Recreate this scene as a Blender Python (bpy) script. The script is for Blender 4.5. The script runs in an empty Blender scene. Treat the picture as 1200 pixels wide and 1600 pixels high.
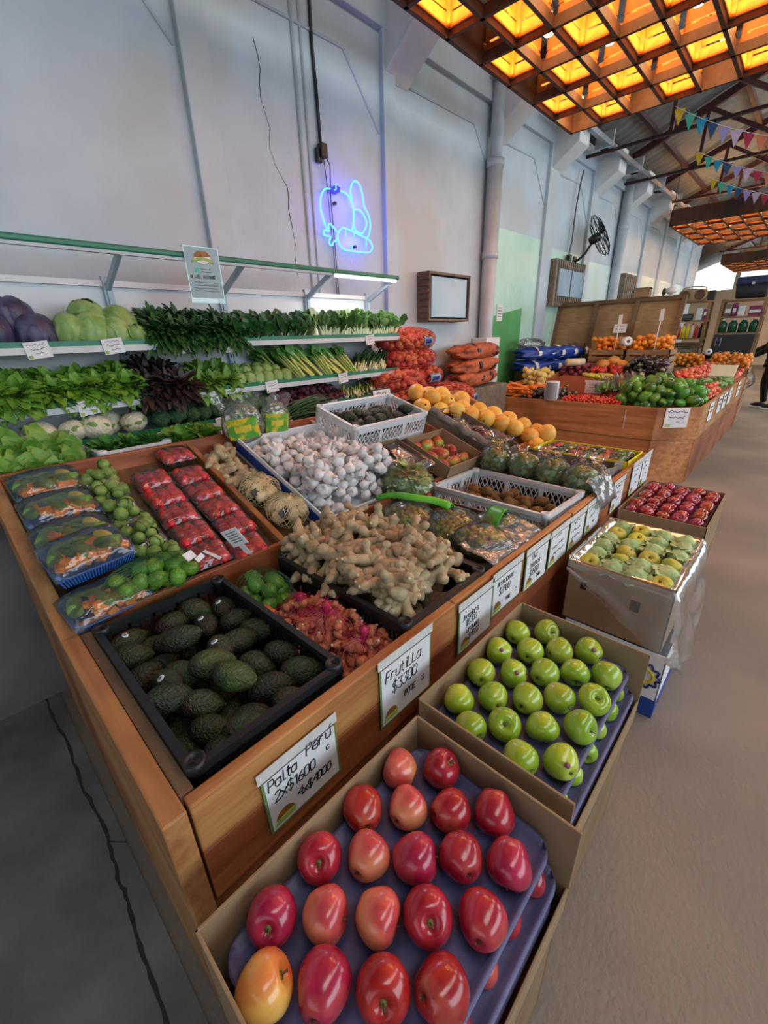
import bpy, math, random
from mathutils import Vector, Matrix, Euler, noise

S = bpy.context.scene
COL = S.collection
PI = math.pi

# ------------------------------------------------------------------ camera
cam = bpy.data.objects.new('camera', bpy.data.cameras.new('camera'))
COL.objects.link(cam)
cam.data.sensor_fit = 'HORIZONTAL'
cam.data.sensor_width = 36.0
cam.data.lens = 36.0 * 660.0 / 1200.0
cam.data.clip_start = 0.02
cam.data.clip_end = 120
R0 = (0.72705836, 0.68599255, -0.02829057)
R1 = (0.2445184, -0.29721964, -0.92296871)
R2 = (-0.64155817, 0.66413455, -0.38383383)
cam.matrix_world = Matrix(((R0[0], -R1[0], -R2[0], 0), (R0[1], -R1[1], -R2[1], 0),
                           (R0[2], -R1[2], -R2[2], 1.55), (0, 0, 0, 1)))
S.camera = cam

# ------------------------------------------------------------------ view, world, daylight
S.view_settings.view_transform = 'Standard'
S.view_settings.look = 'None'
S.view_settings.gamma = 1.0
S.view_settings.exposure = 0.22
S.view_settings.use_curve_mapping = False
W = bpy.data.worlds.new('world')
S.world = W
W.use_nodes = True
wb = W.node_tree.nodes['Background']
wb.inputs[0].default_value = (0.86, 0.93, 1.0, 1)
wb.inputs[1].default_value = 0.9


def area(name, loc, rot, sx, sy, power, col=(1, 1, 1)):
    l = bpy.data.lights.new(name, 'AREA')
    l.shape = 'RECTANGLE'
    l.size = sx
    l.size_y = sy
    l.energy = power
    l.color = col
    o = bpy.data.objects.new(name, l)
    COL.objects.link(o)
    o.location = loc
    o.rotation_euler = rot
    return o


# daylight entering through the openings of the wall on the aisle side, the roof skylight and the street door
area('daylight_side', (5.75, 3.0, 2.7), (0, math.radians(90), 0), 2.6, 9.0, 250, (0.76, 0.89, 1.0))
area('daylight_side', (5.75, 14.0, 2.7), (0, math.radians(90), 0), 2.6, 9.0, 300, (0.86, 0.95, 1.0))
area('daylight_street', (1.2, -4.85, 2.2), (math.radians(-90), 0, 0), 5.0, 3.0, 60, (0.92, 0.96, 1.0))
area('daylight_skylight', (2.0, 3.0, 5.6), (0, math.radians(12), 0), 1.4, 9.0, 170, (1.0, 0.98, 0.95))
area('daylight_skylight', (2.0, 14.0, 5.6), (0, math.radians(12), 0), 1.4, 9.0, 220, (1.0, 0.98, 0.95))


# ------------------------------------------------------------------ materials
def lin(c):
    if isinstance(c, str):
        c = tuple(int(c[i:i + 2], 16) / 255 for i in (0, 2, 4))
    return tuple((x / 12.92 if x <= 0.04045 else ((x + 0.055) / 1.055) ** 2.4) for x in c) + (1,)


MATS = {}


def mat(name, col, col2=None, rough=0.5, ns=8.0, st=(1, 1, 1), lo=0.35, hi=0.65, det=4.0, bump=0.0, bs=None, var=0.0,
        hue=0.0, spec=0.5, metal=0.0, emit=None, es=0.0, sss=0.0, coat=0.0, coord='Object', wave=None, col3=None, n3=3.0,
        lo3=.5, hi3=.62, vor=False):
    m = bpy.data.materials.new(name)
    m.use_nodes = True
    N, Lk = m.node_tree.nodes, m.node_tree.links
    P = N['Principled BSDF']
    P.inputs['Roughness'].default_value = rough
    P.inputs['Specular IOR Level'].default_value = spec
    P.inputs['Metallic'].default_value = metal
    if sss:
        P.inputs['Subsurface Weight'].default_value = sss
        P.inputs['Subsurface Radius'].default_value = (0.02, 0.012, 0.006)
        P.inputs['Subsurface Scale'].default_value = 0.3
    if coat:
        P.inputs['Coat Weight'].default_value = coat
        P.inputs['Coat Roughness'].default_value = 0.12
    if emit is not None:
        P.inputs['Emission Color'].default_value = lin(emit)
        P.inputs['Emission Strength'].default_value = es
    tc = N.new('ShaderNodeTexCoord')
    mp = N.new('ShaderNodeMapping')
    mp.inputs['Scale'].default_value = st
    Lk.new(tc.outputs[coord], mp.inputs[0])
    src = None
    if col2 is not None:
        if vor:
            t = N.new('ShaderNodeTexVoronoi')
            t.inputs['Scale'].default_value = ns
            Lk.new(mp.outputs[0], t.inputs['Vector'])
            fac = t.outputs['Distance']
        elif wave is not None:
            t = N.new('ShaderNodeTexWave')
            t.wave_type, t.bands_direction = 'BANDS', wave
            t.inputs['Scale'].default_value = ns
            t.inputs['Distortion'].default_value = 3.0
            t.inputs['Detail'].default_value = det
            Lk.new(mp.outputs[0], t.inputs['Vector'])
            fac = t.outputs['Fac']
        else:
            t = N.new('ShaderNodeTexNoise')
            t.inputs['Scale'].default_value = ns
            t.inputs['Detail'].default_value = det
            Lk.new(mp.outputs[0], t.inputs['Vector'])
            fac = t.outputs['Fac']
        r = N.new('ShaderNodeValToRGB')
        r.color_ramp.elements[0].position = lo
        r.color_ramp.elements[1].position = hi
        r.color_ramp.elements[0].color = lin(col)
        r.color_ramp.elements[1].color = lin(col2)
        Lk.new(fac, r.inputs[0])
        src = r.outputs[0]
        if col3 is not None:
            t3 = N.new('ShaderNodeTexNoise')
            t3.inputs['Scale'].default_value = n3
            t3.inputs['Detail'].default_value = 3
            Lk.new(tc.outputs[coord], t3.inputs['Vector'])
            r3 = N.new('ShaderNodeValToRGB')
            r3.color_ramp.elements[0].position = lo3
            r3.color_ramp.elements[1].position = hi3
            Lk.new(t3.outputs['Fac'], r3.inputs[0])
            mx = N.new('ShaderNodeMixRGB')
            mx.inputs[2].default_value = lin(col3)
            Lk.new(r3.outputs[0], mx.inputs[0])
            Lk.new(src, mx.inputs[1])
            src = mx.outputs[0]
    else:
        rgb = N.new('ShaderNodeRGB')
        rgb.outputs[0].default_value = lin(col)
        src = rgb.outputs[0]
    if var or hue:
        oi = N.new('ShaderNodeObjectInfo')
        hs = N.new('ShaderNodeHueSaturation')
        mr = N.new('ShaderNodeMapRange')
        mr.inputs['To Min'].default_value = 1 - var
        mr.inputs['To Max'].default_value = 1 + var
        Lk.new(oi.outputs['Random'], mr.inputs['Value'])
        Lk.new(mr.outputs[0], hs.inputs['Value'])
        if hue:
            w = N.new('ShaderNodeTexWhiteNoise')
            w.noise_dimensions = '1D'
            Lk.new(oi.outputs['Random'], w.inputs['W'])
            m2 = N.new('ShaderNodeMapRange')
            m2.inputs['To Min'].default_value = .5 - hue
            m2.inputs['To Max'].default_value = .5 + hue
            Lk.new(w.outputs['Value'], m2.inputs['Value'])
            Lk.new(m2.outputs[0], hs.inputs['Hue'])
        Lk.new(src, hs.inputs['Color'])
        src = hs.outputs[0]
    Lk.new(src, P.inputs['Base Color'])
    if bump:
        bt = N.new('ShaderNodeTexNoise')
        bt.inputs['Scale'].default_value = bs or ns
        bt.inputs['Detail'].default_value = 3
        Lk.new(mp.outputs[0] if coord != 'World' else tc.outputs['Object'], bt.inputs['Vector'])
        b = N.new('ShaderNodeBump')
        b.inputs['Strength'].default_value = bump
        b.inputs['Distance'].default_value = 0.01
        Lk.new(bt.outputs['Fac'], b.inputs['Height'])
        Lk.new(b.outputs[0], P.inputs['Normal'])
    MATS[name] = m
    return m


def film(name, tint='ffffff', gloss=0.1, bump=0.5, bs=30.0, haze=0.06, hcol='eef2f2', base=0.04):
    """thin clear plastic: see-through with crumpled highlights and a little milky haze"""
    m = bpy.data.materials.new(name)
    m.use_nodes = True
    N, Lk = m.node_tree.nodes, m.node_tree.links
    for n in list(N):
        if n.type == 'BSDF_PRINCIPLED':
            N.remove(n)
    out = [n for n in N if n.type == 'OUTPUT_MATERIAL'][0]
    tr = N.new('ShaderNodeBsdfTransparent')
    tr.inputs[0].default_value = lin(tint)
    gl = N.new('ShaderNodeBsdfGlossy')
    gl.inputs['Roughness'].default_value = gloss
    df = N.new('ShaderNodeBsdfDiffuse')
    df.inputs[0].default_value = lin(hcol)
    tc = N.new('ShaderNodeTexCoord')
    nz = N.new('ShaderNodeTexNoise')
    nz.inputs['Scale'].default_value = bs
    nz.inputs['Detail'].default_value = 2
    Lk.new(tc.outputs['Object'], nz.inputs['Vector'])
    b = N.new('ShaderNodeBump')
    b.inputs['Strength'].default_value = bump
    b.inputs['Distance'].default_value = 0.02
    Lk.new(nz.outputs['Fac'], b.inputs['Height'])
    Lk.new(b.outputs[0], gl.inputs['Normal'])
    fr = N.new('ShaderNodeFresnel')
    fr.inputs['IOR'].default_value = 1.45
    Lk.new(b.outputs[0], fr.inputs['Normal'])
    ad = N.new('ShaderNodeMath')
    ad.operation = 'ADD'
    ad.use_clamp = True
    ad.inputs[1].default_value = base
    Lk.new(fr.outputs[0], ad.inputs[0])
    m1 = N.new('ShaderNodeMixShader')
    m1.inputs[0].default_value = haze
    Lk.new(tr.outputs[0], m1.inputs[1])
    Lk.new(df.outputs[0], m1.inputs[2])
    m2 = N.new('ShaderNodeMixShader')
    Lk.new(ad.outputs[0], m2.inputs[0])
    Lk.new(m1.outputs[0], m2.inputs[1])
    Lk.new(gl.outputs[0], m2.inputs[2])
    Lk.new(m2.outputs[0], out.inputs['Surface'])
    MATS[name] = m
    return m


def glow(name, col, s):
    m = bpy.data.materials.new(name)
    m.use_nodes = True
    P = m.node_tree.nodes['Principled BSDF']
    P.inputs['Base Color'].default_value = lin(col)
    P.inputs['Emission Color'].default_value = lin(col)
    P.inputs['Emission Strength'].default_value = s
    MATS[name] = m
    return m


# ------------------------------------------------------------------ mesh building
class MB:
    """collects faces and links them as ONE mesh object"""

    def __init__(self):
        self.v, self.f, self.m, self.s = [], [], [], []

    def add(self, vs, fs, mi=0, smooth=False, M=None):
        o = len(self.v)
        if M is not None:
            vs = [M @ Vector(p) for p in vs]
        self.v.extend(tuple(p) for p in vs)
        for f in fs:
            self.f.append(tuple(i + o for i in f))
            self.m.append(mi)
            self.s.append(smooth)
        return self

    def box(self, a, b, mi=0, M=None):
        x0, y0, z0 = a
        x1, y1, z1 = b
        vs = [(x0, y0, z0), (x1, y0, z0), (x1, y1, z0), (x0, y1, z0), (x0, y0, z1), (x1, y0, z1), (x1, y1, z1), (x0, y1, z1)]
        return self.add(vs, [(0, 3, 2, 1), (4, 5, 6, 7), (0, 1, 5, 4), (1, 2, 6, 5), (2, 3, 7, 6), (3, 0, 4, 7)], mi, False, M)

    def cbox(self, c, s, rot=(0, 0, 0), mi=0):
        M = Matrix.Translation(c) @ Euler(rot).to_matrix().to_4x4()
        h = [x / 2 for x in s]
        return self.box((-h[0], -h[1], -h[2]), (h[0], h[1], h[2]), mi, M)

    def bar(self, a, b, w, t, up=(0, 0, 1), mi=0):
        a, b = Vector(a), Vector(b)
        d = b - a
        L = d.length
        d.normalize()
        u = Vector(up)
        s = d.cross(u)
        if s.length < 1e-5:
            s = d.cross(Vector((1, 0, 0)))
        s.normalize()
        u = s.cross(d)
        M = Matrix((s, d, u)).transposed().to_4x4()
        M.translation = a
        return self.box((-w / 2, 0, -t / 2), (w / 2, L, t / 2), mi, M)

    def poly(self, pts, d, mi=0, M=None):
        """prism: closed outline pts extruded by vector d"""
        n = len(pts)
        d = Vector(d)
        vs = [Vector(p) for p in pts] + [Vector(p) + d for p in pts]
        fs = [tuple(range(n))[::-1], tuple(range(n, 2 * n))] + [(i, (i + 1) % n, n + (i + 1) % n, n + i) for i in range(n)]
        return self.add(vs, fs, mi, False, M)

    def tube(self, pts, r, n=8, mi=0, caps=True, closed=False, smooth=True, M=None):
        P = [Vector(p) for p in pts]
        k = len(P)
        rs = r if isinstance(r, (list, tuple)) else [r] * k
        vs, fs = [], []
        side = None
        for i in range(k):
            if closed:
                d = P[(i + 1) % k] - P[i - 1]
            else:
                d = P[min(i + 1, k - 1)] - P[max(i - 1, 0)]
            if d.length < 1e-9:
                d = Vector((0, 0, 1))
            d.normalize()
            if side is None:
                side = d.orthogonal().normalized()
            else:
                side = side - d * side.dot(d)
                if side.length < 1e-6:
                    side = d.orthogonal()
                side.normalize()
            up = d.cross(side)
            for j in range(n):
                a = 2 * PI * j / n
                vs.append(P[i] + (side * math.cos(a) + up * math.sin(a)) * rs[i])
        for i in range(k if closed else k - 1):
            o, q = i * n, ((i + 1) % k) * n
            for j in range(n):
                fs.append((o + j, o + (j + 1) % n, q + (j + 1) % n, q + j))
        if caps and not closed:
            fs.append(tuple(range(n))[::-1])
            fs.append(tuple(range((k - 1) * n, k * n)))
        return self.add(vs, fs, mi, smooth, M)

    def lathe(self, prof, n=16, mi=0, M=None, smooth=True, fn=None):
        vs, fs = [], []
        for (r, z) in prof:
            for j in range(n):
                a = 2 * PI * j / n
                p = Vector((r * math.cos(a), r * math.sin(a), z))
                vs.append(fn(p, a) if fn else p)
        k = len(prof)
        for i in range(k - 1):
            for j in range(n):
                fs.append((i * n + j, i * n + (j + 1) % n, (i + 1) * n + (j + 1) % n, (i + 1) * n + j))
        if prof[0][0] > 1e-6:
            fs.append(tuple(range(n))[::-1])
        if prof[-1][0] > 1e-6:
            fs.append(tuple(range((k - 1) * n, k * n)))
        return self.add(vs, fs, mi, smooth, M)

    def ell(self, c=(0, 0, 0), r=(1, 1, 1), nu=14, nv=9, mi=0, M=None, fn=None, rot=None):
        if not isinstance(r, (tuple, list)):
            r = (r, r, r)
        T = Matrix.Translation(c)
        if rot is not None:
            T = T @ Euler(rot).to_matrix().to_4x4()
        vs = [Vector((0, 0, 1))]
        for i in range(1, nv):
            t = PI * i / nv
            for j in range(nu):
                a = 2 * PI * j / nu
                vs.append(Vector((math.sin(t) * math.cos(a), math.sin(t) * math.sin(a), math.cos(t))))
        vs.append(Vector((0, 0, -1)))
        if fn:
            vs = [fn(p) for p in vs]
        vs = [T @ Vector((p.x * r[0], p.y * r[1], p.z * r[2])) for p in vs]
        fs = [(0, 1 + j, 1 + (j + 1) % nu) for j in range(nu)]
        for i in range(nv - 2):
            for j in range(nu):
                a, b = 1 + i * nu, 1 + (i + 1) * nu
                fs.append((a + j, b + j, b + (j + 1) % nu, a + (j + 1) % nu))
        e = len(vs) - 1
        a = 1 + (nv - 2) * nu
        fs += [(a + j, e, a + (j + 1) % nu) for j in range(nu)]
        return self.add(vs, fs, mi, True, M)

    def loft(self, loops, mi=0, cap0=True, cap1=True, smooth=True, M=None):
        n = len(loops[0])
        vs = [p for L in loops for p in L]
        fs = []
        for i in range(len(loops) - 1):
            for j in range(n):
                fs.append((i * n + j, i * n + (j + 1) % n, (i + 1) * n + (j + 1) % n, (i + 1) * n + j))
        if cap0:
            fs.append(tuple(range(n))[::-1])
        if cap1:
            fs.append(tuple(range((len(loops) - 1) * n, len(loops) * n)))
        return self.add(vs, fs, mi, smooth, M)

    def grid(self, fn, nu, nv, mi=0, smooth=True, M=None):
        vs = [fn(i / nu, j / nv) for i in range(nu + 1) for j in range(nv + 1)]
        fs = []
        for i in range(nu):
            for j in range(nv):
                a = i * (nv + 1) + j
                fs.append((a, a + nv + 1, a + nv + 2, a + 1))
        return self.add(vs, fs, mi, smooth, M)

    def leaf(self, base, d, nrm, L, Wd, curl=.3, cup=.25, ruf=0.0, rnd=random, mi=0, seg=5, stalk=0.0, mis=None, tip=.8):
        base, d, nrm = Vector(base), Vector(d).normalized(), Vector(nrm)
        s = d.cross(nrm)
        if s.length < 1e-4:
            s = d.orthogonal()
        s.normalize()
        nrm = s.cross(d)
        vs, fs = [], []
        if stalk:
            b2 = base + d * stalk - nrm * (curl * stalk * .25)
            self.tube([base, base + d * stalk * .5, b2], [Wd * .11, Wd * .09, Wd * .06], 5, mi if mis is None else mis, caps=False)
            base = b2
        for i in range(seg + 1):
            t = i / seg
            w = Wd * .5 * min(1, (t + .06) / .62) ** .75 * math.sqrt(max(.05, 1 - (max(0, t - .62) / .38) ** 2 * .93)) * (1 if tip > .75 else 1 - .45 * t)
            c = base + d * (L * t) - nrm * (curl * L * t * t)
            for k in (-1, -.5, 0, .5, 1):
                z = cup * w * k * k + (rnd.uniform(-ruf, ruf) * Wd * abs(k))
                vs.append(c + s * (w * k) + nrm * z + d * (rnd.uniform(-ruf, ruf) * Wd * .4 * abs(k)))
        for i in range(seg):
            for k in range(4):
                a = i * 5 + k
                fs.append((a, a + 1, a + 6, a + 5))
        return self.add(vs, fs, mi, True)

    def build(self, name, mats, parent=None, bev=0.0, sub=0, solid=0.0, loc=None, rot=None):
        me = bpy.data.meshes.new(name)
        me.from_pydata(self.v, [], self.f)
        if not isinstance(mats, (list, tuple)):
            mats = [mats]
        for m in mats:
            me.materials.append(MATS[m] if isinstance(m, str) else m)
        me.polygons.foreach_set('material_index', self.m)
        me.polygons.foreach_set('use_smooth', self.s)
        me.update()
        o = bpy.data.objects.new(name, me)
        COL.objects.link(o)
        if parent is not None:
            o.parent = parent
        if loc is not None:
            o.location = loc
        if rot is not None:
            o.rotation_euler = rot
        if solid:
            q = o.modifiers.new('solid', 'SOLIDIFY')
            q.thickness = solid
        if bev:
            q = o.modifiers.new('bevel', 'BEVEL')
            q.width = bev
            q.segments = 2
            q.limit_method = 'ANGLE'
        if sub:
            q = o.modifiers.new('sub', 'SUBSURF')
            q.levels = q.render_levels = sub
        return o


def tag(o, label, cat, group=None, kind=None):
    o['label'] = label
    o['category'] = cat
    if group:
        o['group'] = group
    if kind:
        o['kind'] = kind
    return o


def structure(o):
    o['kind'] = 'structure'
    return o


def thing(name, label, cat, loc=(0, 0, 0), rot=(0, 0, 0), group=None):
    o = bpy.data.objects.new(name, None)
    o.empty_display_size = 0.05
    COL.objects.link(o)
    o.location = loc
    o.rotation_euler = rot
    return tag(o, label, cat, group)


KIDS = {}


def kids(o):
    return [c for c in o.children]


def copy_tree(o, parent=None):
    c = o.copy()
    COL.objects.link(c)
    if parent is not None:
        c.parent = parent
    for ch in kids(o):
        copy_tree(ch, c)
    return c


class Kind:
    """a few finished variants of one kind; the first uses place the variants themselves, later uses copy them"""

    def __init__(self, variants):
        self.vs = variants
        self.used = [False] * len(variants)
        self.i = 0

    def put(self, loc, rot, label, cat, group=None, scale=1.0, k=None, parent=None):
        k = self.i % len(self.vs) if k is None else k % len(self.vs)
        self.i += 1
        o = self.vs[k]
        if self.used[k]:
            o = copy_tree(o)
            for key in ('group', 'label', 'category'):
                if key in o:
                    del o[key]
        self.used[k] = True
        o.location = loc
        o.rotation_euler = rot
        o.scale = (scale,) * 3 if not isinstance(scale, tuple) else scale
        if parent is not None:
            o.parent = parent
        if label:
            tag(o, label, cat, group)
        return o

    def drop_unused(self):
        for k, u in enumerate(self.used):
            if not u:
                for c in list(self.vs[k].children):
                    bpy.data.objects.remove(c)
                bpy.data.objects.remove(self.vs[k])


def rrect(w, d, r, z, n=5, cx=0, cy=0):
    out = []
    for (sx, sy, a0) in ((1, 1, 0), (-1, 1, 90), (-1, -1, 180), (1, -1, 270)):
        for i in range(n):
            a = math.radians(a0 + 90 * i / (n - 1))
            out.append(Vector((cx + sx * (w / 2 - r) + r * math.cos(a), cy + sy * (d / 2 - r) + r * math.sin(a), z)))
    return out


def pile(n, x0, x1, y0, y1, r, floor, rnd, tries=14, k=.9, sq=.95, top=9.0):
    P = []
    for _ in range(n):
        best = None
        for _t in range(tries):
            x, y = rnd.uniform(x0, x1), rnd.uniform(y0, y1)
            z = floor(x, y) + r * sq
            for (a, b, c) in P:
                dd = (a - x) ** 2 + (b - y) ** 2
                q = (2 * r * k) ** 2
                if dd < q:
                    z = max(z, c + math.sqrt(q - dd))
            if best is None or z < best[2]:
                best = (x, y, z)
        if best[2] < top:
            P.append(best)
    return P


ORD = ['first', 'second', 'third', 'fourth', 'fifth', 'sixth', 'seventh', 'eighth', 'ninth', 'tenth', 'eleventh', 'twelfth', 'thirteenth', 'fourteenth', 'fifteenth', 'sixteenth', 'seventeenth', 'eighteenth', 'nineteenth', 'twentieth']


def rrot(rnd):
    return (rnd.uniform(0, 6.28), rnd.uniform(0, 6.28), rnd.uniform(0, 6.28))


# single-stroke handwriting, digits are x (0-4) and y (0-9, baseline 2)
FONT = {'a': '46 16 05 03 12 32 43|46 42', 'b': '08 02|05 16 36 45 43 32 12 03', 'c': '45 36 16 05 03 12 32 43',
        'd': '48 42|45 36 16 05 03 12 32 43', 'e': '04 44 45 36 16 05 03 12 32 43', 'f': '38 28 17 12|06 26',
        'g': '46 41 30 10|45 36 16 05 03 12 32 43', 'i': '26 22|27 28', 'j': '26 21 10|27 28', 'k': '08 02|46 04 42',
        'l': '18 12 32', 'm': '06 02|05 16 25 22|25 36 45 42', 'n': '06 02|05 16 36 45 42', 'o': '16 05 03 12 32 43 45 36 16',
        'p': '06 00|05 16 36 45 43 32 12 03', 'r': '06 02|04 16 36', 's': '45 36 16 05 14 34 43 32 12 03',
        't': '18 13 22 32|06 36', 'u': '06 03 12 32 43|46 42', 'v': '06 22 46', 'w': '06 12 25 32 46', 'y': '06 23|46 10', 'x': '06 42|46 02', 'z': '06 46 02 42',
        '\u00fa': '06 03 12 32 43|46 42|27 49', '0': '18 07 03 12 32 43 47 38 18', '1': '07 28 22', '2': '07 18 38 47 46 02 42',
        '3': '08 48 25 35 44 43 32 12 03', '4': '42 49 05 45', '5': '48 08 05 35 44 43 32 02',
        '6': '38 16 04 03 12 32 43 44 35 05', '7': '08 48 12', '8': '25 07 18 38 47 25 04 03 12 32 43 44 25',
        '9': '45 15 06 07 18 38 47 42', '$': '47 38 18 07 06 15 35 44 43 32 12 03|29 21', 'P': '02 08 38 47 46 35 05',
        'F': '02 08 48|05 35', 'O': '18 07 03 12 32 43 47 38 18', 'T': '08 48|28 22', 'E': '48 08 02 42|05 35', 'L': '08 02 42',
        'R': '02 08 38 47 46 35 05|25 42', 'I': '28 22', 'A': '02 28 42|14 34', 'N': '02 08 42 48', 'M': '02 08 25 48 42',
        'S': '47 38 18 07 06 15 35 44 43 32 12 03', 'J': '48 43 32 12 03', 'U': '08 03 12 32 43 48', 'K': '08 02|48 05 42',
        'D': '02 08 28 46 44 22 02', ')': '07 06|37 36|04 12 32 44', ':': '25 26|22 23', '-': '05 35', 'G': '47 38 18 07 03 12 32 43 45 25', ' ': ''}


def write(mb, text, x, y, h, r, slant=0.0, space=1.45, wob=None, mi=0, z=0.0, up=0.0):
    """text on local XY, h = cap height, r = pen radius; returns the end x"""
    u = h / 6.0
    for ch in text:
        for st in FONT.get(ch, '').split('|'):
            pts = [(int(q[0]), int(q[1]) - 2) for q in st.split()]
            if len(pts) < 2:
                continue
            P3 = []
            for (a, b) in pts:
                jx = wob.uniform(-.18, .18) if wob else 0
                jy = wob.uniform(-.18, .18) if wob else 0
                P3.append((x + (a + jx) * u * .72 + b * u * slant, y + (b + jy) * u + up * x, z))
            mb.tube(P3, r, 4, mi, smooth=False)
        x += u * 4 * .72 * space * (0.7 if ch in 'itlj1: ' else 1)
    return x


def scribble(mb, x, y, w, h, r, rnd, z=0.0):
    n = max(4, int(w / h * 2.2))
    mb.tube([(x + w * i / n, y + h * (.5 + rnd.uniform(-.5, .5)), z) for i in range(n + 1)], r, 4, 0, smooth=False)

# ------------------------------------------------------------------ material library
mat('wall_paint', 'afbdc8', 'bccad4', rough=.42, ns=2.2, bump=.25, bs=45, col3='b4bbbf', n3=.9)
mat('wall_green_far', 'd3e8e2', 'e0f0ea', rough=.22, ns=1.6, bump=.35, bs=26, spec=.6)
mat('wall_green', 'aed8c8', 'c2e6d8', rough=.22, ns=1.6, bump=.35, bs=26, spec=.6)
mat('wall_green_dark', '4f9a5e', '5aa86a', rough=.3, ns=3, bump=.2, bs=30)
mat('white_paint', 'd5d8da', 'e2e4e5', rough=.45, ns=4, bump=.1, bs=30)
mat('grey_pipe', 'aab2ba', 'b8c0c7', rough=.4, ns=5)
mat('crack_paint', '6b7074', rough=.8)
mat('concrete', '6e655c', '8b7d6e', rough=.62, ns=1.3, det=12, bump=.3, bs=60, lo=.3, hi=.7, col3='635e58', n3=.6, lo3=.45, hi3=.75)
mat('slate', '505051', '7d7b79', rough=.75, ns=2.6, det=9, bump=.9, bs=9, lo=.3, hi=.72)
mat('dark_gap', '2f2d2b', rough=.95)
mat('roof_metal', '55585a', '686b6a', rough=.55, ns=3, spec=.4)
mat('truss_red', '3f1f20', '4b2728', rough=.5, ns=6)
mat('galvanised', 'b9c4cc', 'd5dde2', rough=.28, metal=.7, ns=4)
mat('wood_dark_rough', '2c2723', '4a4038', rough=.9, ns=7, bump=.6, bs=14)
mat('end_wall', 'cdbfa6', 'd6c9b2', rough=.7, ns=2)


def wood(name, c1, c2, c3, st, rough=.5, ns=3.5, bump=.15):
    return mat(name, c1, c2, rough=rough, ns=ns, st=st, det=6, lo=.32, hi=.68, bump=bump, bs=ns * 2, col3=c3, n3=1.7, lo3=.48, hi3=.66)


wood('wood_y', 'a0683a', 'c08a52', '8a4a26', (9, .7, 9))      # grain along the aisle
wood('wood_x', '9a6539', 'bd8a55', '83492a', (.7, 9, 9))      # grain across
wood('wood_red', '8a4a26', 'a8623a', '74391c', (9, .7, 9))
wood('wood_dark', '5d4630', '7c6146', '4a3624', (1.2, 9, 9), rough=.6)
wood('wood_pale', '8d734e', 'a58a62', '7d6442', (2, 2, 12), rough=.6)
wood('wood_grey', '6d6254', '8c8070', '5a5045', (6, 6, 6), rough=.8)
wood('wood_crate', '8a6a4a', 'a58560', '6d4f36', (4, 4, 14), rough=.75)
wood('wood_lamp', 'b06a28', 'c98238', '8f4f1c', (4, 4, 4), rough=.6)
wood('wood_lamp_dark', '4a2a16', '5e371e', '3a2010', (4, 4, 4), rough=.7)
mat('cardboard', '8f765a', '9d8467', rough=.85, ns=5, bump=.12, bs=50, spec=.2)
mat('cardboard_dark', '80674d', '8c7358', rough=.85, ns=5, bump=.12, bs=50, spec=.2)
mat('cardboard_orange', 'a95f3c', 'b56a45', rough=.8, ns=5)
mat('carton_white', 'dfe3e8', 'e9ecef', rough=.5, ns=4)
mat('carton_blue', '1b3f92', '22489c', rough=.4, ns=4)
mat('print_navy', '202a66', rough=.5)
mat('print_yellow', 'e0c63a', rough=.5)
mat('print_red', 'c2303a', rough=.5)
mat('yellow_card', 'e6d71f', 'eee02c', rough=.45, ns=5)
mat('black_plastic', '15171a', '1d2023', rough=.42, ns=12)
mat('white_plastic', 'd2d6d9', 'dfe2e4', rough=.38, ns=8, spec=.5)
mat('tray_purple', '50527c', '5e608a', rough=.5, ns=9)
mat('blue_tray', '356ac0', '4478cc', rough=.3, ns=6, spec=.6)
mat('paper', 'd8dade', 'e2e3e6', rough=.6, ns=12)
mat('tape', 'c9cbc8', 'd6d6d2', rough=.5, ns=20)
mat('ink', '141414', rough=.6)
mat('ink_grey', '5b5f63', rough=.7)
mat('sign_green', '6f8a52', rough=.6)
mat('logo_brown', '7a4a1c', 'a8722e', rough=.6, ns=30)
mat('logo_green', '8fae4a', 'a9c465', rough=.6, ns=30)
mat('green_rail', '0f6a4a', '147552', rough=.35, ns=8)
mat('shelf_white', 'c9d0d6', 'd3d9de', rough=.4, ns=5)
mat('upright_blue', '9fb4c4', 'b0c3d1', rough=.35, ns=6)
mat('stem_brown', '4a3a22', '6a5432', rough=.8, ns=30)
mat('sticker', 'e8ecee', rough=.35)
mat('sticker_blue', '4a86a8', rough=.35)
mat('sticker_pink', '8a4a66', rough=.35)

mat('apple_red', '8a0e24', 'bb3340', rough=.2, ns=9, st=(3, 3, .35), det=8, lo=.32, hi=.72, var=.12, hue=.012, spec=.55, coat=.25, col3='d98a5e', n3=7, lo3=.60, hi3=.85, sss=.05, bump=.03, bs=8)
mat('apple_red_pale', 'a82434', 'd4685a', rough=.22, ns=9, st=(3, 3, .35), det=8, lo=.3, hi=.68, var=.1, hue=.012, spec=.55, coat=.25, col3='e0b070', n3=6, lo3=.5, hi3=.8, sss=.05, bump=.03, bs=8)
mat('apple_golden', 'd2542f', 'e8b65a', rough=.22, ns=4, st=(3, 3, .6), det=5, lo=.35, hi=.6, spec=.55, coat=.25, sss=.05)
mat('apple_green', '86a524', 'a4bf34', rough=.2, ns=8, det=5, lo=.35, hi=.7, var=.1, hue=.012, spec=.55, coat=.3, col3='b3c352', n3=9, lo3=.5, hi3=.8, sss=.05)
mat('apple_dark', '7c1420', 'a3242a', rough=.16, ns=6, st=(3, 3, .5), det=5, lo=.3, hi=.72, var=.18, hue=.02, spec=.6, coat=.4, col3='d9994a', n3=10, lo3=.62, hi3=.8)
mat('dimple', '5d5a28', '8a8a3a', rough=.7, ns=30)
mat('pear_yellow', 'b3b03a', 'c9bb4a', rough=.4, ns=8, var=.1, hue=.02, col3='9aa83a', n3=10)
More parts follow.
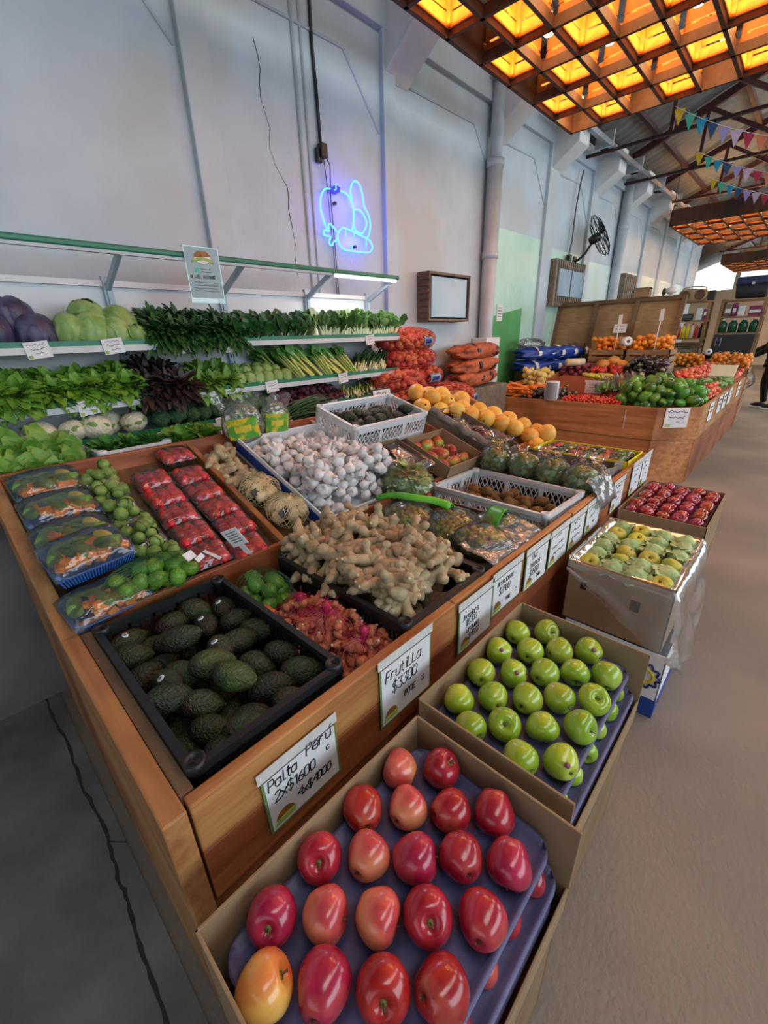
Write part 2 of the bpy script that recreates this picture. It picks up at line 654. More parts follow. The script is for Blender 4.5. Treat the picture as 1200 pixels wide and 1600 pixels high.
mat('tissue_green', '8fae72', 'b7cc94', rough=.7, ns=24, bump=.8, bs=34, var=.12, spec=.3)
mat('avocado', '1f2a16', '3a4424', rough=.42, ns=60, det=3, lo=.3, hi=.75, var=.4, hue=.03, bump=.9, bs=140, spec=.5, col3='2b211c', n3=8)
mat('avocado_green', '33441c', '4e5f2a', rough=.42, ns=60, det=3, lo=.3, hi=.75, var=.15, hue=.015, bump=.9, bs=140, col3='26301a', n3=9)
mat('ginger', 'a28f6e', 'c0ad8c', rough=.72, ns=22, det=5, bump=.35, bs=60, var=.1, hue=.008, col3='93774f', n3=26, lo3=.5, hi3=.75, spec=.3)
mat('ginger_cut', 'd9c79c', rough=.7)
mat('turmeric', 'a2583a', 'c47a52', rough=.7, ns=26, bump=.4, bs=60, var=.15)
mat('garlic', 'd6d4d2', 'eae8e6', rough=.5, ns=14, st=(2, 2, .6), var=.06, col3='a891a8', n3=24, lo3=.52, hi3=.78, spec=.4)
mat('garlic_neck', 'bfae8c', rough=.8)
mat('lime', '4c7f20', '70a032', rough=.34, ns=14, var=.15, hue=.015, bump=.2, bs=120)
mat('sprout', '5f7c34', '86a04e', rough=.5, ns=30, var=.12)
mat('kiwi', '6a5030', '85683e', rough=.85, ns=60, var=.15, bump=.5, bs=150, spec=.2)
mat('strawberry', 'a81420', 'cc2e34', rough=.25, ns=40, vor=True, lo=.0, hi=.5, var=.22, hue=.008, bump=.4, bs=90, spec=.6)
mat('calyx', '3f6a2a', '5a8838', rough=.6, ns=30)
mat('pumpkin', 'd97a2c', 'ec9442', rough=.5, ns=20, var=.08)
mat('leaf_light', '55852c', '7fa645', rough=.5, ns=18, var=.1, spec=.4, sss=.05)
mat('leaf_lettuce', '4d8222', '7aa63a', rough=.5, ns=22, var=.12, spec=.4)
mat('leaf_mid', '3f7a30', '5c9440', rough=.45, ns=16, var=.12, spec=.45)
mat('leaf_chard', '2f5a22', '4f7a34', rough=.45, ns=16, var=.15, spec=.45)
mat('leaf_pale', '86a858', 'b2cc86', rough=.45, ns=18, var=.1, spec=.4)
mat('leaf_dark', '1f4a20', '356530', rough=.45, ns=16, var=.15, spec=.45)
mat('leaf_black', '231a1a', '3d2a26', rough=.5, ns=18, var=.15)
mat('stem_white', 'cbd6a2', 'e0e6c4', rough=.45, ns=18)
mat('stem_yellow', 'b9c65a', 'd2d880', rough=.4, ns=18)
mat('cabbage_green', '7f9e56', '9cb872', rough=.45, ns=10, var=.1, col3='6f9648', n3=9)
mat('cabbage_purple', '34314a', '4b4664', rough=.42, ns=9, var=.15, col3='5a5876', n3=7)
mat('cauliflower', 'd6cfae', 'e6e0c6', rough=.75, ns=40, bump=.9, bs=60, var=.06)
mat('broccoli', '2b4a2c', '41633c', rough=.75, ns=60, bump=1.0, bs=90, var=.15)
mat('beet', '4a1c2c', '6a2c3e', rough=.6, ns=20, var=.2)
mat('onion_red', 'b04a34', 'cf6a4a', rough=.35, ns=12, st=(3, 3, .6), var=.15, hue=.02)
mat('net_red', 'a8262c', rough=.5)
mat('net_magenta', 'b0204a', rough=.5)
mat('net_green', '2a6236', rough=.5)
mat('net_yellow', 'cdb98a', rough=.5)
mat('sack_orange', 'a9502e', 'c2673c', rough=.65, ns=30, bump=.5, bs=40, var=.1)
mat('sack_blue', '16307e', '2344a0', rough=.35, ns=7, bump=.5, bs=12)
mat('sack_label', '2b3440', rough=.5)
mat('carrot', 'e0742a', 'ee8a3a', rough=.45, ns=20, var=.08, bump=.2, bs=60)
mat('potato', 'd9b866', 'e5c97c', rough=.6, ns=18, var=.1)
mat('eggplant', '231420', '3a2430', rough=.16, ns=6, var=.2, spec=.6, coat=.3)
mat('aubergine_cap', '8a8a5a', rough=.6)
mat('tomato', 'cf3a22', 'e2543a', rough=.2, ns=8, var=.1, hue=.012, coat=.3)
mat('tomato_round', 'd4553a', 'e6704c', rough=.25, ns=8, var=.12, hue=.015, coat=.2)
mat('orange_fruit', 'e0801c', 'f0962c', rough=.4, ns=30, var=.1, hue=.012, bump=.25, bs=140)
mat('melon', 'e0a83a', 'ecc05a', rough=.42, ns=8, var=.08, hue=.01, bump=.15, bs=60)
mat('mango_green', '4c8a28', '7aa83a', rough=.28, ns=6, var=.2, hue=.02, coat=.2, col3='2f5a24', n3=7)
mat('mango_red', 'a03a30', 'c2702f', rough=.3, ns=6, var=.15, hue=.02, col3='9a9a3a', n3=8, coat=.2)
mat('corn_yellow', 'c9c43a', 'dcd858', rough=.5, ns=14)
mat('pepper_red', 'b8201c', 'd23a2a', rough=.18, ns=6, var=.12, coat=.3)
mat('zucchini', '55803a', '7fa04e', rough=.4, ns=16, var=.15)
mat('squash_orange', 'd98a3c', 'e6a458', rough=.5, ns=10, var=.1)
mat('red_onion', '6a2438', '8a3a4c', rough=.35, ns=10, var=.15)
mat('parsnip', 'd9cfae', rough=.7)
mat('grape', '8f9a3a', 'aab456', rough=.25, ns=14, var=.12, spec=.6)
mat('radicchio', '5a2430', '7d4048', rough=.5, ns=18, var=.1)
mat('radicchio_rib', 'd8ccbc', rough=.5)
mat('grey_paper', '77756f', '8d8a83', rough=.8, ns=8, bump=.5, bs=20)
mat('bag_green', '3fa81c', '6cc83a', rough=.3, ns=6)
mat('bag_label', '4d9a3a', '7ab84a', rough=.35, ns=14, col3='e8c22c', n3=16)
mat('bag_label_red', 'c2402c', rough=.4)
mat('board_white', '86a3b8', '9db6c6', rough=.2, ns=2, spec=.35)
mat('fan_black', '1b1d20', rough=.4)
mat('blue_cooler', '1f2c4e', '26355a', rough=.4, ns=6)
mat('black_board', '23272b', rough=.6)
mat('chalk', '8d9296', rough=.9)
mat('boom_tan', '9c8258', 'b0956a', rough=.5, ns=6)
mat('speaker_brown', '6a4636', rough=.6)
mat('bottle_red', 'c2262c', rough=.25)
mat('bottle_yellow', 'e6cf1f', rough=.25)
mat('bottle_clear', 'd3d9d9', rough=.2)
mat('bottle_green', '0f4a34', '16583e', rough=.2, ns=6)
mat('bottle_orange', 'd2552c', rough=.3)
mat('dark_goods', '2b2a2e', rough=.5)
mat('magenta_goods', '7a2456', rough=.5)
mat('skin', 'c49a80', rough=.5, sss=.1)
mat('black_cloth', '0d0d0f', '17171a', rough=.85, ns=30)
mat('hair', '8a4f24', 'a8652f', rough=.6, ns=30, st=(1, 1, .2))
mat('shoe_white', 'd8d8d8', rough=.5)
for nm, c in (('yellow', 'e6bf2c'), ('mint', '4fc0a2'), ('cyan', '2f9fc6'), ('navy', '2f5580'), ('lilac', 'a89fd6'), ('pink', 'd6b6d6'), ('crimson', 'b8304e'), ('salmon', 'd6805a')):
    mat('flag_' + nm, c, rough=.7)
film('film', bs=22, haze=.04, bump=.5, base=.035, gloss=.12)
film('film_bag', bs=18, bump=.9, haze=.10, base=.07)
film('film_box', bs=12, bump=.5, haze=.14, base=.03, gloss=.2)
film('film_grey', bs=14, haze=.45, hcol='a9aaa8', base=.05)
film('glass_pane', tint='eaf4f2', gloss=.03, bump=.02, bs=3, haze=.02)
film('produce_bag', bs=14, bump=.9, haze=.25, hcol='b9a9a4', base=.05)
film('punnet_clear', tint='f2f6f6', gloss=.08, bump=.2, haze=.12)
glow('neon_core', '58b4ff', 1.6)
glow('neon_blue', '1414ff', 1.3)
glow('led_warm', 'fff4dc', 2.5)
glow('bulb_warm', 'ffd9a0', 30.0)
glow('window_light', 'f4fbff', 2.2)

# ------------------------------------------------------------------ the hall
XW = -3.10          # face of the long wall
b = MB()
b.box((-9, -5.2, -.1), (6.1, 24.5, 0))
structure(b.build('floor', 'concrete'))

rnd = random.Random(3)
b = MB()            # worn slate coloured paving beside the end of the stand
b.box((-9, -5, 0), (-.3, .02, .004))
structure(b.build('trim_1', 'slate'))
b = MB()
pts = [(-3.0, -.045), (-2.44, -.03), (-2.1, -.036), (-1.885, -.022), (-1.62, -.03), (-1.362, -.019), (-1.2, -.032), (-1.088, -.033), (-.92, -.047), (-.75, -.052), (-.5, -.066), (-.31, -.08)]
fine = []
for (p, q) in zip(pts, pts[1:]):
    for i in range(6):
        t = i / 6
        fine.append((p[0] + (q[0] - p[0]) * t, p[1] + (q[1] - p[1]) * t + rnd.uniform(-.004, .004)))
for i, (p, q) in enumerate(zip(fine, fine[1:])):
    w0, w1 = .0035 + .003 * math.sin(i * .9) ** 2, .0035 + .003 * math.sin((i + 1) * .9) ** 2
    b.add([(p[0], p[1] - w0, .0045), (q[0], q[1] - w1, .0045), (q[0], q[1] + w1, .0045), (p[0], p[1] + w0, .0045)], [(0, 1, 2, 3)])
b.add([(-1.32, -.022, .0045), (-1.315, -.022, .0045), (-1.266, .02, .0045), (-1.272, .02, .0045)], [(0, 1, 2, 3)])
structure(b.build('trim_2', 'dark_gap'))

b = MB()
b.box((XW - .25, -5.2, 0), (XW, 17.2, 4.12))
structure(b.build('wall_left', 'wall_paint'))
b = MB()
b.box((-9, 24.3, 0), (6.1, 24.5, 2.95))
b.box((-9, 24.3, 4.05), (6.1, 24.5, 8.2))
for (x0, x1) in ((-9, -4.4), (-3.0, -2.84), (-1.75, 6.1)):
    b.box((x0, 24.3, 2.95), (x1, 24.5, 4.05))
structure(b.build('wall_back', 'end_wall'))
for i, (x0, x1) in enumerate(((-4.4, -3.0), (-2.84, -1.75))):
    b = MB()
    b.box((x0, 24.38, 2.95), (x1, 24.40, 4.05))
    structure(b.build('window_%d' % (i + 1), 'window_light'))
b = MB()
for (y0, y1, z0, z1) in ((-5.2, 24.5, 0, 1.3), (-5.2, 24.5, 4.1, 4.8), (-5.2, -1.6, 1.3, 4.1), (7.6, 9.4, 1.3, 4.1), (18.6, 24.5, 1.3, 4.1)):
    b.box((5.9, y0, z0), (6.1, y1, z1))
structure(b.build('wall_right', 'wall_paint'))
for i, (y0, y1) in enumerate(((-1.6, 7.6), (9.4, 18.6))):
    b = MB()
    b.box((5.99, y0, 1.3), (6.0, y1, 4.1))
    w = structure(b.build('window_%d' % (i + 3), 'glass_pane'))
    b = MB()
    for k in range(5):
        y = y0 + (y1 - y0) * k / 4
        b.box((5.96, y - .03, 1.3), (6.03, y + .03, 4.1))
    b.box((5.96, y0, 2.67), (6.03, y1, 2.73))
    b.build('window_frame', 'white_paint', w)
b = MB()
for (x0, x1, z0, z1) in ((-9, -1.4, 0, 7.5), (3.8, 6.1, 0, 7.5), (-1.4, 3.8, 3.7, 7.5)):
    b.box((x0, -5.2, z0), (x1, -5.0, z1))
structure(b.build('wall_front', 'wall_paint'))
b = MB()
b.box((-9, 17.2, 0), (XW - .25, 17.4, 4.12))
b.box((-9.2, 17.2, 0), (-9, 24.5, 4.6))
structure(b.build('wall_annex', 'wall_paint'))

# roof: corrugated sheets on both slopes; the aisle skylight is area lights alone
b = MB()


def roofz(x):
    return 4.15 + (x + 3.35) * .40 if x < 1.5 else 4.15 + (4.85 - (x - 1.5)) * .40


def sheet(x0, x1, y0, y1, n):
    def f(u, v):
        y = y0 + (y1 - y0) * u
        x = x0 + (x1 - x0) * v
        return Vector((x, y, roofz(x) + .018 * math.sin(y * 2 * PI / .20)))
    b.grid(f, n, 1, 0, True)


sheet(-9.2, 1.5, -5.2, 24.5, 594)
sheet(1.5, 6.2, -5.2, 24.5, 594)
structure(b.build('ceiling', 'roof_metal', solid=.012))

# wall relief: piers, corbels, ledge, raised borders
piers = [(.0, .12), (1.60, .18), (3.31, .15), (5.12, .10), (6.50, .30), (8.05, .24), (9.6, .26), (11.2, .26), (12.7, .26), (14.3, .26), (15.8, .26)]
for i, (y, w) in enumerate(piers):
    b = MB()
    b.box((XW - .01, y, 0), (XW + (.045 if i else .02), y + w, 4.05))
    structure(b.build('trim_%d' % (10 + i), 'wall_paint', bev=.008))
for i, y in enumerate((1.6, 3.34, 5.05, 6.55, 8.1, 9.65, 11.25, 12.75, 14.35, 15.85)):
    b = MB()
    b.poly([(XW, y, 3.50), (XW, y, 4.04), (XW + .36, y, 4.04), (XW + .36, y, 3.74), (XW + .30, y, 3.70)], (0, .32, 0))
    structure(b.build('trim_%d' % (30 + i), 'white_paint', bev=.01))
b = MB()
b.box((XW - .01, -5, 3.78), (XW + .05, 17.2, 4.05))
structure(b.build('trim_50', 'wall_paint', bev=.01))
b = MB()            # thin raised border lines with cut corners between piers
for (y, w), (y2, w2) in zip(piers, piers[1:]):
    a0, a1 = y + w + .02, y2 - .02
    zt = 3.55
    b.tube([(XW, a0, zt - .02), (XW, a1 - .38, zt), (XW, a1, zt - .42)], .012, 4, 0)
structure(b.build('trim_51', 'wall_paint'))
b = MB()
b.tube([(XW, 2.45, 3.9), (XW + .008, 2.45, .2)], .018, 5, 0)
b.tube([(XW, 2.52, 3.9), (XW + .008, 2.52, .2)], .014, 5, 0)
structure(b.build('trim_52', 'wall_paint'))
b = MB()            # hairline plaster crack
cp = [(2.13, 3.35), (2.16, 3.2), (2.14, 3.05), (2.19, 2.9), (2.17, 2.78), (2.2, 2.7), (2.26, 2.62), (2.29, 2.58), (2.28, 2.45), (2.3, 2.33), (2.32, 2.2), (2.3, 2.12), (2.31, 2.0)]
for (p, q) in zip(cp, cp[1:]):
    b.tube([(XW + .001, p[0], p[1]), (XW + .001, (p[0] + q[0]) / 2 + rnd.uniform(-.008, .008), (p[1] + q[1]) / 2), (XW + .001, q[0], q[1])], rnd.uniform(.0015, .0035), 4, 0)
structure(b.build('trim_53', 'crack_paint'))
# green gloss dado in the bays beyond the down pipe
for i, (y0, y1, z1) in enumerate(((5.24, 6.49, 2.72), (6.81, 8.04, 2.66), (8.30, 9.59, 2.62), (9.87, 11.19, 2.62), (11.47, 12.69, 2.62), (12.97, 14.29, 2.62), (14.57, 15.79, 2.62))):
    b = MB()
    b.box((XW - .01, y0, 0), (XW + .006, y1, z1))
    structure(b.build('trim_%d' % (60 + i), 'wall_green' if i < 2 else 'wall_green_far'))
b = MB()
b.poly([(XW, 5.24, .3), (XW, 6.1, .3), (XW, 6.1, 1.86), (XW, 5.24, 1.74)], (.012, 0, 0))
structure(b.build('trim_70', 'wall_green_dark'))
# row of dark rough blocks between wall head and roof
b = MB()
for i in range(60):
    y = -3 + i * .34
    b.cbox((XW - .05 + rnd.uniform(-.02, .02), y, 4.14 + rnd.uniform(-.015, .02)), (.34, .33, .13), (0, rnd.uniform(-.1, .1), rnd.uniform(-.05, .05)))
structure(b.build('trim_71', 'wood_dark_rough'))

# roof trusses, each one a thing
for i, y in enumerate((-1.7, 1.6, 5.6, 7.6, 9.4, 11.4, 13.4, 15.4, 17.6, 19.8, 22.0)):
    t = thing('roof_truss', 'dark red steel roof truss, ' + (ORD[i] + ' one along the hall'), 'roof truss', (0, y, 0), group='dark red roof trusses')
    b = MB()
    b.bar((-3.2, 0, 4.12), (1.5, 0, 6.0), .07, .10)
    b.bar((1.5, 0, 6.0), (6.0, 0, 4.15), .07, .10)
    b.build('rafter', 'truss_red', t)
    b = MB()
    b.tube([(-3.05, 0, 3.86), (6.0, 0, 3.86)], .022, 6)
    b.build('tie_rod', 'truss_red', t)
    b = MB()
    for x in (-2.0, -.8, .4, 1.5, 2.6):
        b.bar((x, 0, 3.86), (x, 0, roofz(x) - .1), .045, .045, (0, 1, 0))
    for x0, x1 in ((-2.0, -.8), (-.8, .4), (.4, 1.5)):
        b.bar((x0, 0, roofz(x0) - .1), (x1, 0, 3.86), .05, .05, (0, 1, 0))
    b.build('web_strut', 'truss_red', t)
b = MB()
for x in (-2.6, -1.6, -.5, .6):
    b.box((x - .03, -5, roofz(x) - .09), (x + .03, 24.3, roofz(x) - .03))
structure(b.build('trim_72', 'truss_red'))
b = MB()
b.poly([(-2.86, 6.0, 3.98), (-2.66, 6.0, 3.86), (-2.64, 6.0, 3.90), (-2.84, 6.0, 4.02)], (0, 9.6, 0))
for y in (7.4, 8.8, 10.2, 11.6, 13.0, 14.4):
    b.box((-2.87, y, 3.85), (-2.63, y + .03, 4.03))
o = b.build('gutter_duct', 'galvanised')
tag(o, 'long galvanised metal channel running under the roof beside the wall head', 'metal channel')

# ------------------------------------------------------------------ lamp panels made of wooden crates
def crate_mesh(w, d, h, dark):
    """open-down slatted crate: four slatted sides, corner posts, slatted bottom on top"""
    b = MB()
    t = .008
    for sx in (-1, 1):
        for k in range(3):
            z0 = k * h / 3 + .006
            b.box((sx * (w / 2) - (t if sx > 0 else 0), -d / 2, z0), (sx * (w / 2) + (0 if sx > 0 else t), d / 2, z0 + h / 3 - .014))
    for sy in (-1, 1):
        for k in range(3):
            z0 = k * h / 3 + .006
            b.box((-w / 2, sy * (d / 2) - (t if sy > 0 else 0), z0), (w / 2, sy * (d / 2) + (0 if sy > 0 else t), z0 + h / 3 - .014))
    for k in range(4):
        x0 = -w / 2 + k * w / 4 + .008
        b.box((x0, -d / 2, h - .008), (x0 + w / 4 - .016, d / 2, h))
    for sx in (-1, 1):
        for sy in (-1, 1):
            b.cbox((sx * (w / 2 - .022), sy * (d / 2 - .022), h / 2), (.028, .028, h))
    return b


def lamp_panel(label, x0, y0, nx, ny, z, cw, cd, ch, bulbs, power, group, cw_lights=False):
    t = thing('crate_lamp_panel', label, 'ceiling lamp', (x0, y0, z), group=group)
    proto = crate_mesh(cw - .03, cd - .03, ch, 0)
    first = None
    fr = MB()
    for i in range(nx + 1):
        fr.box((i * cw - .014, -.014, -.012), (i * cw + .014, ny * cd + .014, .05))
    for j in range(ny + 1):
        fr.box((-.014, j * cd - .014, -.012), (nx * cw + .014, j * cd + .014, .05))
    fr.box((-.02, -.02, -.01), (-.005, ny * cd + .02, ch))
    fr.box((nx * cw + .005, -.02, -.01), (nx * cw + .02, ny * cd + .02, ch))
    fr.box((-.02, ny * cd + .005, -.01), (nx * cw + .02, ny * cd + .02, ch))
    fr.box((-.02, -.02, -.01), (nx * cw + .02, -.005, ch))
    fr.build('frame', 'wood_lamp_dark', t)
    for i in range(nx):
        for j in range(ny):
            c = ((i + .5) * cw, (j + .5) * cd, .02)
            if (i + j) % 2 == 0:
                if first is None:
                    first = proto.build('crate', 'wood_lamp', t, loc=c)
                else:
                    q = first.copy()
                    COL.objects.link(q)
                    q.location = c
            elif bulbs == 'all' or (i, j) in bulbs:
                b = MB()
                b.lathe([(.0, -.07), (.028, -.06), (.043, -.036), (.046, -.01), (.038, .018), (.018, .045), (.014, .06), (0, .06)], 12)
                q = b.build('bulb', 'bulb_warm', t, loc=(c[0], c[1], ch * .55))
                b = MB()
                b.lathe([(.017, .055), (.02, .06), (.02, .09), (.006, .10), (.006, ch * .45), (0, ch * .45)], 10)
                b.build('lamp_socket', 'black_plastic', q)
                l = bpy.data.lights.new('bulb_light', 'POINT')
                l.energy = power * .35
                l.color = (1.0, .58, .22)
                l.shadow_soft_size = .04
                o = bpy.data.objects.new('bulb_light', l)
                COL.objects.link(o)
                o.parent = t
                o.location = (c[0], c[1], ch * .55 - .13)
    # unseen warm area lights added at the crate mouths to brighten their insides
    if cw_lights:
        for i in range(nx):
            for j in range(ny):
                if (i + j) % 2 == 0:
                    l = bpy.data.lights.new('crate_fill', 'AREA')
                    l.shape, l.size, l.size_y = 'RECTANGLE', cw * .7, cd * .7
                    l.energy = power * .9
                    l.color = (1.0, .62, .20)
                    o = bpy.data.objects.new('crate_fill', l)
                    COL.objects.link(o)
                    o.parent = t
                    o.location = ((i + .5) * cw, (j + .5) * cd, .03)
                    o.rotation_euler = (PI, 0, 0)
    for j in range(0 if cw_lights else ny):
        l = bpy.data.lights.new('crate_row_fill', 'AREA')
        l.shape, l.size, l.size_y = 'RECTANGLE', nx * cw, .03
        l.energy = power * nx * .5
        l.color = (1.0, .60, .20)
        o = bpy.data.objects.new('crate_row_fill', l)
        COL.objects.link(o)
        o.parent = t
        o.location = (nx * cw / 2, (j + .5) * cd, .012)
        o.rotation_euler = (PI, 0, 0)
    for (sx, sy) in ((0, 0), (1, 0), (0, 1), (1, 1)):
        x, y = sx * nx * cw, sy * ny * cd
        zr = roofz(x0 + x) - z - .05
        b = MB()
        b.tube([(x, y, ch), (x, y, zr)], .006, 6)
        b.build('hanger', 'black_plastic', t)
    return t


lamp_panel('nearest and largest ceiling lamp of orange lit wooden crates', -2.30, 1.00, 12, 10, 3.40, .27, .428, .26,
           {(0, 9), (1, 8), (2, 9), (2, 7), (3, 8), (4, 9), (4, 7), (5, 8), (6, 9), (5, 6), (6, 7), (7, 8), (3, 6), (8, 9), (1, 6), (4, 5), (2, 5), (7, 6), (9, 8)}, 5, 'hanging crate lamps', True)
lamp_panel('second hanging lamp of lit wooden crates beyond the pennants', -2.62, 11.1, 11, 7, 3.40, .27, .428, .26, 'all', 4, 'hanging crate lamps')
lamp_panel('farthest hanging lamp of lit wooden crates near the bright end windows', -2.80, 18.9, 10, 8, 3.40, .27, .428, .26, 'all', 4, 'hanging crate lamps')

# pennant strings
cols = ['yellow', 'mint', 'cyan', 'navy', 'lilac', 'pink', 'crimson', 'salmon']


def pennants(label, a, c, n, sag, size):
    t = thing('pennant_string', label, 'bunting', a, group='pennant strings under the roof')
    a, c = Vector(a), Vector(c)
    P = []
    for i in range(n * 4 + 1):
        u = i / (n * 4)
        P.append((c - a) * u - Vector((0, 0, sag * 4 * u * (1 - u))))
    b = MB()
    b.tube(P, .004, 4)
    b.build('string', 'paper', t)
    d = (c - a).normalized()
    for i in range(n):
        p = P[i * 4 + 2]
        b = MB()
        w = size * .5
        b.poly([p - d * w, p + d * w, p + Vector((0, .02, -size * 1.25))], (0, .002, 0))
        b.build('pennant', 'flag_' + cols[i % 8], t)


pennants('nearest string of coloured pennants under the roof', (-1.98, 7.5, 4.10), (1.9, 7.5, 3.60), 30, .55, .13)
pennants('middle string of coloured pennants under the roof', (-2.05, 9.3, 4.06), (1.9, 9.3, 3.6), 30, .50, .13)
pennants('farthest string of coloured pennants just before the second crate lamp', (-2.05, 10.7, 3.98), (1.9, 10.7, 3.5), 30, .45, .13)

# ------------------------------------------------------------------ things on the wall
t = thing('down_pipe', 'thick grey painted down pipe on the wall beside the second corbel', 'pipe', (XW + .10, 5.02, 0))
b = MB()
b.tube([(0, 0, .0), (0, 0, 3.25)], .085, 14)
b.build('pipe', 'grey_pipe', t)
b = MB()
b.tube([(0, 0, 3.2), (.0, 0, 3.98)], .07, 14)
b.build('upper_pipe', 'grey_pipe', t)
for z in (2.35, 3.22):
    b = MB()
    b.tube([(0, 0, z), (0, 0, z + .07)], .097, 14)
    b.build('collar', 'grey_pipe', t)
b = MB()
b.box((-.09, -.16, 0), (.12, .16, 1.5))
b.build('base_block', 'white_paint', t, bev=.01)
b = MB()
b.cbox((.02, 0, 4.02), (.22, .26, .16))
b.build('hopper', 'grey_pipe', t, bev=.01)
t = thing('down_pipe', 'farther grey down pipe beyond the wall fan', 'pipe', (XW + .09, 9.55, 0))
b = MB()
b.tube([(0, 0, 0), (0, 0, 3.95)], .085, 12)
b.build('pipe', 'grey_pipe', t)
b = MB()
b.tube([(0, 0, 3.2), (0, 0, 3.27)], .097, 12)
b.build('collar', 'grey_pipe', t)

t = thing('power_cable', 'black cable with plug hanging down the wall above the blue neon sign', 'cable', (XW + .01, 2.62, 2.86))
b = MB()
b.tube([(0, -.02, 1.15), (.004, -.006, .9), (0, -.01, .6), (.006, 0, .3), (.01, 0, .02)], .012, 6)
b.build('wire', 'black_plastic', t)
b = MB()
b.cbox((.03, .0, .0), (.05, .06, .09))
b.cbox((.015, -.03, -.03), (.03, .05, .09))
b.build('plug', 'black_plastic', t, bev=.006)
b = MB()
b.tube([(.03, .02, -.02), (.035, .06, -.08), (.02, .06, -.3), (.015, .08, -.7), (.015, .09, -1.02)], .005, 5)
b.tube([(.03, .0, -.02), (.02, .03, -.2), (.015, .06, -.7), (.015, .07, -1.02)], .004, 5)
b.build('thin_lead', 'ink_grey', t)
t = thing('power_cable', 'dark cable hanging down the wall left of the fan', 'cable', (XW + .05, 7.45, 2.6))
b = MB()
b.tube([(0, .12, 1.1), (.01, .04, .95), (0, 0, .6), (.01, -.02, .2), (0, -.06, 0)], .012, 6)
b.build('wire', 'ink_grey', t)
b = MB()
b.cbox((.01, -.06, -.02), (.05, .09, .08))
b.build('socket', 'black_plastic', t)

# neon sign: apple, banana shape and carrot drawn with glowing tubes
NY, NZ = 2.52, 2.24
t = thing('neon_sign', 'blue neon wall sign drawing an apple, a pear and a carrot', 'neon sign', (XW + .035, NY, NZ))


def npx(pts, s=4.615):
    """outline in sign units: u to the right along the wall, v up"""
    return [(0, u, v) for (u, v) in pts]


def smooth(pts, k=5, closed=False):
    P = [Vector(p) for p in pts]
    n = len(P)
    out = []
    for i in range(n if closed else n - 1):
        p0, p1, p2, p3 = (P[(i + o) % n] if closed else P[min(max(i + o, 0), n - 1)] for o in (-1, 0, 1, 2))
        for j in range(k):
            u = j / k
            out.append(.5 * (2 * p1 + (p2 - p0) * u + (2 * p0 - 5 * p1 + 4 * p2 - p3) * u * u + (3 * p1 - p0 - 3 * p2 + p3) * u ** 3))
    if not closed:
        out.append(P[-1])
    return out
b = MB()
NT = .0065
for pts in ([(.154, .395), (.097, .381), (.057, .33), (.043, .265), (.057, .203), (.085, .132), (.118, .108)],
            [(.263, .399), (.33, .389), (.38, .345), (.398, .271), (.387, .191), (.364, .138)]):
    b.tube(smooth(npx(pts)), NT, 6)
b.tube([(0, .216, .438), (0, .217, .402), (0, .2, .395)], NT * .8, 6)
b.build('apple_tube', 'neon_core', t)
b = MB()
b.tube(smooth(npx([(.381, .355), (.374, .419), (.398, .475), (.438, .494), (.484, .476), (.512, .405), (.524, .338), (.57, .286), (.592, .218), (.579, .155), (.551, .11)])), NT, 6)
b.tube(smooth(npx([(.399, .29), (.464, .302), (.519, .268), (.546, .212), (.512, .157), (.477, .134), (.413, .149), (.392, .191)])), NT, 6)
b.build('pear_tube', 'neon_core', t)
b = MB()
b.tube(smooth(npx([(.256, .145), (.215, .11), (.203, .07), (.222, .023), (.273, -.007), (.368, -.009), (.553, 0), (.608, .043), (.584, .088), (.526, .107), (.38, .135), (.287, .148)]), closed=True), NT, 6, closed=True)
for l in ([(.297, .14), (.292, .09)], [(.395, .132), (.393, .102)], [(.364, .038), (.36, -.008)], [(.533, .098), (.529, .035)]):
    b.tube(npx(l), NT * .7, 6)
b.tube(smooth(npx([(.2, .113), (.158, .142), (.131, .16), (.108, .145), (.118, .108), (.068, .107), (.055, .082), (.078, .07), (.129, .071), (.111, .04), (.116, .012), (.146, .015), (.155, .036), (.194, .055)])), NT, 6)
b.build('carrot_tube', 'neon_core', t)
b = MB()
b.poly([(-.006, y, z) for (y, z) in [(.168, .404), (.216, .432), (.262, .424), (.255, .391), (.209, .366), (.171, .378)]], (.004, 0, 0))
b.build('glow_leaf', 'neon_blue', t)
b = MB()
b.box((-.03, .2, .30), (-.004, .22, .32))
b.box((-.03, .4, .02), (-.004, .42, .04))
b.build('wall_clip', 'black_plastic', t)
for (y, z, e) in ((.22, .38, 1.1), (.45, .35, 1.3), (.4, .06, 1.6), (.08, .2, .9)):
    l = bpy.data.lights.new('neon_light', 'POINT')
    l.energy, l.color, l.shadow_soft_size = e, (.10, .10, 1.0), .05
    o = bpy.data.objects.new('neon_light', l)
    COL.objects.link(o)
    o.parent = t
    o.location = (.07, y, z)

# framed board made from a crate
t = thing('crate_framed_board', 'small white board framed in a brown wooden crate on the wall above the onion sacks', 'picture', (XW, 3.80, 1.68))
b = MB()
b.box((.0, 0, 0), (.16, .02, .46))
b.box((.0, .72, 0), (.16, .74, .46))
b.box((.0, .02, 0), (.16, .72, .025))
b.box((.0, .02, .435), (.16, .72, .46))
b.box((.0, 0.02, .02), (.012, .72, .44))
b.build('crate_frame', 'wood_grey', t, bev=.003)
b = MB()
for i in range(7):
    b.box((.02, -.012, .03 + i * .06), (.15, .0005, .065 + i * .06))
b.box((.02, -.0005, .0), (.15, .0008, .46))
b.build('side_slats', 'wood_dark', t)
b = MB()
for i in range(7):
    b.box((.02, .7395, .03 + i * .06), (.15, .752, .065 + i * .06))
b.box((.02, .7392, .0), (.15, .7405, .46))
b.build('side_slats', 'wood_dark', t)
b = MB()
b.box((.12, .06, .04), (.14, .70, .42))
b.build('board_face', 'board_white', t)
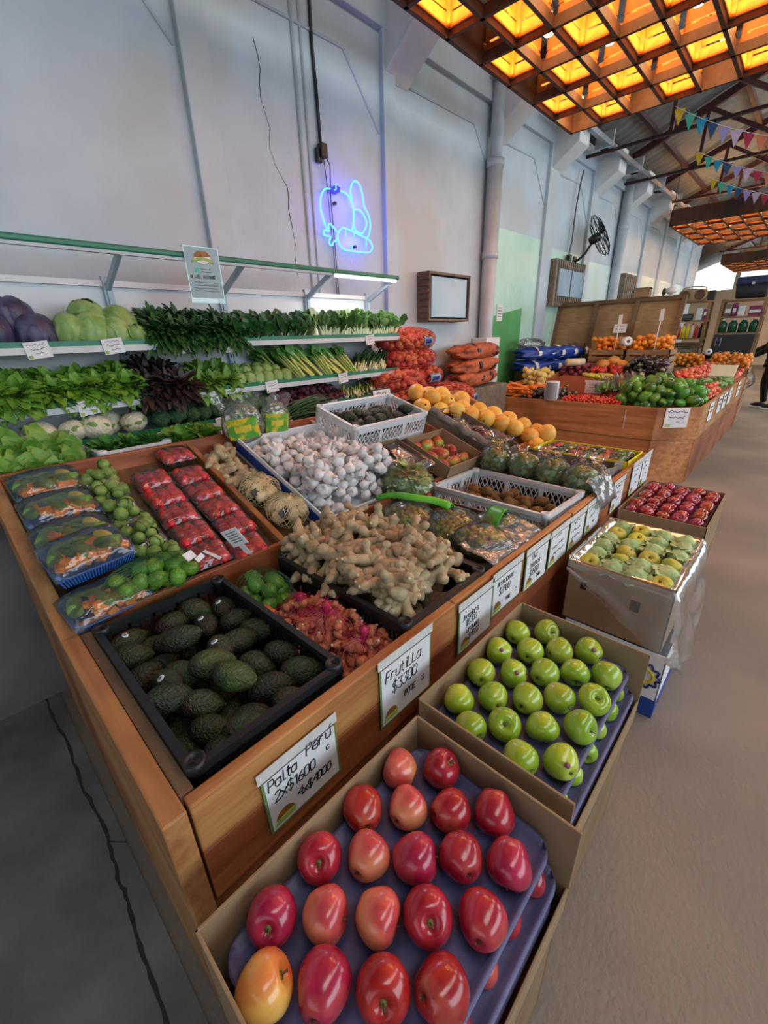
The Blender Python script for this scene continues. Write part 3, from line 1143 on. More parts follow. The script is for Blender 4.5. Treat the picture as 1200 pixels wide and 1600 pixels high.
# tall slatted board
t = thing('slatted_board', 'pallet wood board with two white sheets on the wall below the fan', 'notice board', (XW, 6.86, 1.90))
b = MB()
for i in range(15):
    b.box((.10, i * .076, 0), (.12, i * .076 + .04, .62))
b.box((.0, -.03, 0), (.12, 0, .62))
b.box((.06, 0, .03), (.10, 1.13, .07))
b.box((.06, 0, .55), (.10, 1.13, .59))
b.build('slats', 'wood_grey', t)
b = MB()
b.box((.12, .10, .14), (.128, .53, .50))
b.build('white_sheet', 'board_white', t)
b = MB()
b.box((.12, .58, .14), (.128, 1.04, .50))
b.build('white_sheet', 'board_white', t)
t = thing('slatted_board', 'second pallet wood board, farther along the wall, half hidden behind the wooden back panel', 'notice board', (XW, 10.0, 1.7))
b = MB()
b.box((0, 0, 0), (.14, .08, .85))
for i in range(7):
    b.box((.1, .08 + i * .12, 0), (.12, .15 + i * .12, .85))
b.build('slats', 'wood_grey', t)

# fan
t = thing('wall_fan', 'black wall fan on a bracket, turned towards the aisle', 'fan', (XW, 7.72, 2.55))
b = MB()
b.tube([(.0, 0, 0), (.08, .0, .03), (.16, .02, .10), (.2, .04, .18), (.24, .06, .26)], .018, 8)
b.box((0, -.05, -.08), (.03, .05, .08))
b.build('bracket', 'fan_black', t)
fa = Matrix.Translation((.30, .10, .32)) @ Euler((0, math.radians(62), math.radians(22))).to_matrix().to_4x4()
b = MB()
b.lathe([(0, -.14), (.05, -.135), (.065, -.08), (.065, 0), (.04, .03), (0, .035)], 14, M=fa)
b.build('motor', 'fan_black', t)
b = MB()
for k in range(3):
    a = k * 2.094
    b.leaf(fa @ Vector((.03 * math.cos(a), .03 * math.sin(a), .04)), fa.to_3x3() @ Vector((math.cos(a), math.sin(a), .15)), fa.to_3x3() @ Vector((.3 * math.sin(a), -.3 * math.cos(a), 1)), .25, .17, .05, .1)
b.build('fan_blades', 'fan_black', t)
b = MB()
for r_, z_ in ((.30, .04), (.30, .0), (.22, .085), (.12, .10), (.22, -.05)):
    b.tube([fa @ Vector((r_ * math.cos(a * PI / 14), r_ * math.sin(a * PI / 14), z_)) for a in range(28)], .006, 5, closed=True)
for k in range(24):
    a = k * PI / 12
    b.tube([fa @ Vector((q * math.cos(a), q * math.sin(a), w)) for q, w in ((.03, .105), (.14, .10), (.24, .08), (.30, .02), (.24, -.045), (.07, -.07))], .0022, 4)
b.build('guard', 'fan_black', t)
t = thing('paper_notice', 'small white notice on the dark green part of the wall', 'notice', (XW + .012, 5.42, 1.70))
b = MB()
b.box((0, 0, 0), (.003, .14, .19))
b.build('sheet', 'paper', t)
b = MB()
for i in range(4):
    b.box((.003, .02, .04 + i * .035), (.0035, .12, .05 + i * .035))
b.build('print', 'ink_grey', t)

# ------------------------------------------------------------------ wall shelving
YA, YB = -.62, 2.94
G = thing('shelving_unit', 'white three-tier wall shelving with green shelf edges and green canopy bar', 'shelving', (0, 0, 0))
ups = (-.5, .2, .88, 1.56, 2.26, 2.92)
b = MB()
b.box((-2.985, YA, .2), (-2.965, YB, 1.86))
b.box((-2.985, YA, 1.85), (-2.945, YB, 1.88))
b.box((-2.967, YA, 1.70), (-2.962, YB, 1.705))
b.box((-2.967, YA, 1.42), (-2.962, YB, 1.425))
b.build('back_panel', 'shelf_white', G)
first = None
for y in ups:
    if first is None:
        b = MB()
        b.box((-2.965, -.022, .0), (-2.935, .022, 1.9))
        for k in range(36):
            for s in (-.009, .009):
                b.box((-2.936, s - .003, .3 + k * .044), (-2.9335, s + .003, .322 + k * .044), 1)
        first = b.build('upright', ['upright_blue', 'dark_gap'], G, loc=(0, y, 0))
    else:
        q = first.copy()
        COL.objects.link(q)
        q.location = (0, y, 0)
first = None
for y in ups:
    if first is None:
        b = MB()
        b.bar((-2.94, 0, 1.84), (-2.62, 0, 1.985), .022, .035)
        b.bar((-2.94, 0, 1.74), (-2.94, 0, 1.86), .024, .03)
        first = b.build('canopy_bracket', 'upright_blue', G, loc=(0, y, 0), bev=.003)
    else:
        q = first.copy()
        COL.objects.link(q)
        q.location = (0, y, 0)
b = MB()
b.box((-2.635, YA, 1.975), (-2.60, 2.96, 2.005))
b.build('canopy_bar', 'green_rail', G, bev=.008)
b = MB()
b.box((-2.632, YA, 1.962), (-2.605, 2.24, 1.976))
b.build('bar_underside', 'grey_pipe', G)
b = MB()
b.box((-2.63, 2.28, 1.955), (-2.606, 2.93, 1.974))
b.build('light_tube', 'led_warm', G, bev=.004)
ar = area('tube_light', (-2.618, 2.6, 1.95), (0, 0, 0), .03, .65, 4, (1, .95, .85))
for z, xf, nm in ((1.55, -2.60, 1), (1.275, -2.60, 2), (1.085, -2.585, 3)):
    b = MB()
    b.box((-2.965, YA, z - .02), (xf, YB, z))
    q = b.build('shelf', 'shelf_white', G)
    b = MB()
    b.box((xf - .004, YA, z - .002), (xf + .006, YB, z + .022))
    b.build('green_edge', 'green_rail', q)
    b = MB()
    b.poly([(xf + .002, YA, z - .002), (xf + .014, YA, z - .002), (xf + .008, YA, z - .032), (xf, YA, z - .032)], (0, YB - YA, 0))
    b.build('price_rail', 'white_plastic', q)
b = MB()
b.box((-2.965, YA, 0), (-2.70, YB, .85))
b.build('base', 'shelf_white', G)

# low bench in front of the shelving
t = thing('low_bench', 'low dark wooden bench in front of the wall shelving, carrying leafy crates', 'bench', (0, 0, 0))
b = MB()
b.box((-2.56, YA, .89), (-2.17, 2.9, .93))
b.build('bench_top', 'wood_dark', t)
b = MB()
b.box((-2.25, YA, 0), (-2.24, 2.9, .89))
b.build('front_panel', 'slate', t)  # added panel, its slate tone darkens the view where floor would show
for y in (-.5, .6, 1.7, 2.8):
    b = MB()
    b.box((-2.52, y - .03, 0), (-2.46, y + .03, .89))
    b.box((-2.26, y - .03, 0), (-2.20, y + .03, .89))
    b.build('trestle', 'wood_dark', t)

# price tags on the shelf edges
rnd = random.Random(11)
tags = [(-.2, 1.545, 'leftmost tag on the top shelf rail, under purple cabbage'), (.42, 1.542, 'small white price tag under the purple cabbages'), (.733, 1.548, 'small white price tag under the green cabbages'),
        (1.08, 1.534, 'small white price tag under the curly parsley bunches'), (1.381, 1.531, 'small white price tag under the dark spinach bunches'),
        (2.575, 1.532, 'small white price tag under the upright chard bunches'), (.552, 1.265, 'small white price tag under the light green lettuces'),
        (1.627, 1.264, 'small white price tag under the pale kohlrabi'), (2.266, 1.266, 'small white price tag under the celery'),
        (1.238, 1.085, 'small white price tag under the broccoli'), (2.132, 1.078, 'small white price tag under the beets')]
for y, z, lb in tags[1:]:
    t = thing('price_tag', lb, 'price tag', (-2.584 + (.014 if z < 1.2 else 0), y, z - .005), (math.radians(90), math.radians(-6), math.radians(90)), 'price tags on the shelf rails')
    b = MB()
    b.box((-.048, -.036, 0), (.048, .036, .0015))
    b.build('card', 'paper', t)
    b = MB()
    scribble(b, -.038, .018, .07, .009, .0009, rnd, .0018)
    scribble(b, -.03, .0, .06, .011, .0011, rnd, .0018)
    scribble(b, -.015, -.02, .045, .009, .0009, rnd, .0018)
    b.build('handwriting', 'ink', t)
    b = MB()
    b.ell((-.036, -.026, .0015), (.009, .008, .0008), 8, 4)
    b.build('logo', 'logo_green', t)

# plastic sleeve notice hanging from the canopy bar
t = thing('hanging_notice', 'grey plastic sleeve with payment notice and round farm logo hanging from the green canopy bar', 'sign', (-2.588, 1.285, 2.03), (math.radians(90), 0, math.radians(90)))
b = MB()
b.box((-.095, -.25, -.001), (.095, 0, .001))
b.build('sheet', 'grey_paper', t)
b = MB()
b.box((-.10, -.275, .001), (.10, .004, .002))
b.box((-.10, -.0, -.03), (.10, .004, .0))
b.build('sleeve', 'glass_pane', t)
b = MB()
b.ell((0, -.05, .002), (.052, .032, .001), 18, 6)
b.build('logo_ground', 'paper', t)
b = MB()
b.poly([(-.05, -.05, .003), (-.04, -.03, .003), (-.02, -.017, .003), (.01, -.014, .003), (.035, -.022, .003), (.05, -.04, .003)], (0, 0, .001))
b.build('logo_field', 'logo_brown', t)
b = MB()
b.poly([(-.062, -.062, .004), (-.03, -.05, .004), (.0, -.046, .004), (.03, -.05, .004), (.062, -.062, .004), (.062, -.076, .004), (.03, -.065, .004), (0, -.061, .004), (-.03, -.065, .004), (-.062, -.076, .004)], (0, 0, .001))
b.build('logo_band', 'logo_green', t)
b = MB()
b.box((-.05, -.125, .002), (-.028, -.10, .003))
b.build('pay_mark', 'flag_mint', t)
b = MB()
scribble(b, -.02, -.108, .06, .007, .0009, rnd, .003)
scribble(b, -.02, -.122, .06, .007, .0009, rnd, .003)
write(b, 'ALIAS: IRINARF', -.085, -.152, .018, .0013, 0, 1.3, None, 0, .003)
for i in range(4):
    scribble(b, -.07, -.175 - i * .014, .14, .006, .0007, rnd, .003)
b.build('lettering', 'ink', t)


# ------------------------------------------------------------------ leafy vegetables
def dirv(th, ph):
    return Vector((math.sin(th) * math.cos(ph), math.sin(th) * math.sin(ph), math.cos(th)))


def head_bunch(name, m, seed, n, L, Wd, ruf, core=.02, stem=None, spread=1.45, curl=.35, seg=4, tip=.8):
    r = random.Random(seed)
    mb = MB()
    for i in range(n):
        u = (i + .5) / n
        th = spread * (u ** .6)
        ph = i * 2.39996 + r.uniform(-.3, .3)
        d = dirv(th, ph)
        nr = Vector((0, 0, 1)) - d * d.z if th > .15 else Vector((1, 0, 0))
        sc = r.uniform(.8, 1.12) * (.75 + .25 * u)
        mb.leaf(d * core, d + Vector((r.uniform(-.15, .15), r.uniform(-.15, .15), 0)), nr, L * sc, Wd * sc, curl * r.uniform(.4, 1.3), .35, ruf, r, 0, seg, tip=tip)
    o = mb.build(name, m)
    if stem:
        b2 = MB()
        b2.lathe([(.0, -.01), (.022, -.008), (.02, .02), (0, .05)], 8)
        b2.build('stalk_base', stem, o)
    return o


def fan_bunch(name, m, ms, seed, n, L, Wd, stalk, ruf, spread=.5, lean=-.15, curl=.25, thick=1.0, tip=.8):
    """upright bunch: white stalks tied low, blades above"""
    r = random.Random(seed)
    mb, ms_ = MB(), MB()
    for i in range(n):
        a = r.uniform(-spread, spread)
        d = Vector((lean + r.uniform(-.25, .35), a, 1)).normalized()
        base = Vector((r.uniform(-.03, .03), a * .04 + r.uniform(-.015, .015), 0))
        st = stalk * r.uniform(.75, 1.15)
        p1 = base + d * st
        ms_.tube([base, base + d * st * .55, p1, p1 + d * L * .35], [Wd * .10 * thick, Wd * .085 * thick, Wd * .06 * thick, Wd * .02], 5, 0, caps=False)
        nr = Vector((1, a * .5 + r.uniform(-.6, .6), .3))
        mb.leaf(p1, d, nr, L * r.uniform(.75, 1.15), Wd * r.uniform(.8, 1.2), curl * r.uniform(-.4, 1.4), .3, ruf, r, 0, 5, tip=tip)
    o = mb.build(name, m)
    ms_.build('stalks', ms, o)
    return o


def cabbage(name, m, seed, R):
    r = random.Random(seed)
    mb = MB()
    mb.ell((0, 0, 0), (R * .93, R * .93, R * .86), 16, 10, fn=lambda p: p * (1 + .05 * noise.noise(p * 3 + Vector((seed, 0, 0)))))
    o = mb.build(name, m)
    mb = MB()
    for i in range(7):
        ph0, tilt = i * 2.4, r.uniform(.5, 1.1)
        M = Euler((0, tilt, ph0)).to_matrix().to_4x4()

        def f(u, v):
            th = (u - .18) * 2.0
            ph = (v - .5) * 2.1 * (1 - .35 * u)
            k = R * (.95 + .02 * i / 7 + .9 * max(0, u - .52) ** 1.5 + .035 * math.sin(v * 17 + i) * u + .10 * abs(v - .5) + .05 * noise.noise(Vector((u * 4, v * 5, i + seed))) + .03 * math.exp(-((v - .5) / .05) ** 2))
            return Vector((math.sin(th) * math.cos(ph) * 1.0, math.sin(ph) * math.cos(th * .4), math.cos(th) * math.cos(ph))) * k
        mb.grid(f, 9, 14, M=M)
    mb.build('outer_leaves', m, o)
    return o


rnd = random.Random(21)


def row(kind, ys, xs, z, dz, label, cat, group, jit=.02, rots=None, sc=(.9, 1.1), tilt=.5):
    front = [i for i in range(len(ys)) if xs[i % len(xs)] > -2.72]
    order = {}
    for side in (True, False):
        for n, i in enumerate(sorted((i for i in range(len(ys)) if (xs[i % len(xs)] > -2.72) == side), key=lambda i: ys[i])):
            order[i] = '%s from the left%s' % (ORD[n], '' if len(front) in (0, len(ys)) else ' in front' if side else ' behind')
    base = label
    label = (lambda i: '%s, %s' % (base, order[i])) if isinstance(base, str) else base
    for i, y in enumerate(ys):
        x = xs[i % len(xs)] + rnd.uniform(-jit, jit) * .5
        rot = (rnd.uniform(-.15, .15), tilt + rnd.uniform(-.15, .15), rnd.uniform(-.4, .4)) if rots is None else rots()
        kind.put((x, y + rnd.uniform(-jit, jit), z + (dz[i % len(dz)] if isinstance(dz, tuple) else dz)), rot, label if isinstance(label, str) else label(i), cat, group, rnd.uniform(*sc))


K = Kind([cabbage('purple_cabbage', 'cabbage_purple', i, .088) for i in range(3)])
row(K, (-.1, .12, .30, .47, .20, .40), (-2.74, -2.74, -2.73, -2.73, -2.78, -2.79), 1.63, (0, 0, 0, -.01, .07, .06), 'dark purple cabbage at the top shelf left end', 'cabbage', 'purple cabbages on the top shelf', .01, tilt=0)
K = Kind([cabbage('green_cabbage', 'cabbage_green', i + 20, .082) for i in range(3)])
labs = ['pale green cabbage beside the purple cabbages on the top shelf', 'large split green cabbage in the middle of the top shelf cabbage heap', 'green cabbage at the back right of the top shelf cabbage heap',
        'green cabbage at the front of the top shelf, left of the small round one', 'topmost green cabbage on the top shelf heap', 'small round pale cabbage next to the parsley on the top shelf']
for i, (y, x, z, s) in enumerate(((.60, -2.70, 1.63, .95), (.69, -2.68, 1.63, 1.0), (.83, -2.75, 1.665, 1.0), (.78, -2.66, 1.62, .85), (.70, -2.77, 1.69, 1.05), (.875, -2.645, 1.60, .6))):
    K.put((x, y, z), (rnd.uniform(-.3, .3), rnd.uniform(-.2, .4), rnd.uniform(0, 6)), labs[i], 'cabbage', None, s)
K.drop_unused()
K = Kind([head_bunch('parsley_bunch', 'leaf_dark', 40 + i, 150, .115, .036, .35, curl=.7, seg=4) for i in range(3)])
row(K, (.97, 1.06, 1.15, 1.24, 1.33, 1.42, 1.02, 1.14, 1.27, 1.38), (-2.66, -2.65, -2.65, -2.66, -2.66, -2.67, -2.78, -2.78, -2.79, -2.79), 1.585, (0, 0, 0, 0, 0, 0, .06, .06, .05, .05), 'dark green curly parsley bunch on the top shelf', 'parsley', 'parsley bunches on the top shelf')
K = Kind([fan_bunch('spinach_bunch', 'leaf_dark', 'stem_white', 50 + i, 34, .12, .085, .03, .10, .7, .1, .5) for i in range(3)])
row(K, (1.48, 1.58, 1.68, 1.78, 1.88, 1.97, 1.54, 1.70, 1.85), (-2.66, -2.65, -2.66, -2.65, -2.66, -2.66, -2.78, -2.77, -2.78), 1.555, (0, 0, 0, 0, 0, 0, .03, .03, .03), 'dark spinach bunch on the top shelf', 'spinach', 'spinach bunches on the top shelf', tilt=.35, sc=(.85, 1.0))
K = Kind([fan_bunch('chard_bunch', 'leaf_chard', 'stem_white', 60 + i, 34, .115, .09, .07, .22, .5, -.1, .35, 1.5) for i in range(3)])
row(K, (2.06, 2.17, 2.28, 2.39, 2.50, 2.60, 2.71, 2.81, 2.90), (-2.67,), 1.555, 0.0, lambda i: ('leftmost upright chard bunch on the top shelf, next to the spinach' if i == 0 else 'upright chard bunch at the right end of the top shelf' if i == 8 else '%s upright chard bunch from the left on the top shelf' % ORD[i]), 'chard', 'chard bunches on the top shelf', .01, tilt=.05, sc=(.85, 1.0))
K = Kind([head_bunch('lettuce', 'leaf_lettuce', 70 + i, 110, .105, .062, .20, curl=.7, seg=4) for i in range(3)])
row(K, [-.15 + i * .115 for i in range(9)] + [.0 + i * .15 for i in range(6)], (-2.67,) * 9 + (-2.80,) * 6, 1.325, (0,) * 9 + (.035,) * 6, 'light green loose lettuce, middle shelf left end', 'lettuce', 'light lettuces on the middle shelf')
K = Kind([head_bunch('dark_lettuce', 'leaf_black', 80 + i, 100, .12, .045, .25, curl=.7, seg=4) for i in range(2)])
row(K, (.86, .96, 1.06, 1.0, .90), (-2.66, -2.65, -2.66, -2.79, -2.78), 1.30, (0, 0, 0, .07, .07), 'very dark red lettuce on the middle shelf', 'lettuce', 'dark lettuces on the middle shelf')
K = Kind([head_bunch('green_lettuce', 'leaf_light', 90 + i, 80, .095, .06, .16, curl=.7, seg=4) for i in range(2)])
row(K, (1.16, 1.25, 1.34, 1.42, 1.22, 1.36), (-2.67, -2.66, -2.67, -2.68, -2.8, -2.8), 1.30, (0, 0, 0, 0, .05, .05), 'bright lettuce right of the dark lettuce', 'lettuce', 'bright lettuces on the middle shelf')


def kohl(i):
    o = cabbage('small_pale_cabbage', 'cabbage_green', 100 + i, .045)
    return o


K = Kind([kohl(i) for i in range(3)])
row(K, [1.42 + i * .072 for i in range(6)] + [1.45 + i * .075 for i in range(5)] + [1.48 + i * .08 for i in range(4)], (-2.645,) * 6 + (-2.72,) * 5 + (-2.78,) * 4, 1.32, (0,) * 6 + (.035,) * 5 + (.05,) * 4, 'small round pale cabbage on the middle shelf', 'cabbage', 'small pale cabbages on the middle shelf', .008, tilt=0)
K = Kind([fan_bunch('celery_bunch', 'leaf_mid', 'stem_yellow', 110 + i, 14, .09, .07, .21, .2, .16, -.2, .4, 1.5) for i in range(3)])
row(K, [1.92 + i * .085 for i in range(7)] + [1.84, 1.95, 2.07], (-2.63,) * 7 + (-2.78,) * 3, 1.29, (0,) * 7 + (.02,) * 3, 'yellow stalked celery bunch on the middle shelf', 'celery', 'celery bunches on the middle shelf', .008, rots=lambda: (rnd.uniform(.55, .75), -.35, rnd.uniform(-.1, .1)), sc=(.8, .95))


def onion_bundle(name, seed, n=40, L=.4, m='leaf_dark', ms='stem_white', R=.05):
    r = random.Random(seed)
    mb, mw = MB(), MB()
    for i in range(n):
        a, q = r.uniform(0, 6.28), R * math.sqrt(r.random())
        p = Vector((q * math.cos(a), 0, R + q * math.sin(a)))
        d = Vector((r.uniform(-.22, .22), 1, r.uniform(-.05, .28)))
        pts = [p + d * (L * t) - Vector((0, 0, .22 * L * t * t)) for t in (0, .3, .6, .85, 1)]
        pts = [Vector((v.x, v.y, max(.006, v.z))) for v in pts]
        mb.tube(pts[:], [.006, .006, .005, .003, .001], 5, 0)
        mw.tube([p - d * .10, p - d * .05, p], [.007, .008, .0062], 5, 0)
    o = mb.build(name, m)
    mw.build('white_ends', ms, o)
    return o


K = Kind([onion_bundle('leek_bundle', 130 + i, 30, .22) for i in range(2)])
row(K, (2.52, 2.62, 2.72, 2.82), (-2.68, -2.7, -2.68, -2.7), 1.285, 0, 'dark leek bundle, middle shelf right end', 'leeks', 'leek bundles on the middle shelf', rots=lambda: (.5, rnd.uniform(-.1, .1), rnd.uniform(.3, .9)))


def cauli(seed):
    r = random.Random(seed)
    mb = MB()
    mb.ell((0, 0, 0), (.075, .075, .06), 22, 14, fn=lambda p: p * (1 + .10 * noise.noise(p * 4.5 + Vector((seed, 0, 0))) + .05 * noise.noise(p * 11)))
    o = mb.build('cauliflower', 'cauliflower')
    mb = MB()
    for i in range(8):
        a = i * .785
        mb.leaf((.03 * math.cos(a), .03 * math.sin(a), -.05), (math.cos(a), math.sin(a), .45), (-math.cos(a), -math.sin(a), 1), .075, .06, -.5, .4, .05, r, 0, 4)
    mb.build('wrapper_leaves', 'cabbage_green', o)
    return o


K = Kind([cauli(i) for i in range(2)])
labs = ['creamy cauliflower at the left end of the lower shelf', 'second creamy cauliflower from the left on the lower shelf', 'cauliflower with green wrapper leaves beside the broccoli on the lower shelf', 'darker cauliflower behind the creamy ones on the lower shelf', 'leftmost shaded cauliflower on the lower shelf']
for i, (y, x) in enumerate(((.47, -2.65), (.57, -2.64), (.76, -2.66), (.66, -2.76), (.34, -2.68))):
    K.put((x, y, 1.15), (rnd.uniform(-.3, .3), .3, rnd.uniform(0, 6)), labs[i], 'cauliflower', None, rnd.uniform(.9, 1.05))


def brocc(seed):
    mb = MB()
    r = random.Random(seed)
    for i in range(16):
        th, ph = 1.25 * ((i + .5) / 16) ** .55, i * 2.4
        d = dirv(th, ph)
        mb.ell(d * .038, .026 * r.uniform(.85, 1.15), 9, 6, fn=lambda p: p * (1 + .16 * noise.noise(p * 5 + Vector((i, seed, 0)))))
    o = mb.build('broccoli', 'broccoli')
    mb = MB()
    mb.tube([(0, 0, -.05), (0, 0, 0), (0, 0, .03)], [.016, .018, .03], 8)
    mb.build('stem', 'cabbage_green', o)
    return o


K = Kind([brocc(i) for i in range(3)])
row(K, [.90 + i * .085 for i in range(9)] + [.93 + i * .085 for i in range(8)] + [.9 + i * .1 for i in range(7)], (-2.64,) * 9 + (-2.73,) * 8 + (-2.82,) * 7, 1.135, (0,) * 9 + (.04,) * 8 + (.06,) * 7, 'dark green broccoli head on the lower shelf', 'broccoli', 'broccoli heads on the lower shelf', .012, tilt=.5)


def beets(seed):
    r = random.Random(seed)
    mb, ml = MB(), MB()
    for i in range(6):
        c = (r.uniform(-.04, .04), r.uniform(-.05, .05), r.uniform(.02, .06))
        mb.ell(c, .024, 8, 6)
        for k in range(3):
            ml.tube([c, (c[0] - .06, c[1] + r.uniform(-.03, .03), c[2] + .02), (c[0] - .13, c[1] + r.uniform(-.05, .05), c[2] + r.uniform(0, .05))], [.004, .003, .003], 4)
    o = mb.build('beet_bunch', 'beet')
    ml.build('beet_stalks', 'radicchio', o)
    return o


K = Kind([beets(i) for i in range(3)])
row(K, [1.70 + i * .09 for i in range(7)] + [1.75 + i * .1 for i in range(6)], (-2.64,) * 7 + (-2.74,) * 6, 1.088, (0,) * 7 + (.05,) * 6, 'dark red beet bunch on the lower shelf', 'beets', 'beet bunches on the lower shelf', rots=lambda: (0, .1, rnd.uniform(-.4, .4)))
K = Kind([onion_bundle('pale_spring_onion_bundle', 150 + i, 30, .16, 'stem_yellow', 'stem_white', .04) for i in range(2)])
row(K, (2.34, 2.44, 2.54, 2.64, 2.74), (-2.68, -2.66), 1.09, 0, 'pale spring onion bundle, lower shelf right end', 'spring onions', 'pale spring onion bundles', rots=lambda: (.2, 0, rnd.uniform(.8, 1.3)))

# leafy greens on the low bench
K = Kind([fan_bunch('arugula_bunch', 'leaf_light', 'stem_white', 160 + i, 44, .125, .07, .07, .07, .8, .15, .6, 1.0, .8) for i in range(3)])
row(K, (-.12, .0, .10, .19, .27, .05, .16, .25), (-2.28, -2.25, -2.24, -2.25, -2.27, -2.38, -2.38, -2.38), .96, (0, 0, 0, 0, 0, .06, .06, .05), 'tall light green leaf bunch on the low bench', 'leafy greens', 'tall leaf bunches on the low bench', tilt=.15, sc=(.9, 1.05))

# ------------------------------------------------------------------ crates, cartons
def plastic_crate(name, label, loc, rot, w, d, h, m, style, group=None):
    t = thing(name, label, 'crate', loc, rot, group)
    T = .006
    b = MB()
    b.box((-w / 2 + .01, -d / 2 + .01, 0), (w / 2 - .01, d / 2 - .01, .006))
    b.build('base', m, t)

    def wall(L):
        q = MB()      # along local x, centred, thickness in y
        q.box((-L / 2, -.010, h - .022), (L / 2, .008, h))
        q.box((-L / 2, -.006, h - .042), (L / 2, .0, h - .022))
        q.box((-L / 2, -.004, 0), (L / 2, .004, .03))
        if style == 'slot':
            zs = ((.03, h * .42), (h * .42 + .02, h - .042))
            q.box((-L / 2, -.004, h * .42), (L / 2, .004, h * .42 + .02))
            n = int(L / .017)
            for i in range(n + 1):
                x = -L / 2 + L * i / n
                for (a, c) in zs:
                    q.box((x - .0038, -.003, a), (x + .0038, .003, c))
            for i in range(1, 5):
                x = -L / 2 + L * i / 5
                q.box((x - .004, -.011, .0), (x + .004, .0, h - .02))
        else:
            n = max(3, int(L / .030))
            z0, z1 = .03, h - .035
            for i in range(-2, n):
                for s in (1, -1):
                    xa, xb = -L / 2 + L * i / n, -L / 2 + L * (i + 2) / n
                    za, zb = (z0, z1) if s > 0 else (z1, z0)
                    if xa < -L / 2:
                        u = (-L / 2 - xa) / (xb - xa)
                        xa, za = -L / 2, za + (zb - za) * u
                    if xb > L / 2:
                        u = (L / 2 - xa) / (xb - xa)
                        xb, zb = L / 2, za + (zb - za) * u
                    q.bar((xa, 0, za), (xb, 0, zb), .0042, .005, (0, 1, 0))
            for i in range(0, 4):
                x = -L / 2 + L * i / 3
                q.box((x - .012, -.005, 0), (x + .012, .005, h))
        return q
    p = wall(w - .03)
    s1 = p.build('side_panel', m, t, loc=(0, -d / 2 + .006, 0))
    s2 = s1.copy()
    COL.objects.link(s2)
    s2.location = (0, d / 2 - .006, 0)
    s2.rotation_euler = (0, 0, PI)
    p = wall(d - .03)
    s1 = p.build('side_panel', m, t, loc=(w / 2 - .006, 0, 0), rot=(0, 0, PI / 2))
    s2 = s1.copy()
    COL.objects.link(s2)
    s2.location = (-w / 2 + .006, 0, 0)
    s2.rotation_euler = (0, 0, -PI / 2)
    first = None
    for sx in (-1, 1):
        for sy in (-1, 1):
            if first is None:
                q = MB()
                q.lathe([(.017, 0), (.019, .01), (.019, h - .02), (.022, h - .018), (.022, h + .004), (.017, h + .006), (.015, h + .001), (.008, h - .002), (0, h - .002)], 14)
                first = c = q.build('corner_post', m, t)
            else:
                c = first.copy()
                COL.objects.link(c)
            c.location = (sx * (w / 2 - .016), sy * (d / 2 - .016), 0)
    return t


def carton(name, label, loc, rot, w, d, h, m, low=None, th=.006, group=None, cat='box', inner=None):
    """open cardboard box; low = height of the wall on the +x side"""
    t = thing(name, label, cat, loc, rot, group)
    mi = inner or m

    def pan(nm, a, c):
        b = MB()
        b.box(a, c)
        return b.build(nm, m, t, bev=.0015)
    pan('base', (-w / 2, -d / 2, 0), (w / 2, d / 2, th))
    pan('side_panel', (-w / 2, -d / 2, 0), (w / 2, -d / 2 + th, h))
    pan('side_panel', (-w / 2, d / 2 - th, 0), (w / 2, d / 2, h))
    pan('back_panel', (-w / 2, -d / 2, 0), (-w / 2 + th, d / 2, h))
    pan('front_panel', (w / 2 - th, -d / 2, 0), (w / 2, d / 2, low or h))
    return t


# ------------------------------------------------------------------ the near display stand
BT = math.atan2(.29, .75)


def bedz(x):
    return .80 + (-1.35 - x) * .29 / .75


D = thing('display_stand', 'long wooden produce stand in the foreground with a sloping back bed', 'display stand', (0, 0, 0))
b = MB()
b.poly([(-.605, .056, 0), (-.605, .056, .782), (-1.34, .056, .782), (-2.135, .056, 1.10), (-2.135, .056, 0)], (0, .044, 0))
b.build('end_panel', 'wood_x', D, bev=.004)
b = MB()
b.box((-1.33, .101, .755), (-.64, .128, .781))
b.build('ledge', 'wood_dark', D, bev=.003)
b = MB()
b.poly([(-.605, 3.16, 0), (-.605, 3.16, .782), (-1.34, 3.16, .782), (-2.135, 3.16, 1.10), (-2.135, 3.16, 0)], (0, .04, 0))
b.build('end_panel', 'wood_x', D, bev=.004)
segs = ((.105, .93, .0), (.934, 1.86, .004), (1.864, 3.158, .0))
for (y0, y1, dx) in segs:
    b = MB()
    b.box((-.635, y0, .652), (-.605 - dx, y1, .784))
    b.build('front_board', 'wood_y', D, bev=.004)
    b = MB()
    b.box((-.635, y0, .50), (-.606 - dx, y1, .650))
    b.build('front_board', 'wood_red', D, bev=.004)
b = MB()
b.box((-.66, .10, .0), (-.628, 3.16, .49))
b.build('lower_board', 'wood_red', D, bev=.003)
b = MB()
b.box((-1.365, .10, .60), (-1.343, 3.16, .803))
b.build('step_board', 'wood_red', D, bev=.003)
b = MB()
b.box((-1.345, .10, .58), (-.635, 3.16, .598))
b.build('front_deck', 'wood_dark', D)
b = MB()
b.poly([(-1.36, .10, bedz(-1.36) - .058), (-2.11, .10, bedz(-2.11) - .058), (-2.11, .10, bedz(-2.11) - .076), (-1.36, .10, bedz(-1.36) - .076)], (0, 3.06, 0))
b.build('sloping_bed', 'wood_dark', D)
b = MB()
b.box((-2.135, .10, .2), (-2.108, 3.16, 1.105))
b.build('back_board', 'wood_red', D, bev=.004)
for y in (.806, 1.555, 2.33):
    b = MB()
    b.poly([(-1.362, y, bedz(-1.362) - .06), (-1.362, y, bedz(-1.362) + .002), (-2.11, y, bedz(-2.11) + .002), (-2.11, y, bedz(-2.11) - .06)], (0, .026, 0))
    b.build('divider', 'wood_x', D, bev=.004)

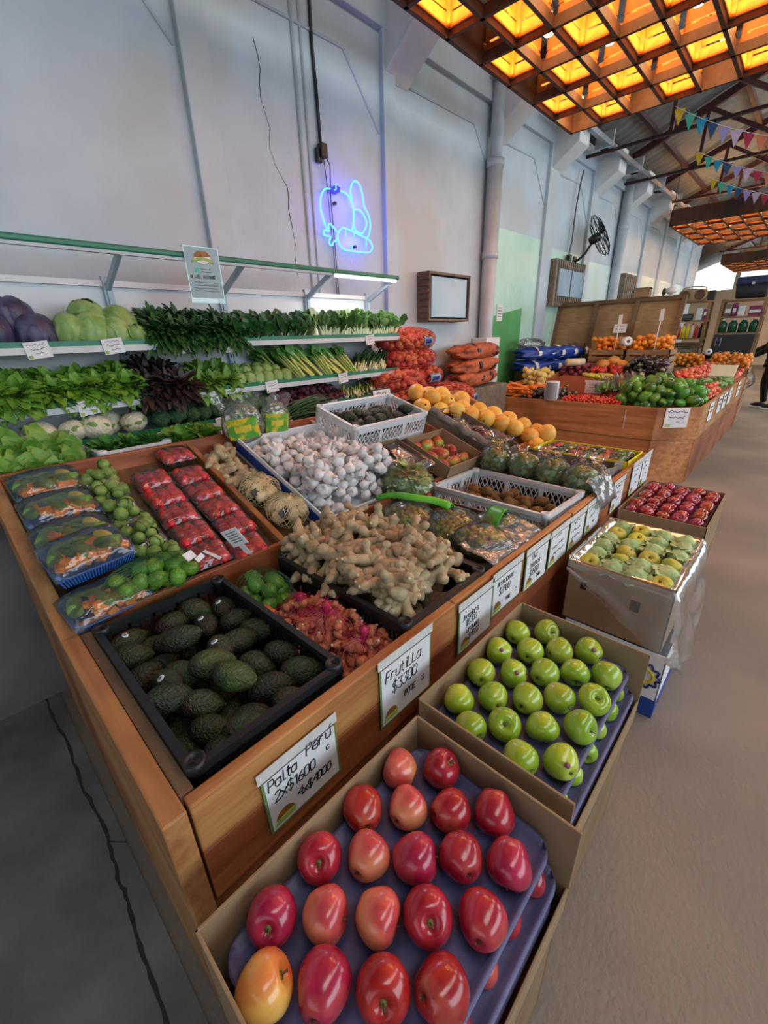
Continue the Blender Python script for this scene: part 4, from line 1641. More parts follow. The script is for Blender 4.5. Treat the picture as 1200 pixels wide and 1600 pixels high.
# handwritten price signs taped to the front board
rs = random.Random(5)
signs = [
    ('white price sign reading Palta Perú taped to the front board below the avocados', .232, .738, .20, .190, .012, [('Palta', .012, -.062, .029), ('Perú', .112, -.050, .031), ('2x$1600', .022, -.104, .028), ('4x$4000', .075, -.150, .024)]),
    ('white price sign reading Frutilla taped to the front board above the red apples', .585, .786, .215, .225, -.004, [('FrutiLLa', .02, -.078, .034), ('$3300', .045, -.128, .036), ('POTE', .095, -.175, .020), (')', .17, -.172, .022)]),
    ('white price sign reading Jengibre and Curcuma on the front board below the ginger', .945, .770, .205, .195, 0, [('Jengibre', .015, -.07, .022), ('$5300', .04, -.098, .022), ('Curcuma', .03, -.128, .022), ('$4500', .06, -.160, .022)]),
    ('white price sign reading Arandanos between the Jengibre and Uva blanca signs', 1.150, .782, .215, .175, 0, [('Arandanos', .03, -.06, .022), ('$3900', .045, -.10, .028), ('POTE', .10, -.148, .016), ('c', .17, -.14, .02)]),
    ('white price sign reading Uva blanca on the front board', 1.40, .776, .20, .185, 0, [('Uva', .05, -.055, .026), ('blanca', .04, -.092, .026), ('$8500', .04, -.13, .028), ('kilo', .11, -.16, .016)]),
    ('white price sign with three lines of handwriting right after the Uva blanca sign', 1.622, .772, .195, .175, 0, [('Kiwi', .06, -.06, .022), ('1kg $2400', .02, -.10, .022), ('2x $4400', .04, -.135, .022)]),
    ('white price sign on the front board below the near end of the kiwi crate', 1.835, .770, .185, .175, 0, [('Mango', .04, -.06, .022), ('1x $1800', .02, -.10, .022), ('2x $3000', .03, -.135, .022)]),
    ('white price sign on the front board below the far end of the kiwi crate', 2.04, .774, .195, .175, 0, [('Brocoli', .03, -.06, .022), ('$1800', .04, -.10, .024), ('un', .10, -.14, .02)]),
    ('white price sign partly under the clear plastic near the far red apple box', 2.43, .778, .20, .185, 0, [('Radicheta', .02, -.06, .02), ('$1500', .04, -.10, .024), ('kg', .1, -.14, .02)]),
    ('second to last white price sign at the far end of the near stand', 2.77, .806, .20, .21, 0, [('Rucula', .03, -.07, .024), ('$1500', .04, -.11, .026), ('un', .1, -.16, .022)]),
    ('last white price sign at the far end of the near stand', 2.985, .81, .195, .21, 0, [('Melon', .03, -.07, .024), ('$2500', .04, -.11, .026), ('un', .1, -.16, .022)]),
]
# only the lines that can be read in the photograph are kept as words; the rest are pen squiggles
for i, (lb, y, z, w, h, tl, lines) in enumerate(signs):
    t = thing('price_sign', lb, 'price sign', (-.600, y, z), (math.radians(90), 0, math.radians(90)), 'price signs on the front board')
    t.rotation_euler = (math.radians(90), tl * -2, math.radians(90))
    b = MB()
    b.box((0, -h, 0), (w, 0, .0015))
    b.build('border', 'sign_green', t)
    b = MB()
    b.box((.006, -h + .006, .001), (w - .006, -.0, .0025))
    b.build('paper_sheet', 'paper', t)
    b = MB()
    b.box((-.006, -.022, .002), (w + .004, .006, .0036))
    b.build('fold_strip', 'tape', t)
    b = MB()
    b.box((.004, -.026, .0022), (w - .004, -.0235, .0038))
    b.build('rule_line', 'ink_grey', t)
    b = MB()
    if i < 5:
        for (tx, x, yy, hh) in lines:
            write(b, tx, x, yy, hh, .0017 if i < 2 else .0012, .12, 1.22, rs, 0, .003)
        if i == 0:
            write(b, 'c', .165, -.083, .018, .0013, .1, 1, rs, 0, .003)
    else:
        for (tx, x, yy, hh) in lines:
            scribble(b, x, yy + hh * .5, len(tx) * hh * .62, hh * .8, .0014, rs, .003)
    b.build('handwriting', 'ink', t)
    b = MB()
    b.add([(.016 + .024 * (1 - math.cos(a * PI / 10)), -h + .028 + .024 * math.sin(a * PI / 10), .0034) for a in range(11)], [tuple(range(11))[::-1]])
    q = b.build('logo_field', 'logo_brown', t)
    b = MB()
    b.poly([(.010, -h + .014, .0028), (.062, -h + .014, .0028), (.066, -h + .032, .0028), (.018, -h + .028, .0028)], (0, 0, .0014))
    b.build('logo_band', 'logo_green', t)


# ------------------------------------------------------------------ fruit builders
def apple(name, m, seed, R=.036, tall=.92, lobes=.03):
    prof = []
    for i in range(15):
        a = PI * i / 14
        x = math.sin(a) * (1 + .10 * math.sin(a) * math.cos(a) * 2)
        z = math.cos(a) * tall
        z -= .42 * math.exp(-(x / .26) ** 2) * (1 if a < PI / 2 else 0)
        z += .26 * math.exp(-(x / .24) ** 2) * (1 if a > PI / 2 else 0)
        prof.append((max(x, 0 if i in (0, 14) else .01) * R, z * R))
    prof[0] = (0, prof[0][1])
    prof[-1] = (0, prof[-1][1])
    sd = Vector((seed, 0, 0))

    def fn(p, a):
        k = 1 + lobes * math.cos(5 * a) * (1 if p.z < 0 else .4) * min(1, abs(p.z) / R) + .05 * noise.noise(p / R * .9 + sd)
        return Vector((p.x * k, p.y * k, p.z * (1 + .04 * noise.noise(Vector((p.x / R, p.y / R, 3)) + sd))))
    mb = MB()
    mb.lathe(prof[::-1], 22, fn=fn)
    o = mb.build(name, m)
    mb = MB()
    zt = prof[0][1]
    mb.tube([(0, 0, zt), (.001, .001, zt + R * .2), (.003, .002, zt + R * .36)], [R * .045, R * .035, R * .055], 6)
    mb.build('stem', 'stem_brown', o)
    mb = MB()
    mb.lathe([(0, zt + .0006), (R * .10, zt + .0016), (R * .16, zt + R * .06), (R * .22, zt + R * .125)], 12)
    mb.build('stem_hollow', 'dimple', o)
    zb = prof[-1][1]
    mb = MB()
    for k in range(5):
        a = k * 1.257
        mb.leaf((.0, .0, zb), (math.cos(a), math.sin(a), -1.4), (math.cos(a), math.sin(a), 0), R * .2, R * .1, .2, seg=2)
    mb.build('calyx', 'stem_brown', o)
    return o


RED = [(-0.448, 0.491), (-0.381, 0.554), (-0.447, 0.372), (-0.38, 0.436), (-0.311, 0.492), (-0.243, 0.552), (-0.446, 0.256), (-0.378, 0.318), (-0.31, 0.376), (-0.246, 0.436), (-0.176, 0.49), (-0.436, 0.146), (-0.37, 0.207), (-0.302, 0.267), (-0.241, 0.326), (-0.168, 0.382), (-0.37, 0.086), (-0.305, 0.15), (-0.236, 0.21), (-0.17, 0.268)]
REDROWS = [2, 4, 5, 5, 4]
GRN = [(-0.477, 1.107), (-0.409, 1.175), (-0.478, 0.992), (-0.406, 1.052), (-0.341, 1.113), (-0.272, 1.173), (-0.469, 0.873), (-0.399, 0.936), (-0.334, 0.993), (-0.271, 1.056), (-0.198, 1.101), (-0.464, 0.751), (-0.397, 0.817), (-0.328, 0.872), (-0.267, 0.934), (-0.196, 0.988), (-0.393, 0.694), (-0.333, 0.759), (-0.26, 0.816), (-0.191, 0.879), (-0.261, 0.7), (-0.185, 0.754)]
GRNROWS = [2, 4, 5, 5, 4, 2]
# tilt of each apple: direction its stem hollow points to, as (azimuth, tilt) in degrees; None = lying with the cheek up
REDROT = [(200, 80), (30, 40), (150, 95), (90, 90), (60, 100), (-60, 130), (-40, 48), (100, 92), (40, 80), (150, 100), (-70, 118), (-45, 55), (30, 88), (20, 95), (-42, 42), (110, 100), (60, 62), (120, 95), (-45, 52), (70, 120)]
TRZ = .600


def seat_rot(az, tilt):
    return (0, math.radians(tilt), math.radians(az))


def apple_box(tag_, y0, y1, fruit, rows, labels_tail, z0=.50):
    pass


def rowlab(rows, total_desc, order='back'):
    out = []
    for r, n in enumerate(rows):
        for k in range(n):
            rn = 'back row' if r == 0 else 'front row' if r == len(rows) - 1 else ORD[r] + ' row from back'
            kn = 'leftmost' if k == 0 else 'rightmost' if k == n - 1 else ORD[k] + ' from left'
            out.append('%s, %s, %s' % (kn, rn, total_desc))
    return out


def pulp_tray(name, label, cx, cy, z, w, d, cups, R=.036, m='tray_purple'):
    mb = MB()
    nx, ny = int(w / .009), int(d / .009)

    def f(u, v):
        x, y = cx + (u - .5) * w, cy + (v - .5) * d
        ex, ey = (abs(u - .5) * 2), (abs(v - .5) * 2)
        ed = max(ex, ey)
        zz = z + .012
        for (a, c) in cups:
            q = math.hypot(a - x, c - y)
            if q < R * 1.15:
                zz = min(zz, z + .012 - .016 * (1 - (q / (R * 1.15)) ** 2))
        # raised rounded rim
        dx, dy = w / 2 - abs(x - cx), d / 2 - abs(y - cy)
        e = min(dx, dy)
        if e < .018:
            zz = z + .014 + .010 * math.sin(min(1, (.018 - e) / .012) * PI * .6)
        # pull corners in
        rc = .05
        if dx < rc and dy < rc:
            ox, oy = rc - dx, rc - dy
            L = math.hypot(ox, oy)
            if L > rc:
                k = rc / L
                x -= math.copysign((1 - k) * ox, x - cx)
                y -= math.copysign((1 - k) * oy, y - cy)
        return Vector((x, y, zz))
    mb.grid(f, nx, ny)
    o = mb.build(name, m, solid=.003)
    return tag(o, label, 'tray')


# red apple box in front
BXR = (-.29, .322)
t = carton('apple_box', 'cardboard box of large red apples at the bottom of the picture', (-.29, .322, .42), (0, 0, 0), .40, .562, .262, 'cardboard', low=.085)
b = MB()
b.box((-.092 + .29 - .0005, -.10, .03), (.1985 + .002, -.03, .05))
b.build('hand_hole', 'dark_gap', t)
t2 = carton('apple_box', 'cardboard box under the red apple box, standing on the floor', (-.30, .322, .0), (0, 0, 0), .40, .562, .415, 'cardboard_dark')
t3 = carton('apple_box', 'cardboard box of green apples behind the red apple box', (-.32, .928, .42), (0, 0, 0), .40, .572, .262, 'cardboard', low=.085)
t4 = carton('apple_box', 'cardboard box under the green apple box, standing on the floor', (-.33, .928, .0), (0, 0, 0), .40, .572, .415, 'cardboard_dark')
for (cx, cy, cups, dd, nm) in ((-.30, .325, RED, .535, 'red'), (-.325, .93, GRN, .545, 'green')):
    pulp_tray('apple_tray', 'purple moulded tray under the top layer of %s apples' % nm, cx, cy, TRZ - .012, .345, dd, cups)
    pulp_tray('apple_tray', 'second purple tray, below the top layer of %s apples' % nm, cx + .024, cy, TRZ - .077, .345, dd, [])
    pulp_tray('apple_tray', 'lowest purple tray in the box of %s apples' % nm, cx + .022, cy, TRZ - .142, .345, dd, [])
Ka = Kind([apple('red_apple', 'apple_red', 1, .037, .98), apple('red_apple', 'apple_red', 2, .0365, 1.05, .05), apple('red_apple', 'apple_red_pale', 3, .0365, .98), apple('red_apple', 'apple_red', 4, .037, 1.1, .02)])
gold = Kind([apple('red_apple', 'apple_golden', 6, .037, 1.08)])
labs = rowlab(REDROWS, 'red apple box')
pale = {0, 3, 7, 12, 13}
for i, (x, y) in enumerate(RED):
    az, ti = REDROT[i]
    desc = 'pale rosy red apple' if i in pale else 'golden yellow apple blushed red' if i == 16 else 'deep red apple'
    k = 2 if i in pale else (0, 1, 3)[i % 3]
    K_ = gold if i == 16 else Ka
    K_.put((x, y, .637), seat_rot(az, ti), desc + ', ' + labs[i], 'apple', 'red apples in the top tray', 1.12, None if i == 16 else k)
rnd = random.Random(31)
for zl, nm in ((TRZ - .043, 'second'), (TRZ - .108, 'third')):
    for j in range(6):
        Ka.put((-.148 + rnd.uniform(-.006, .004), .11 + j * .085 + (.03 if nm == 'third' else 0), zl), seat_rot(rnd.uniform(0, 360), 90), 'red apple peeping out of the %s layer at the aisle side' % nm, 'apple', 'red apples in the %s tray' % nm, .78)
Kg = Kind([apple('green_apple', 'apple_green', 11 + i, .0375, (.92, .98, 1.02)[i], .025) for i in range(3)])
labs = rowlab(GRNROWS, 'green apple box')
GROT = [(90, 80), (-20, 58), (200, 85), (100, 95), (60, 90), (170, 85), (120, 95), (200, 100), (80, 95), (-60, 115), (110, 62), (-50, 130), (140, 95), (90, 90), (-20, 100), (-45, 38), (-20, 95), (-60, 40), (-50, 125), (-10, 72), (-30, 100), (150, 95)]
for i, (x, y) in enumerate(GRN):
    o = Kg.put((x, y, .635), seat_rot(*GROT[i]), 'green apple, ' + labs[i], 'apple', 'green apples in the top tray', 1.08)
for zl, nm in ((TRZ - .043, 'second'), (TRZ - .108, 'third')):
    for j in range(6):
        Kg.put((-.174 + rnd.uniform(-.006, .004), .72 + j * .085 + (.03 if nm == 'third' else 0), zl), seat_rot(rnd.uniform(0, 360), 90), 'green apple peeping out of the %s layer at the aisle side' % nm, 'apple', 'green apples in the %s tray' % nm, .78)
for k, (i, lb) in enumerate(((3 + 2, 'right end of the second row'), (2, 'left end of the second row'), (7, 'third row'), (21, 'front row'))):
    x, y = GRN[i]
    mb = MB()
    v = Vector((.45, -.55, .70)).normalized()
    M = Matrix.Translation((x, y, .635)) @ v.to_track_quat('Z', 'Y').to_matrix().to_4x4()
    mb.lathe([(.0065, .0402), (.0065, .0408), (0, .0412)], 12, M=M)
    tag(mb.build('fruit_sticker', 'sticker_pink'), 'small pink oval sticker on a green apple in the ' + lb, 'sticker')

# quince style fruit box with clear bag, white and blue box below
t = carton('fruit_box', 'tall brown carton of yellow fruit in green tissue, lined with a clear plastic bag', (-.345, 2.02, .33), (0, 0, 0), .40, .58, .30, 'cardboard')
for (x0, x1, z0, z1) in ((.06, .095, .15, .20), (-.14, -.115, .17, .205)):
    b = MB()
    b.box((x0, -.2915, z0), (x1, -.2895, z1))
    b.build('hand_hole', 'dark_gap', t)
t = carton('fruit_box', 'white printed carton with blue base standing under the tall brown fruit carton', (-.32, 2.03, .0), (0, 0, 0), .41, .60, .325, 'carton_white')
b = MB()
b.box((-.2055, -.302, 0), (.2055, .302, .095))
b.build('blue_band', 'carton_blue', t)
b = MB()
pts = [(.140 + (.056 + .007 * math.cos(10 * a)) * math.cos(a), -.3025, .205 + (.056 + .007 * math.cos(10 * a)) * math.sin(a)) for a in [i * 2 * PI / 60 for i in range(60)]]
b.tube(pts, .005, 5, closed=True)
b.build('printed_ring', 'print_navy', t)
b = MB()
b.tube([(.140 + .036 * math.cos(a), -.3025, .205 + .036 * math.sin(a)) for a in [i * 2 * PI / 30 for i in range(30)]], .007, 5, closed=True)
b.build('printed_sun', 'print_yellow', t)
b = MB()
b.box((-.03, -.3025, .13), (-.01, -.3005, .19))
b.build('hand_hole', 'dark_gap', t)
Kq = Kind([apple('yellow_quince', 'pear_yellow', 31 + i, .043, .95, .05) for i in range(2)])


def tissue(seed):
    r = random.Random(seed)
    mb = MB()
    mb.ell((0, 0, 0), .045, 18, 12, fn=lambda p: p * (1 + .16 * noise.noise(p * 2.6 + Vector((seed, 0, 0))) + .08 * noise.noise(p * 6)))
    o = mb.build('wrapped_quince', 'tissue_green')
    mb = MB()
    for k in range(7):
        a = k * .9
        mb.leaf((.035 * math.cos(a), .035 * math.sin(a), .012), (math.cos(a), math.sin(a), .5), (-math.cos(a), -math.sin(a), 1), .028, .045, .4, .2, .18, r, 0, 3)
    mb.build('tissue_frill', 'tissue_green', o)
    return o


Kt = Kind([tissue(i) for i in range(3)])
pat = [0, 1, 1, 1, 1, 0, 1, 1, 1, 0, 0, 1, 1, 0, 1, 0, 1, 0, 1, 1, 1, 0, 1, 1]
k = 0
for j in range(6):
    for i in range(4):
        x, y = -.345 + (i - 1.5) * .093 + rnd.uniform(-.006, .006), 2.02 + (j - 2.5) * .092 + rnd.uniform(-.006, .006)
        wrapped = not (j, i) in ((0, 3), (1, 1), (2, 2), (2, 3), (2, 1), (4, 0), (4, 1), (5, 1), (0, 0))
        pos = '%s across, %s from the near side' % (ORD[i], ORD[j])
        if wrapped:
            Kt.put((x, y, .60), (rnd.uniform(-.4, .4), rnd.uniform(-.4, .4), rnd.uniform(0, 6)), 'green tissue wrapped fruit, %s, tall brown carton' % pos, 'wrapped fruit', 'wrapped fruit in the tall carton')
        else:
            Kq.put((x, y, .60), (rnd.uniform(-.6, .6), rnd.uniform(-.6, .6), rnd.uniform(0, 6)), 'bare yellow green fruit, %s in the tall brown carton' % pos, 'fruit', 'bare yellow fruit in the tall carton')
# clear liner bag draped over the carton
mb = MB()


def drape(u, v):
    """around the rim, hanging down outside: u around, v downwards"""
    P = [(-.20, -.29), (.20, -.29), (.20, .29), (-.20, .29)]
    s = (u * 4) % 4
    i = int(s) % 4
    f = s - int(s)
    a, c = P[i], P[(i + 1) % 4]
    x, y = a[0] + (c[0] - a[0]) * f, a[1] + (c[1] - a[1]) * f
    n = (0, -1) if i == 0 else (1, 0) if i == 1 else (0, 1) if i == 2 else (-1, 0)
    o = .012 + v * (.03 + .03 * noise.noise(Vector((u * 14, v * 3, 0)))) * (1.9 if i == 1 else .5)
    drop = {0: .20, 1: .36, 2: .10, 3: .03}[i] * (1 + .35 * noise.noise(Vector((u * 9, 2, 1))))
    if i == 0:
        drop = .05 + .26 * f
    zz = .305 - v * drop
    if v < .12:
        o = -.03 + v / .12 * .042
        zz = .285 + .02 * math.sin(v / .12 * PI / 2)
    if i == 3:
        o = min(o, .012)
    return Vector((x + n[0] * o, y + n[1] * o, zz + .006 * noise.noise(Vector((u * 30, v * 9, 0)))))


mb.grid(drape, 96, 16)
o = mb.build('plastic_liner', 'film_box', loc=(-.345, 2.02, .33))
tag(o, 'clear crumpled plastic liner hanging over the aisle side of the tall brown carton', 'plastic bag')

# far red apple box
t = carton('apple_box', 'brown carton of dark glossy red apples beyond the tall brown carton', (-.37, 2.84, .30), (0, 0, 0), .42, .66, .31, 'cardboard')
t = carton('apple_box', 'carton standing on the floor under the far red apple box', (-.37, 2.84, .0), (0, 0, 0), .42, .66, .295, 'cardboard_dark')
pulp_tray('apple_tray', 'tray under the dark glossy apples', -.37, 2.84, .535, .38, .62, [])
Kd = Kind([apple('dark_red_apple', 'apple_dark', 41 + i, .038, .95) for i in range(3)])
for j in range(7):
    for i in range(5):
        x, y = -.37 + (i - 2) * .077 + rnd.uniform(-.005, .005), 2.84 + (j - 3) * .086 + rnd.uniform(-.006, .006)
        Kd.put((x, y, .585 + (.012 if (i + j) % 2 else 0)), seat_rot(rnd.uniform(0, 360), rnd.uniform(20, 120)), 'dark glossy red apple, %s across and %s from the near side of the far carton' % (ORD[i], ORD[j]), 'apple', 'dark red apples in the far carton')

# ------------------------------------------------------------------ avocado crate
plastic_crate('plastic_crate', 'black slotted plastic crate of dark avocados at the near end of the stand', (-.98, .325, .60), (0, 0, 0), .64, .385, .20, 'black_plastic', 'slot')


def avocado(seed, m, st=False, L=.056, R=.037):
    r = random.Random(seed)
    sd = Vector((seed * 3.1, 0, 0))

    def fn(p):
        k = 1 - .20 * max(0, p.z) ** 1.5 - .03 * p.z
        return Vector((p.x * k, p.y * k, p.z)) * (1 + .04 * noise.noise(p * 1.4 + sd) + .012 * noise.noise(p * 7 + sd))
    mb = MB()
    mb.ell((0, 0, 0), (R, R, L), 20, 14, fn=fn)
    o = mb.build('avocado', m)
    mb = MB()
    mb.lathe([(0, L * .97), (.004, L * .985), (.0045, L * 1.03), (0, L * 1.05)], 7)
    mb.build('stem_end', 'stem_brown', o)
    if st:
        mb = MB()
        M = Matrix.Translation((R * .965, 0, -.006)) @ Euler((0, PI / 2, 0)).to_matrix().to_4x4()
        mb.ell((0, 0, 0), (.0085, .0105, .0022), 16, 5, M=M)
        q = mb.build('sticker', 'sticker', o)
        mb = MB()
        mb.ell((0, 0, .0016), (.0045, .006, .0012), 12, 4, M=M)
        mb.build('sticker_print', 'sticker_blue', o)
    return o


Kav = Kind([avocado(i, 'avocado', False, .054 + .003 * (i % 3), .036 + .0015 * (i % 2)) for i in range(4)])
Kst = Kind([avocado(9, 'avocado', True)])
Kgr = Kind([avocado(12, 'avocado_green', False, .058, .0385)])
AVO = [(-1.262, .198), (-1.233, .255), (-1.186, .181), (-1.132, .23), (-1.08, .181), (-.997, .211), (-1.184, .287), (-1.099, .295), (-1.262, .331), (-1.177, .395), (-1.258, .402), (-1.213, .472), (-1.119, .468), (-1.034, .489), (-1.017, .421), (-1.021, .365), (-.894, .405), (-.872, .471), (-.937, .307), (-.849, .324), (-.768, .464), (-.783, .384), (-.713, .395), (-.858, .238), (-.904, .181), (-.981, .144), (-.749, .304), (-.785, .223), (-.709, .277), (-.811, .161), (-.709, .222), (-.738, .162), (-.664, .294), (-.697, .46), (-1.006, .252)]
avang = {0: 10, 2: 60, 4: 100, 5: 95, 7: 60, 9: 75, 11: 80, 14: 80, 15: 75, 18: 70, 19: 35, 24: 75, 26: 70, 28: 60, 30: 70}
rnd = random.Random(41)
def near_desc(x, y):
    a = 'near' if y < .26 else 'far' if y > .39 else 'middle'
    c = 'front' if x > -.82 else 'back' if x < -1.14 else 'central'
    return a, c
cnt = {}
for i, (x, y) in enumerate(AVO):
    zz = .735 + rnd.uniform(-.012, .012)
    if i in (18, 19, 24, 7):
        zz = .775
    if i in (1, 3, 29, 31, 32, 33, 25):
        zz = .695
    az = avang.get(i, rnd.uniform(30, 110)) + 90
    a, c = near_desc(x, y)
    cnt[(a, c)] = cnt.get((a, c), 0) + 1
    lb = 'avocado, %s in the %s %s part of the black crate' % (ORD[cnt[(a, c)] - 1], a, c)
    rot = Euler((math.radians(90 + rnd.uniform(-18, 18)), 0, math.radians(az)))
    if i in (18, 19):
        Kgr.put((x, y, zz), rot, 'larger mid-green ' + lb, 'avocado', 'avocados in the black crate')
    elif i in (0, 5, 11, 15, 9):
        # turn the sticker upwards and to the camera
        ax = Vector((math.cos(math.radians(az)), math.sin(math.radians(az)), 0))
        up = Vector((.35, -.45, 1)).normalized()
        up = (up - ax * up.dot(ax)).normalized()
        M = Matrix((up, ax.cross(up), ax)).transposed()
        Kst.put((x, y, zz), M.to_euler(), 'very dark stickered ' + lb, 'avocado', 'avocados in the black crate')
    else:
        Kav.put((x, y, zz), rot, 'dark ' + lb, 'avocado', 'avocados in the black crate', rnd.uniform(.92, 1.04))
for i in range(30):      # those lying under the visible layer
    x, y = -1.24 + (i % 10) * .062, .19 + (i // 10) * .125 + rnd.uniform(-.02, .02)
    Kav.put((x, y, .645), (1.57, 0, rnd.uniform(0, 6)), 'dark avocado at the bottom of the black crate, glimpsed between the upper ones', 'avocado', 'lower avocados in the black crate', .95)

# ------------------------------------------------------------------ ginger
def ginger(seed, m='ginger', s=1.0, name='ginger_root'):
    r = random.Random(seed)
    mb, cut = MB(), MB()

    def limb(p, d, L, R, depth):
        n = 9
        pts, rs = [], []
        bend = Vector((r.uniform(-.5, .5), r.uniform(-.5, .5), r.uniform(-.2, .2)))
        ph = r.uniform(0, 6)
        for i in range(n + 1):
            t = i / n
            q = p + d * L * t + bend * (L * .5 * t * t)
            k = 1 + .22 * math.sin(t * 9 + ph) + r.uniform(-.05, .05)
            k *= .55 if i == 0 and depth else 1
            k *= (1 - max(0, t - .82) / .18 * .75) if i > 0 else 1
            pts.append(q)
            rs.append(R * k)
        mb.tube(pts, rs, 9, 0)
        e = pts[-1]
        if r.random() < .35:
            cut.ell(e, R * .32, 7, 5)
        if depth < 2:
            for j in range(3 if depth == 0 else r.choice((0, 1, 2))):
                i = r.randint(2, n - 2)
                sd = Vector((r.uniform(-1, 1), r.uniform(-1, 1), r.uniform(-.35, .5))).normalized()
                sd = (sd + d * .2).normalized()
                limb(pts[i], sd, L * r.uniform(.42, .7), R * r.uniform(.78, .98), depth + 1)
    limb(Vector((-.05, 0, 0)) * s, Vector((1, r.uniform(-.3, .3), 0)).normalized(), .115 * s, .0185 * s, 0)
    o = mb.build(name, m)
    if cut.v:
        cut.build('cut_end', 'ginger_cut', o)
    return o


plastic_crate('plastic_crate', 'black slotted plastic crate heaped with ginger', (-.955, .94, .60), (0, 0, 0), .64, .42, .20, 'black_plastic', 'slot')
Kgi = Kind([ginger(200 + i) for i in range(9)])
rnd = random.Random(51)
def gfl(x, y):
    # heap: a raised mound inside the crate
    u, v = (x + .97) / .34, (y - .95) / .22
    return .70 + .12 * max(0, 1 - u * u * .8) * max(.15, 1 - v * v * .7)
for (x, y, z) in pile(92, -1.27, -.73, .78, 1.10, .029, gfl, rnd, 12, .86):
    Kgi.put((x, y, z), (rnd.uniform(-.5, .5), rnd.uniform(-.4, .4), rnd.uniform(0, 6.28)), 'knobbly beige ginger root heaped in the black crate', 'ginger', 'ginger roots in the black crate', rnd.uniform(.95, 1.2))
mb = MB()
mb.grid(lambda u, v: Vector((-1.26 + u * .61, .75 + v * .38, .615 + .0 * u)), 4, 4)
tag(mb.build('paper_liner', 'grey_paper', solid=.003), 'paper liner on the bottom of the ginger crate', 'paper')
for i in range(26):
    x, y = -1.24 + (i % 9) * .07, .80 + (i // 9) * .13
    Kgi.put((x, y, .655), (rnd.uniform(-.3, .3), 0, rnd.uniform(0, 6.28)), 'ginger root low down in the black crate, seen through its slots', 'ginger', 'lower ginger roots in the black crate', 1.2)
# loose ginger at the back of the bed
rnd = random.Random(52)
for i, (x, y, z) in enumerate(((-1.99, .87, 1.02), (-1.93, .93, 1.0), (-1.88, .86, .985), (-1.84, .94, .965), (-1.80, .88, .95), (-2.03, .95, 1.03), (-1.77, .95, .94), (-1.94, .88, 1.045))):
    Kgi.put((x, y, z), (rnd.uniform(-.4, .4), .37 + rnd.uniform(-.5, .2), rnd.uniform(0, 6.28)), ORD[i] + ' loose ginger root beside the garlic, at the back of the bed', 'ginger', 'loose ginger roots beside the garlic', 1.15)


# net bags: contents and a knotted mesh are parts of one bag
def net_shell(rx, ry, rz, m, parent, wire=.0011, nu=26, nv=16, seed=0, neck=True):
    mb = MB()
    sd = Vector((seed, 0, 0))
    K = []
    for i in range(nv + 1):
        t = .12 + (PI - .12) * i / nv
        for j in range(nu):
            a = 2 * PI * (j + .5 * (i % 2)) / nu
            p = Vector((math.sin(t) * math.cos(a), math.sin(t) * math.sin(a), math.cos(t)))
            k = 1 + .12 * noise.noise(p * 2.2 + sd)
            K.append(Vector((p.x * rx, p.y * ry, p.z * rz)) * k)
    for i in range(nv):
        for j in range(nu):
            a = K[i * nu + j]
            o = (0, 1) if i % 2 else (-1, 0)
            for q in o:
                mb.tube([a, K[(i + 1) * nu + (j + q) % nu]], wire, 3, caps=False, smooth=False)
    if neck:
        r = random.Random(seed)
        top = Vector((0, 0, rz))
        for k in range(16):
            a = k * .39
            mb.tube([Vector((rx * .25 * math.cos(a), ry * .25 * math.sin(a), rz * .97)), top + Vector((.004 * math.cos(a), .004 * math.sin(a), .012)), top + Vector((r.uniform(-.025, .025), r.uniform(-.025, .025), .03 + r.uniform(0, .02)))], wire * 1.2, 3, caps=False)
    return mb.build('net', m, parent)


def net_bag(name, label, cat, loc, rot, proto_fn, n, rx, ry, rz, R, netm, group, seed, wire=.0011, nu=26, nv=16, neck=True, knot=None):
    t = thing(name, label, cat, loc, rot, group)
    r = random.Random(seed)
    protos = [proto_fn(k) for k in range(3)]
    used = [False] * 3
    pts = []
    tries = 0
    while len(pts) < n and tries < 6000:
        tries += 1
        p = Vector((r.uniform(-1, 1), r.uniform(-1, 1), r.uniform(-.9, 1)))
        if p.length > 1 or p.length < .45:
            continue
        q = Vector((p.x * (rx - R), p.y * (ry - R), p.z * (rz - R * .9)))
        if all((q - s).length > R * 1.55 for s in pts):
            pts.append(q)
    for i, q in enumerate(pts):
        k = i % 3
        o = protos[k]
        if used[k]:
            o = copy_tree(o)
        used[k] = True
        o.parent = t
        o.location = q
        o.rotation_euler = rrot(r)
    for k in range(3):
        if not used[k]:
            bpy.data.objects.remove(protos[k])
    if netm:
        net_shell(rx * 1.02, ry * 1.02, rz * 1.04, netm, t, wire, nu, nv, seed, neck)
    if knot:
        mb = MB()
        mb.lathe([(0, rz * .98), (.012, rz + .0), (.009, rz + .012), (.016, rz + .03), (0, rz + .04)], 9, fn=lambda p, a: p * (1 + .0 * a))
        mb.build('knot_clip', knot, t)
    return t


def lime(k):
    mb = MB()
    mb.ell((0, 0, 0), (.027, .027, .031), 14, 10, fn=lambda p: Vector((p.x, p.y, p.z + .12 * p.z * abs(p.z) ** 6)) * (1 + .03 * noise.noise(p * 2 + Vector((k, 0, 0)))))
    return mb.build('lime', 'lime')


t = net_bag('lime_bag', 'long green net bag of limes behind the avocado crate, with a white label', 'limes', (-1.395, .345, .845), (0, .2, 0), lime, 22, .085, .15, .058, .028, 'net_green', 'net bags of limes', 3, .0006, 30, 17, False)
b = MB()
b.cbox((.05, .10, .062), (.03, .035, .004), (0, .5, .3))
b.cbox((.07, .125, .055), (.018, .03, .004), (.4, .6, .5))
b.build('label', 'paper', t)
net_bag('lime_bag', 'small green net bag of limes between the avocado and ginger crates', 'limes', (-1.19, .62, .735), (0, .1, .2), lime, 16, .115, .085, .07, .028, 'net_green', 'net bags of limes', 4, .0006, 26, 15, False)


def turm(k):
    return ginger(300 + k, 'turmeric', .72, 'turmeric_root')


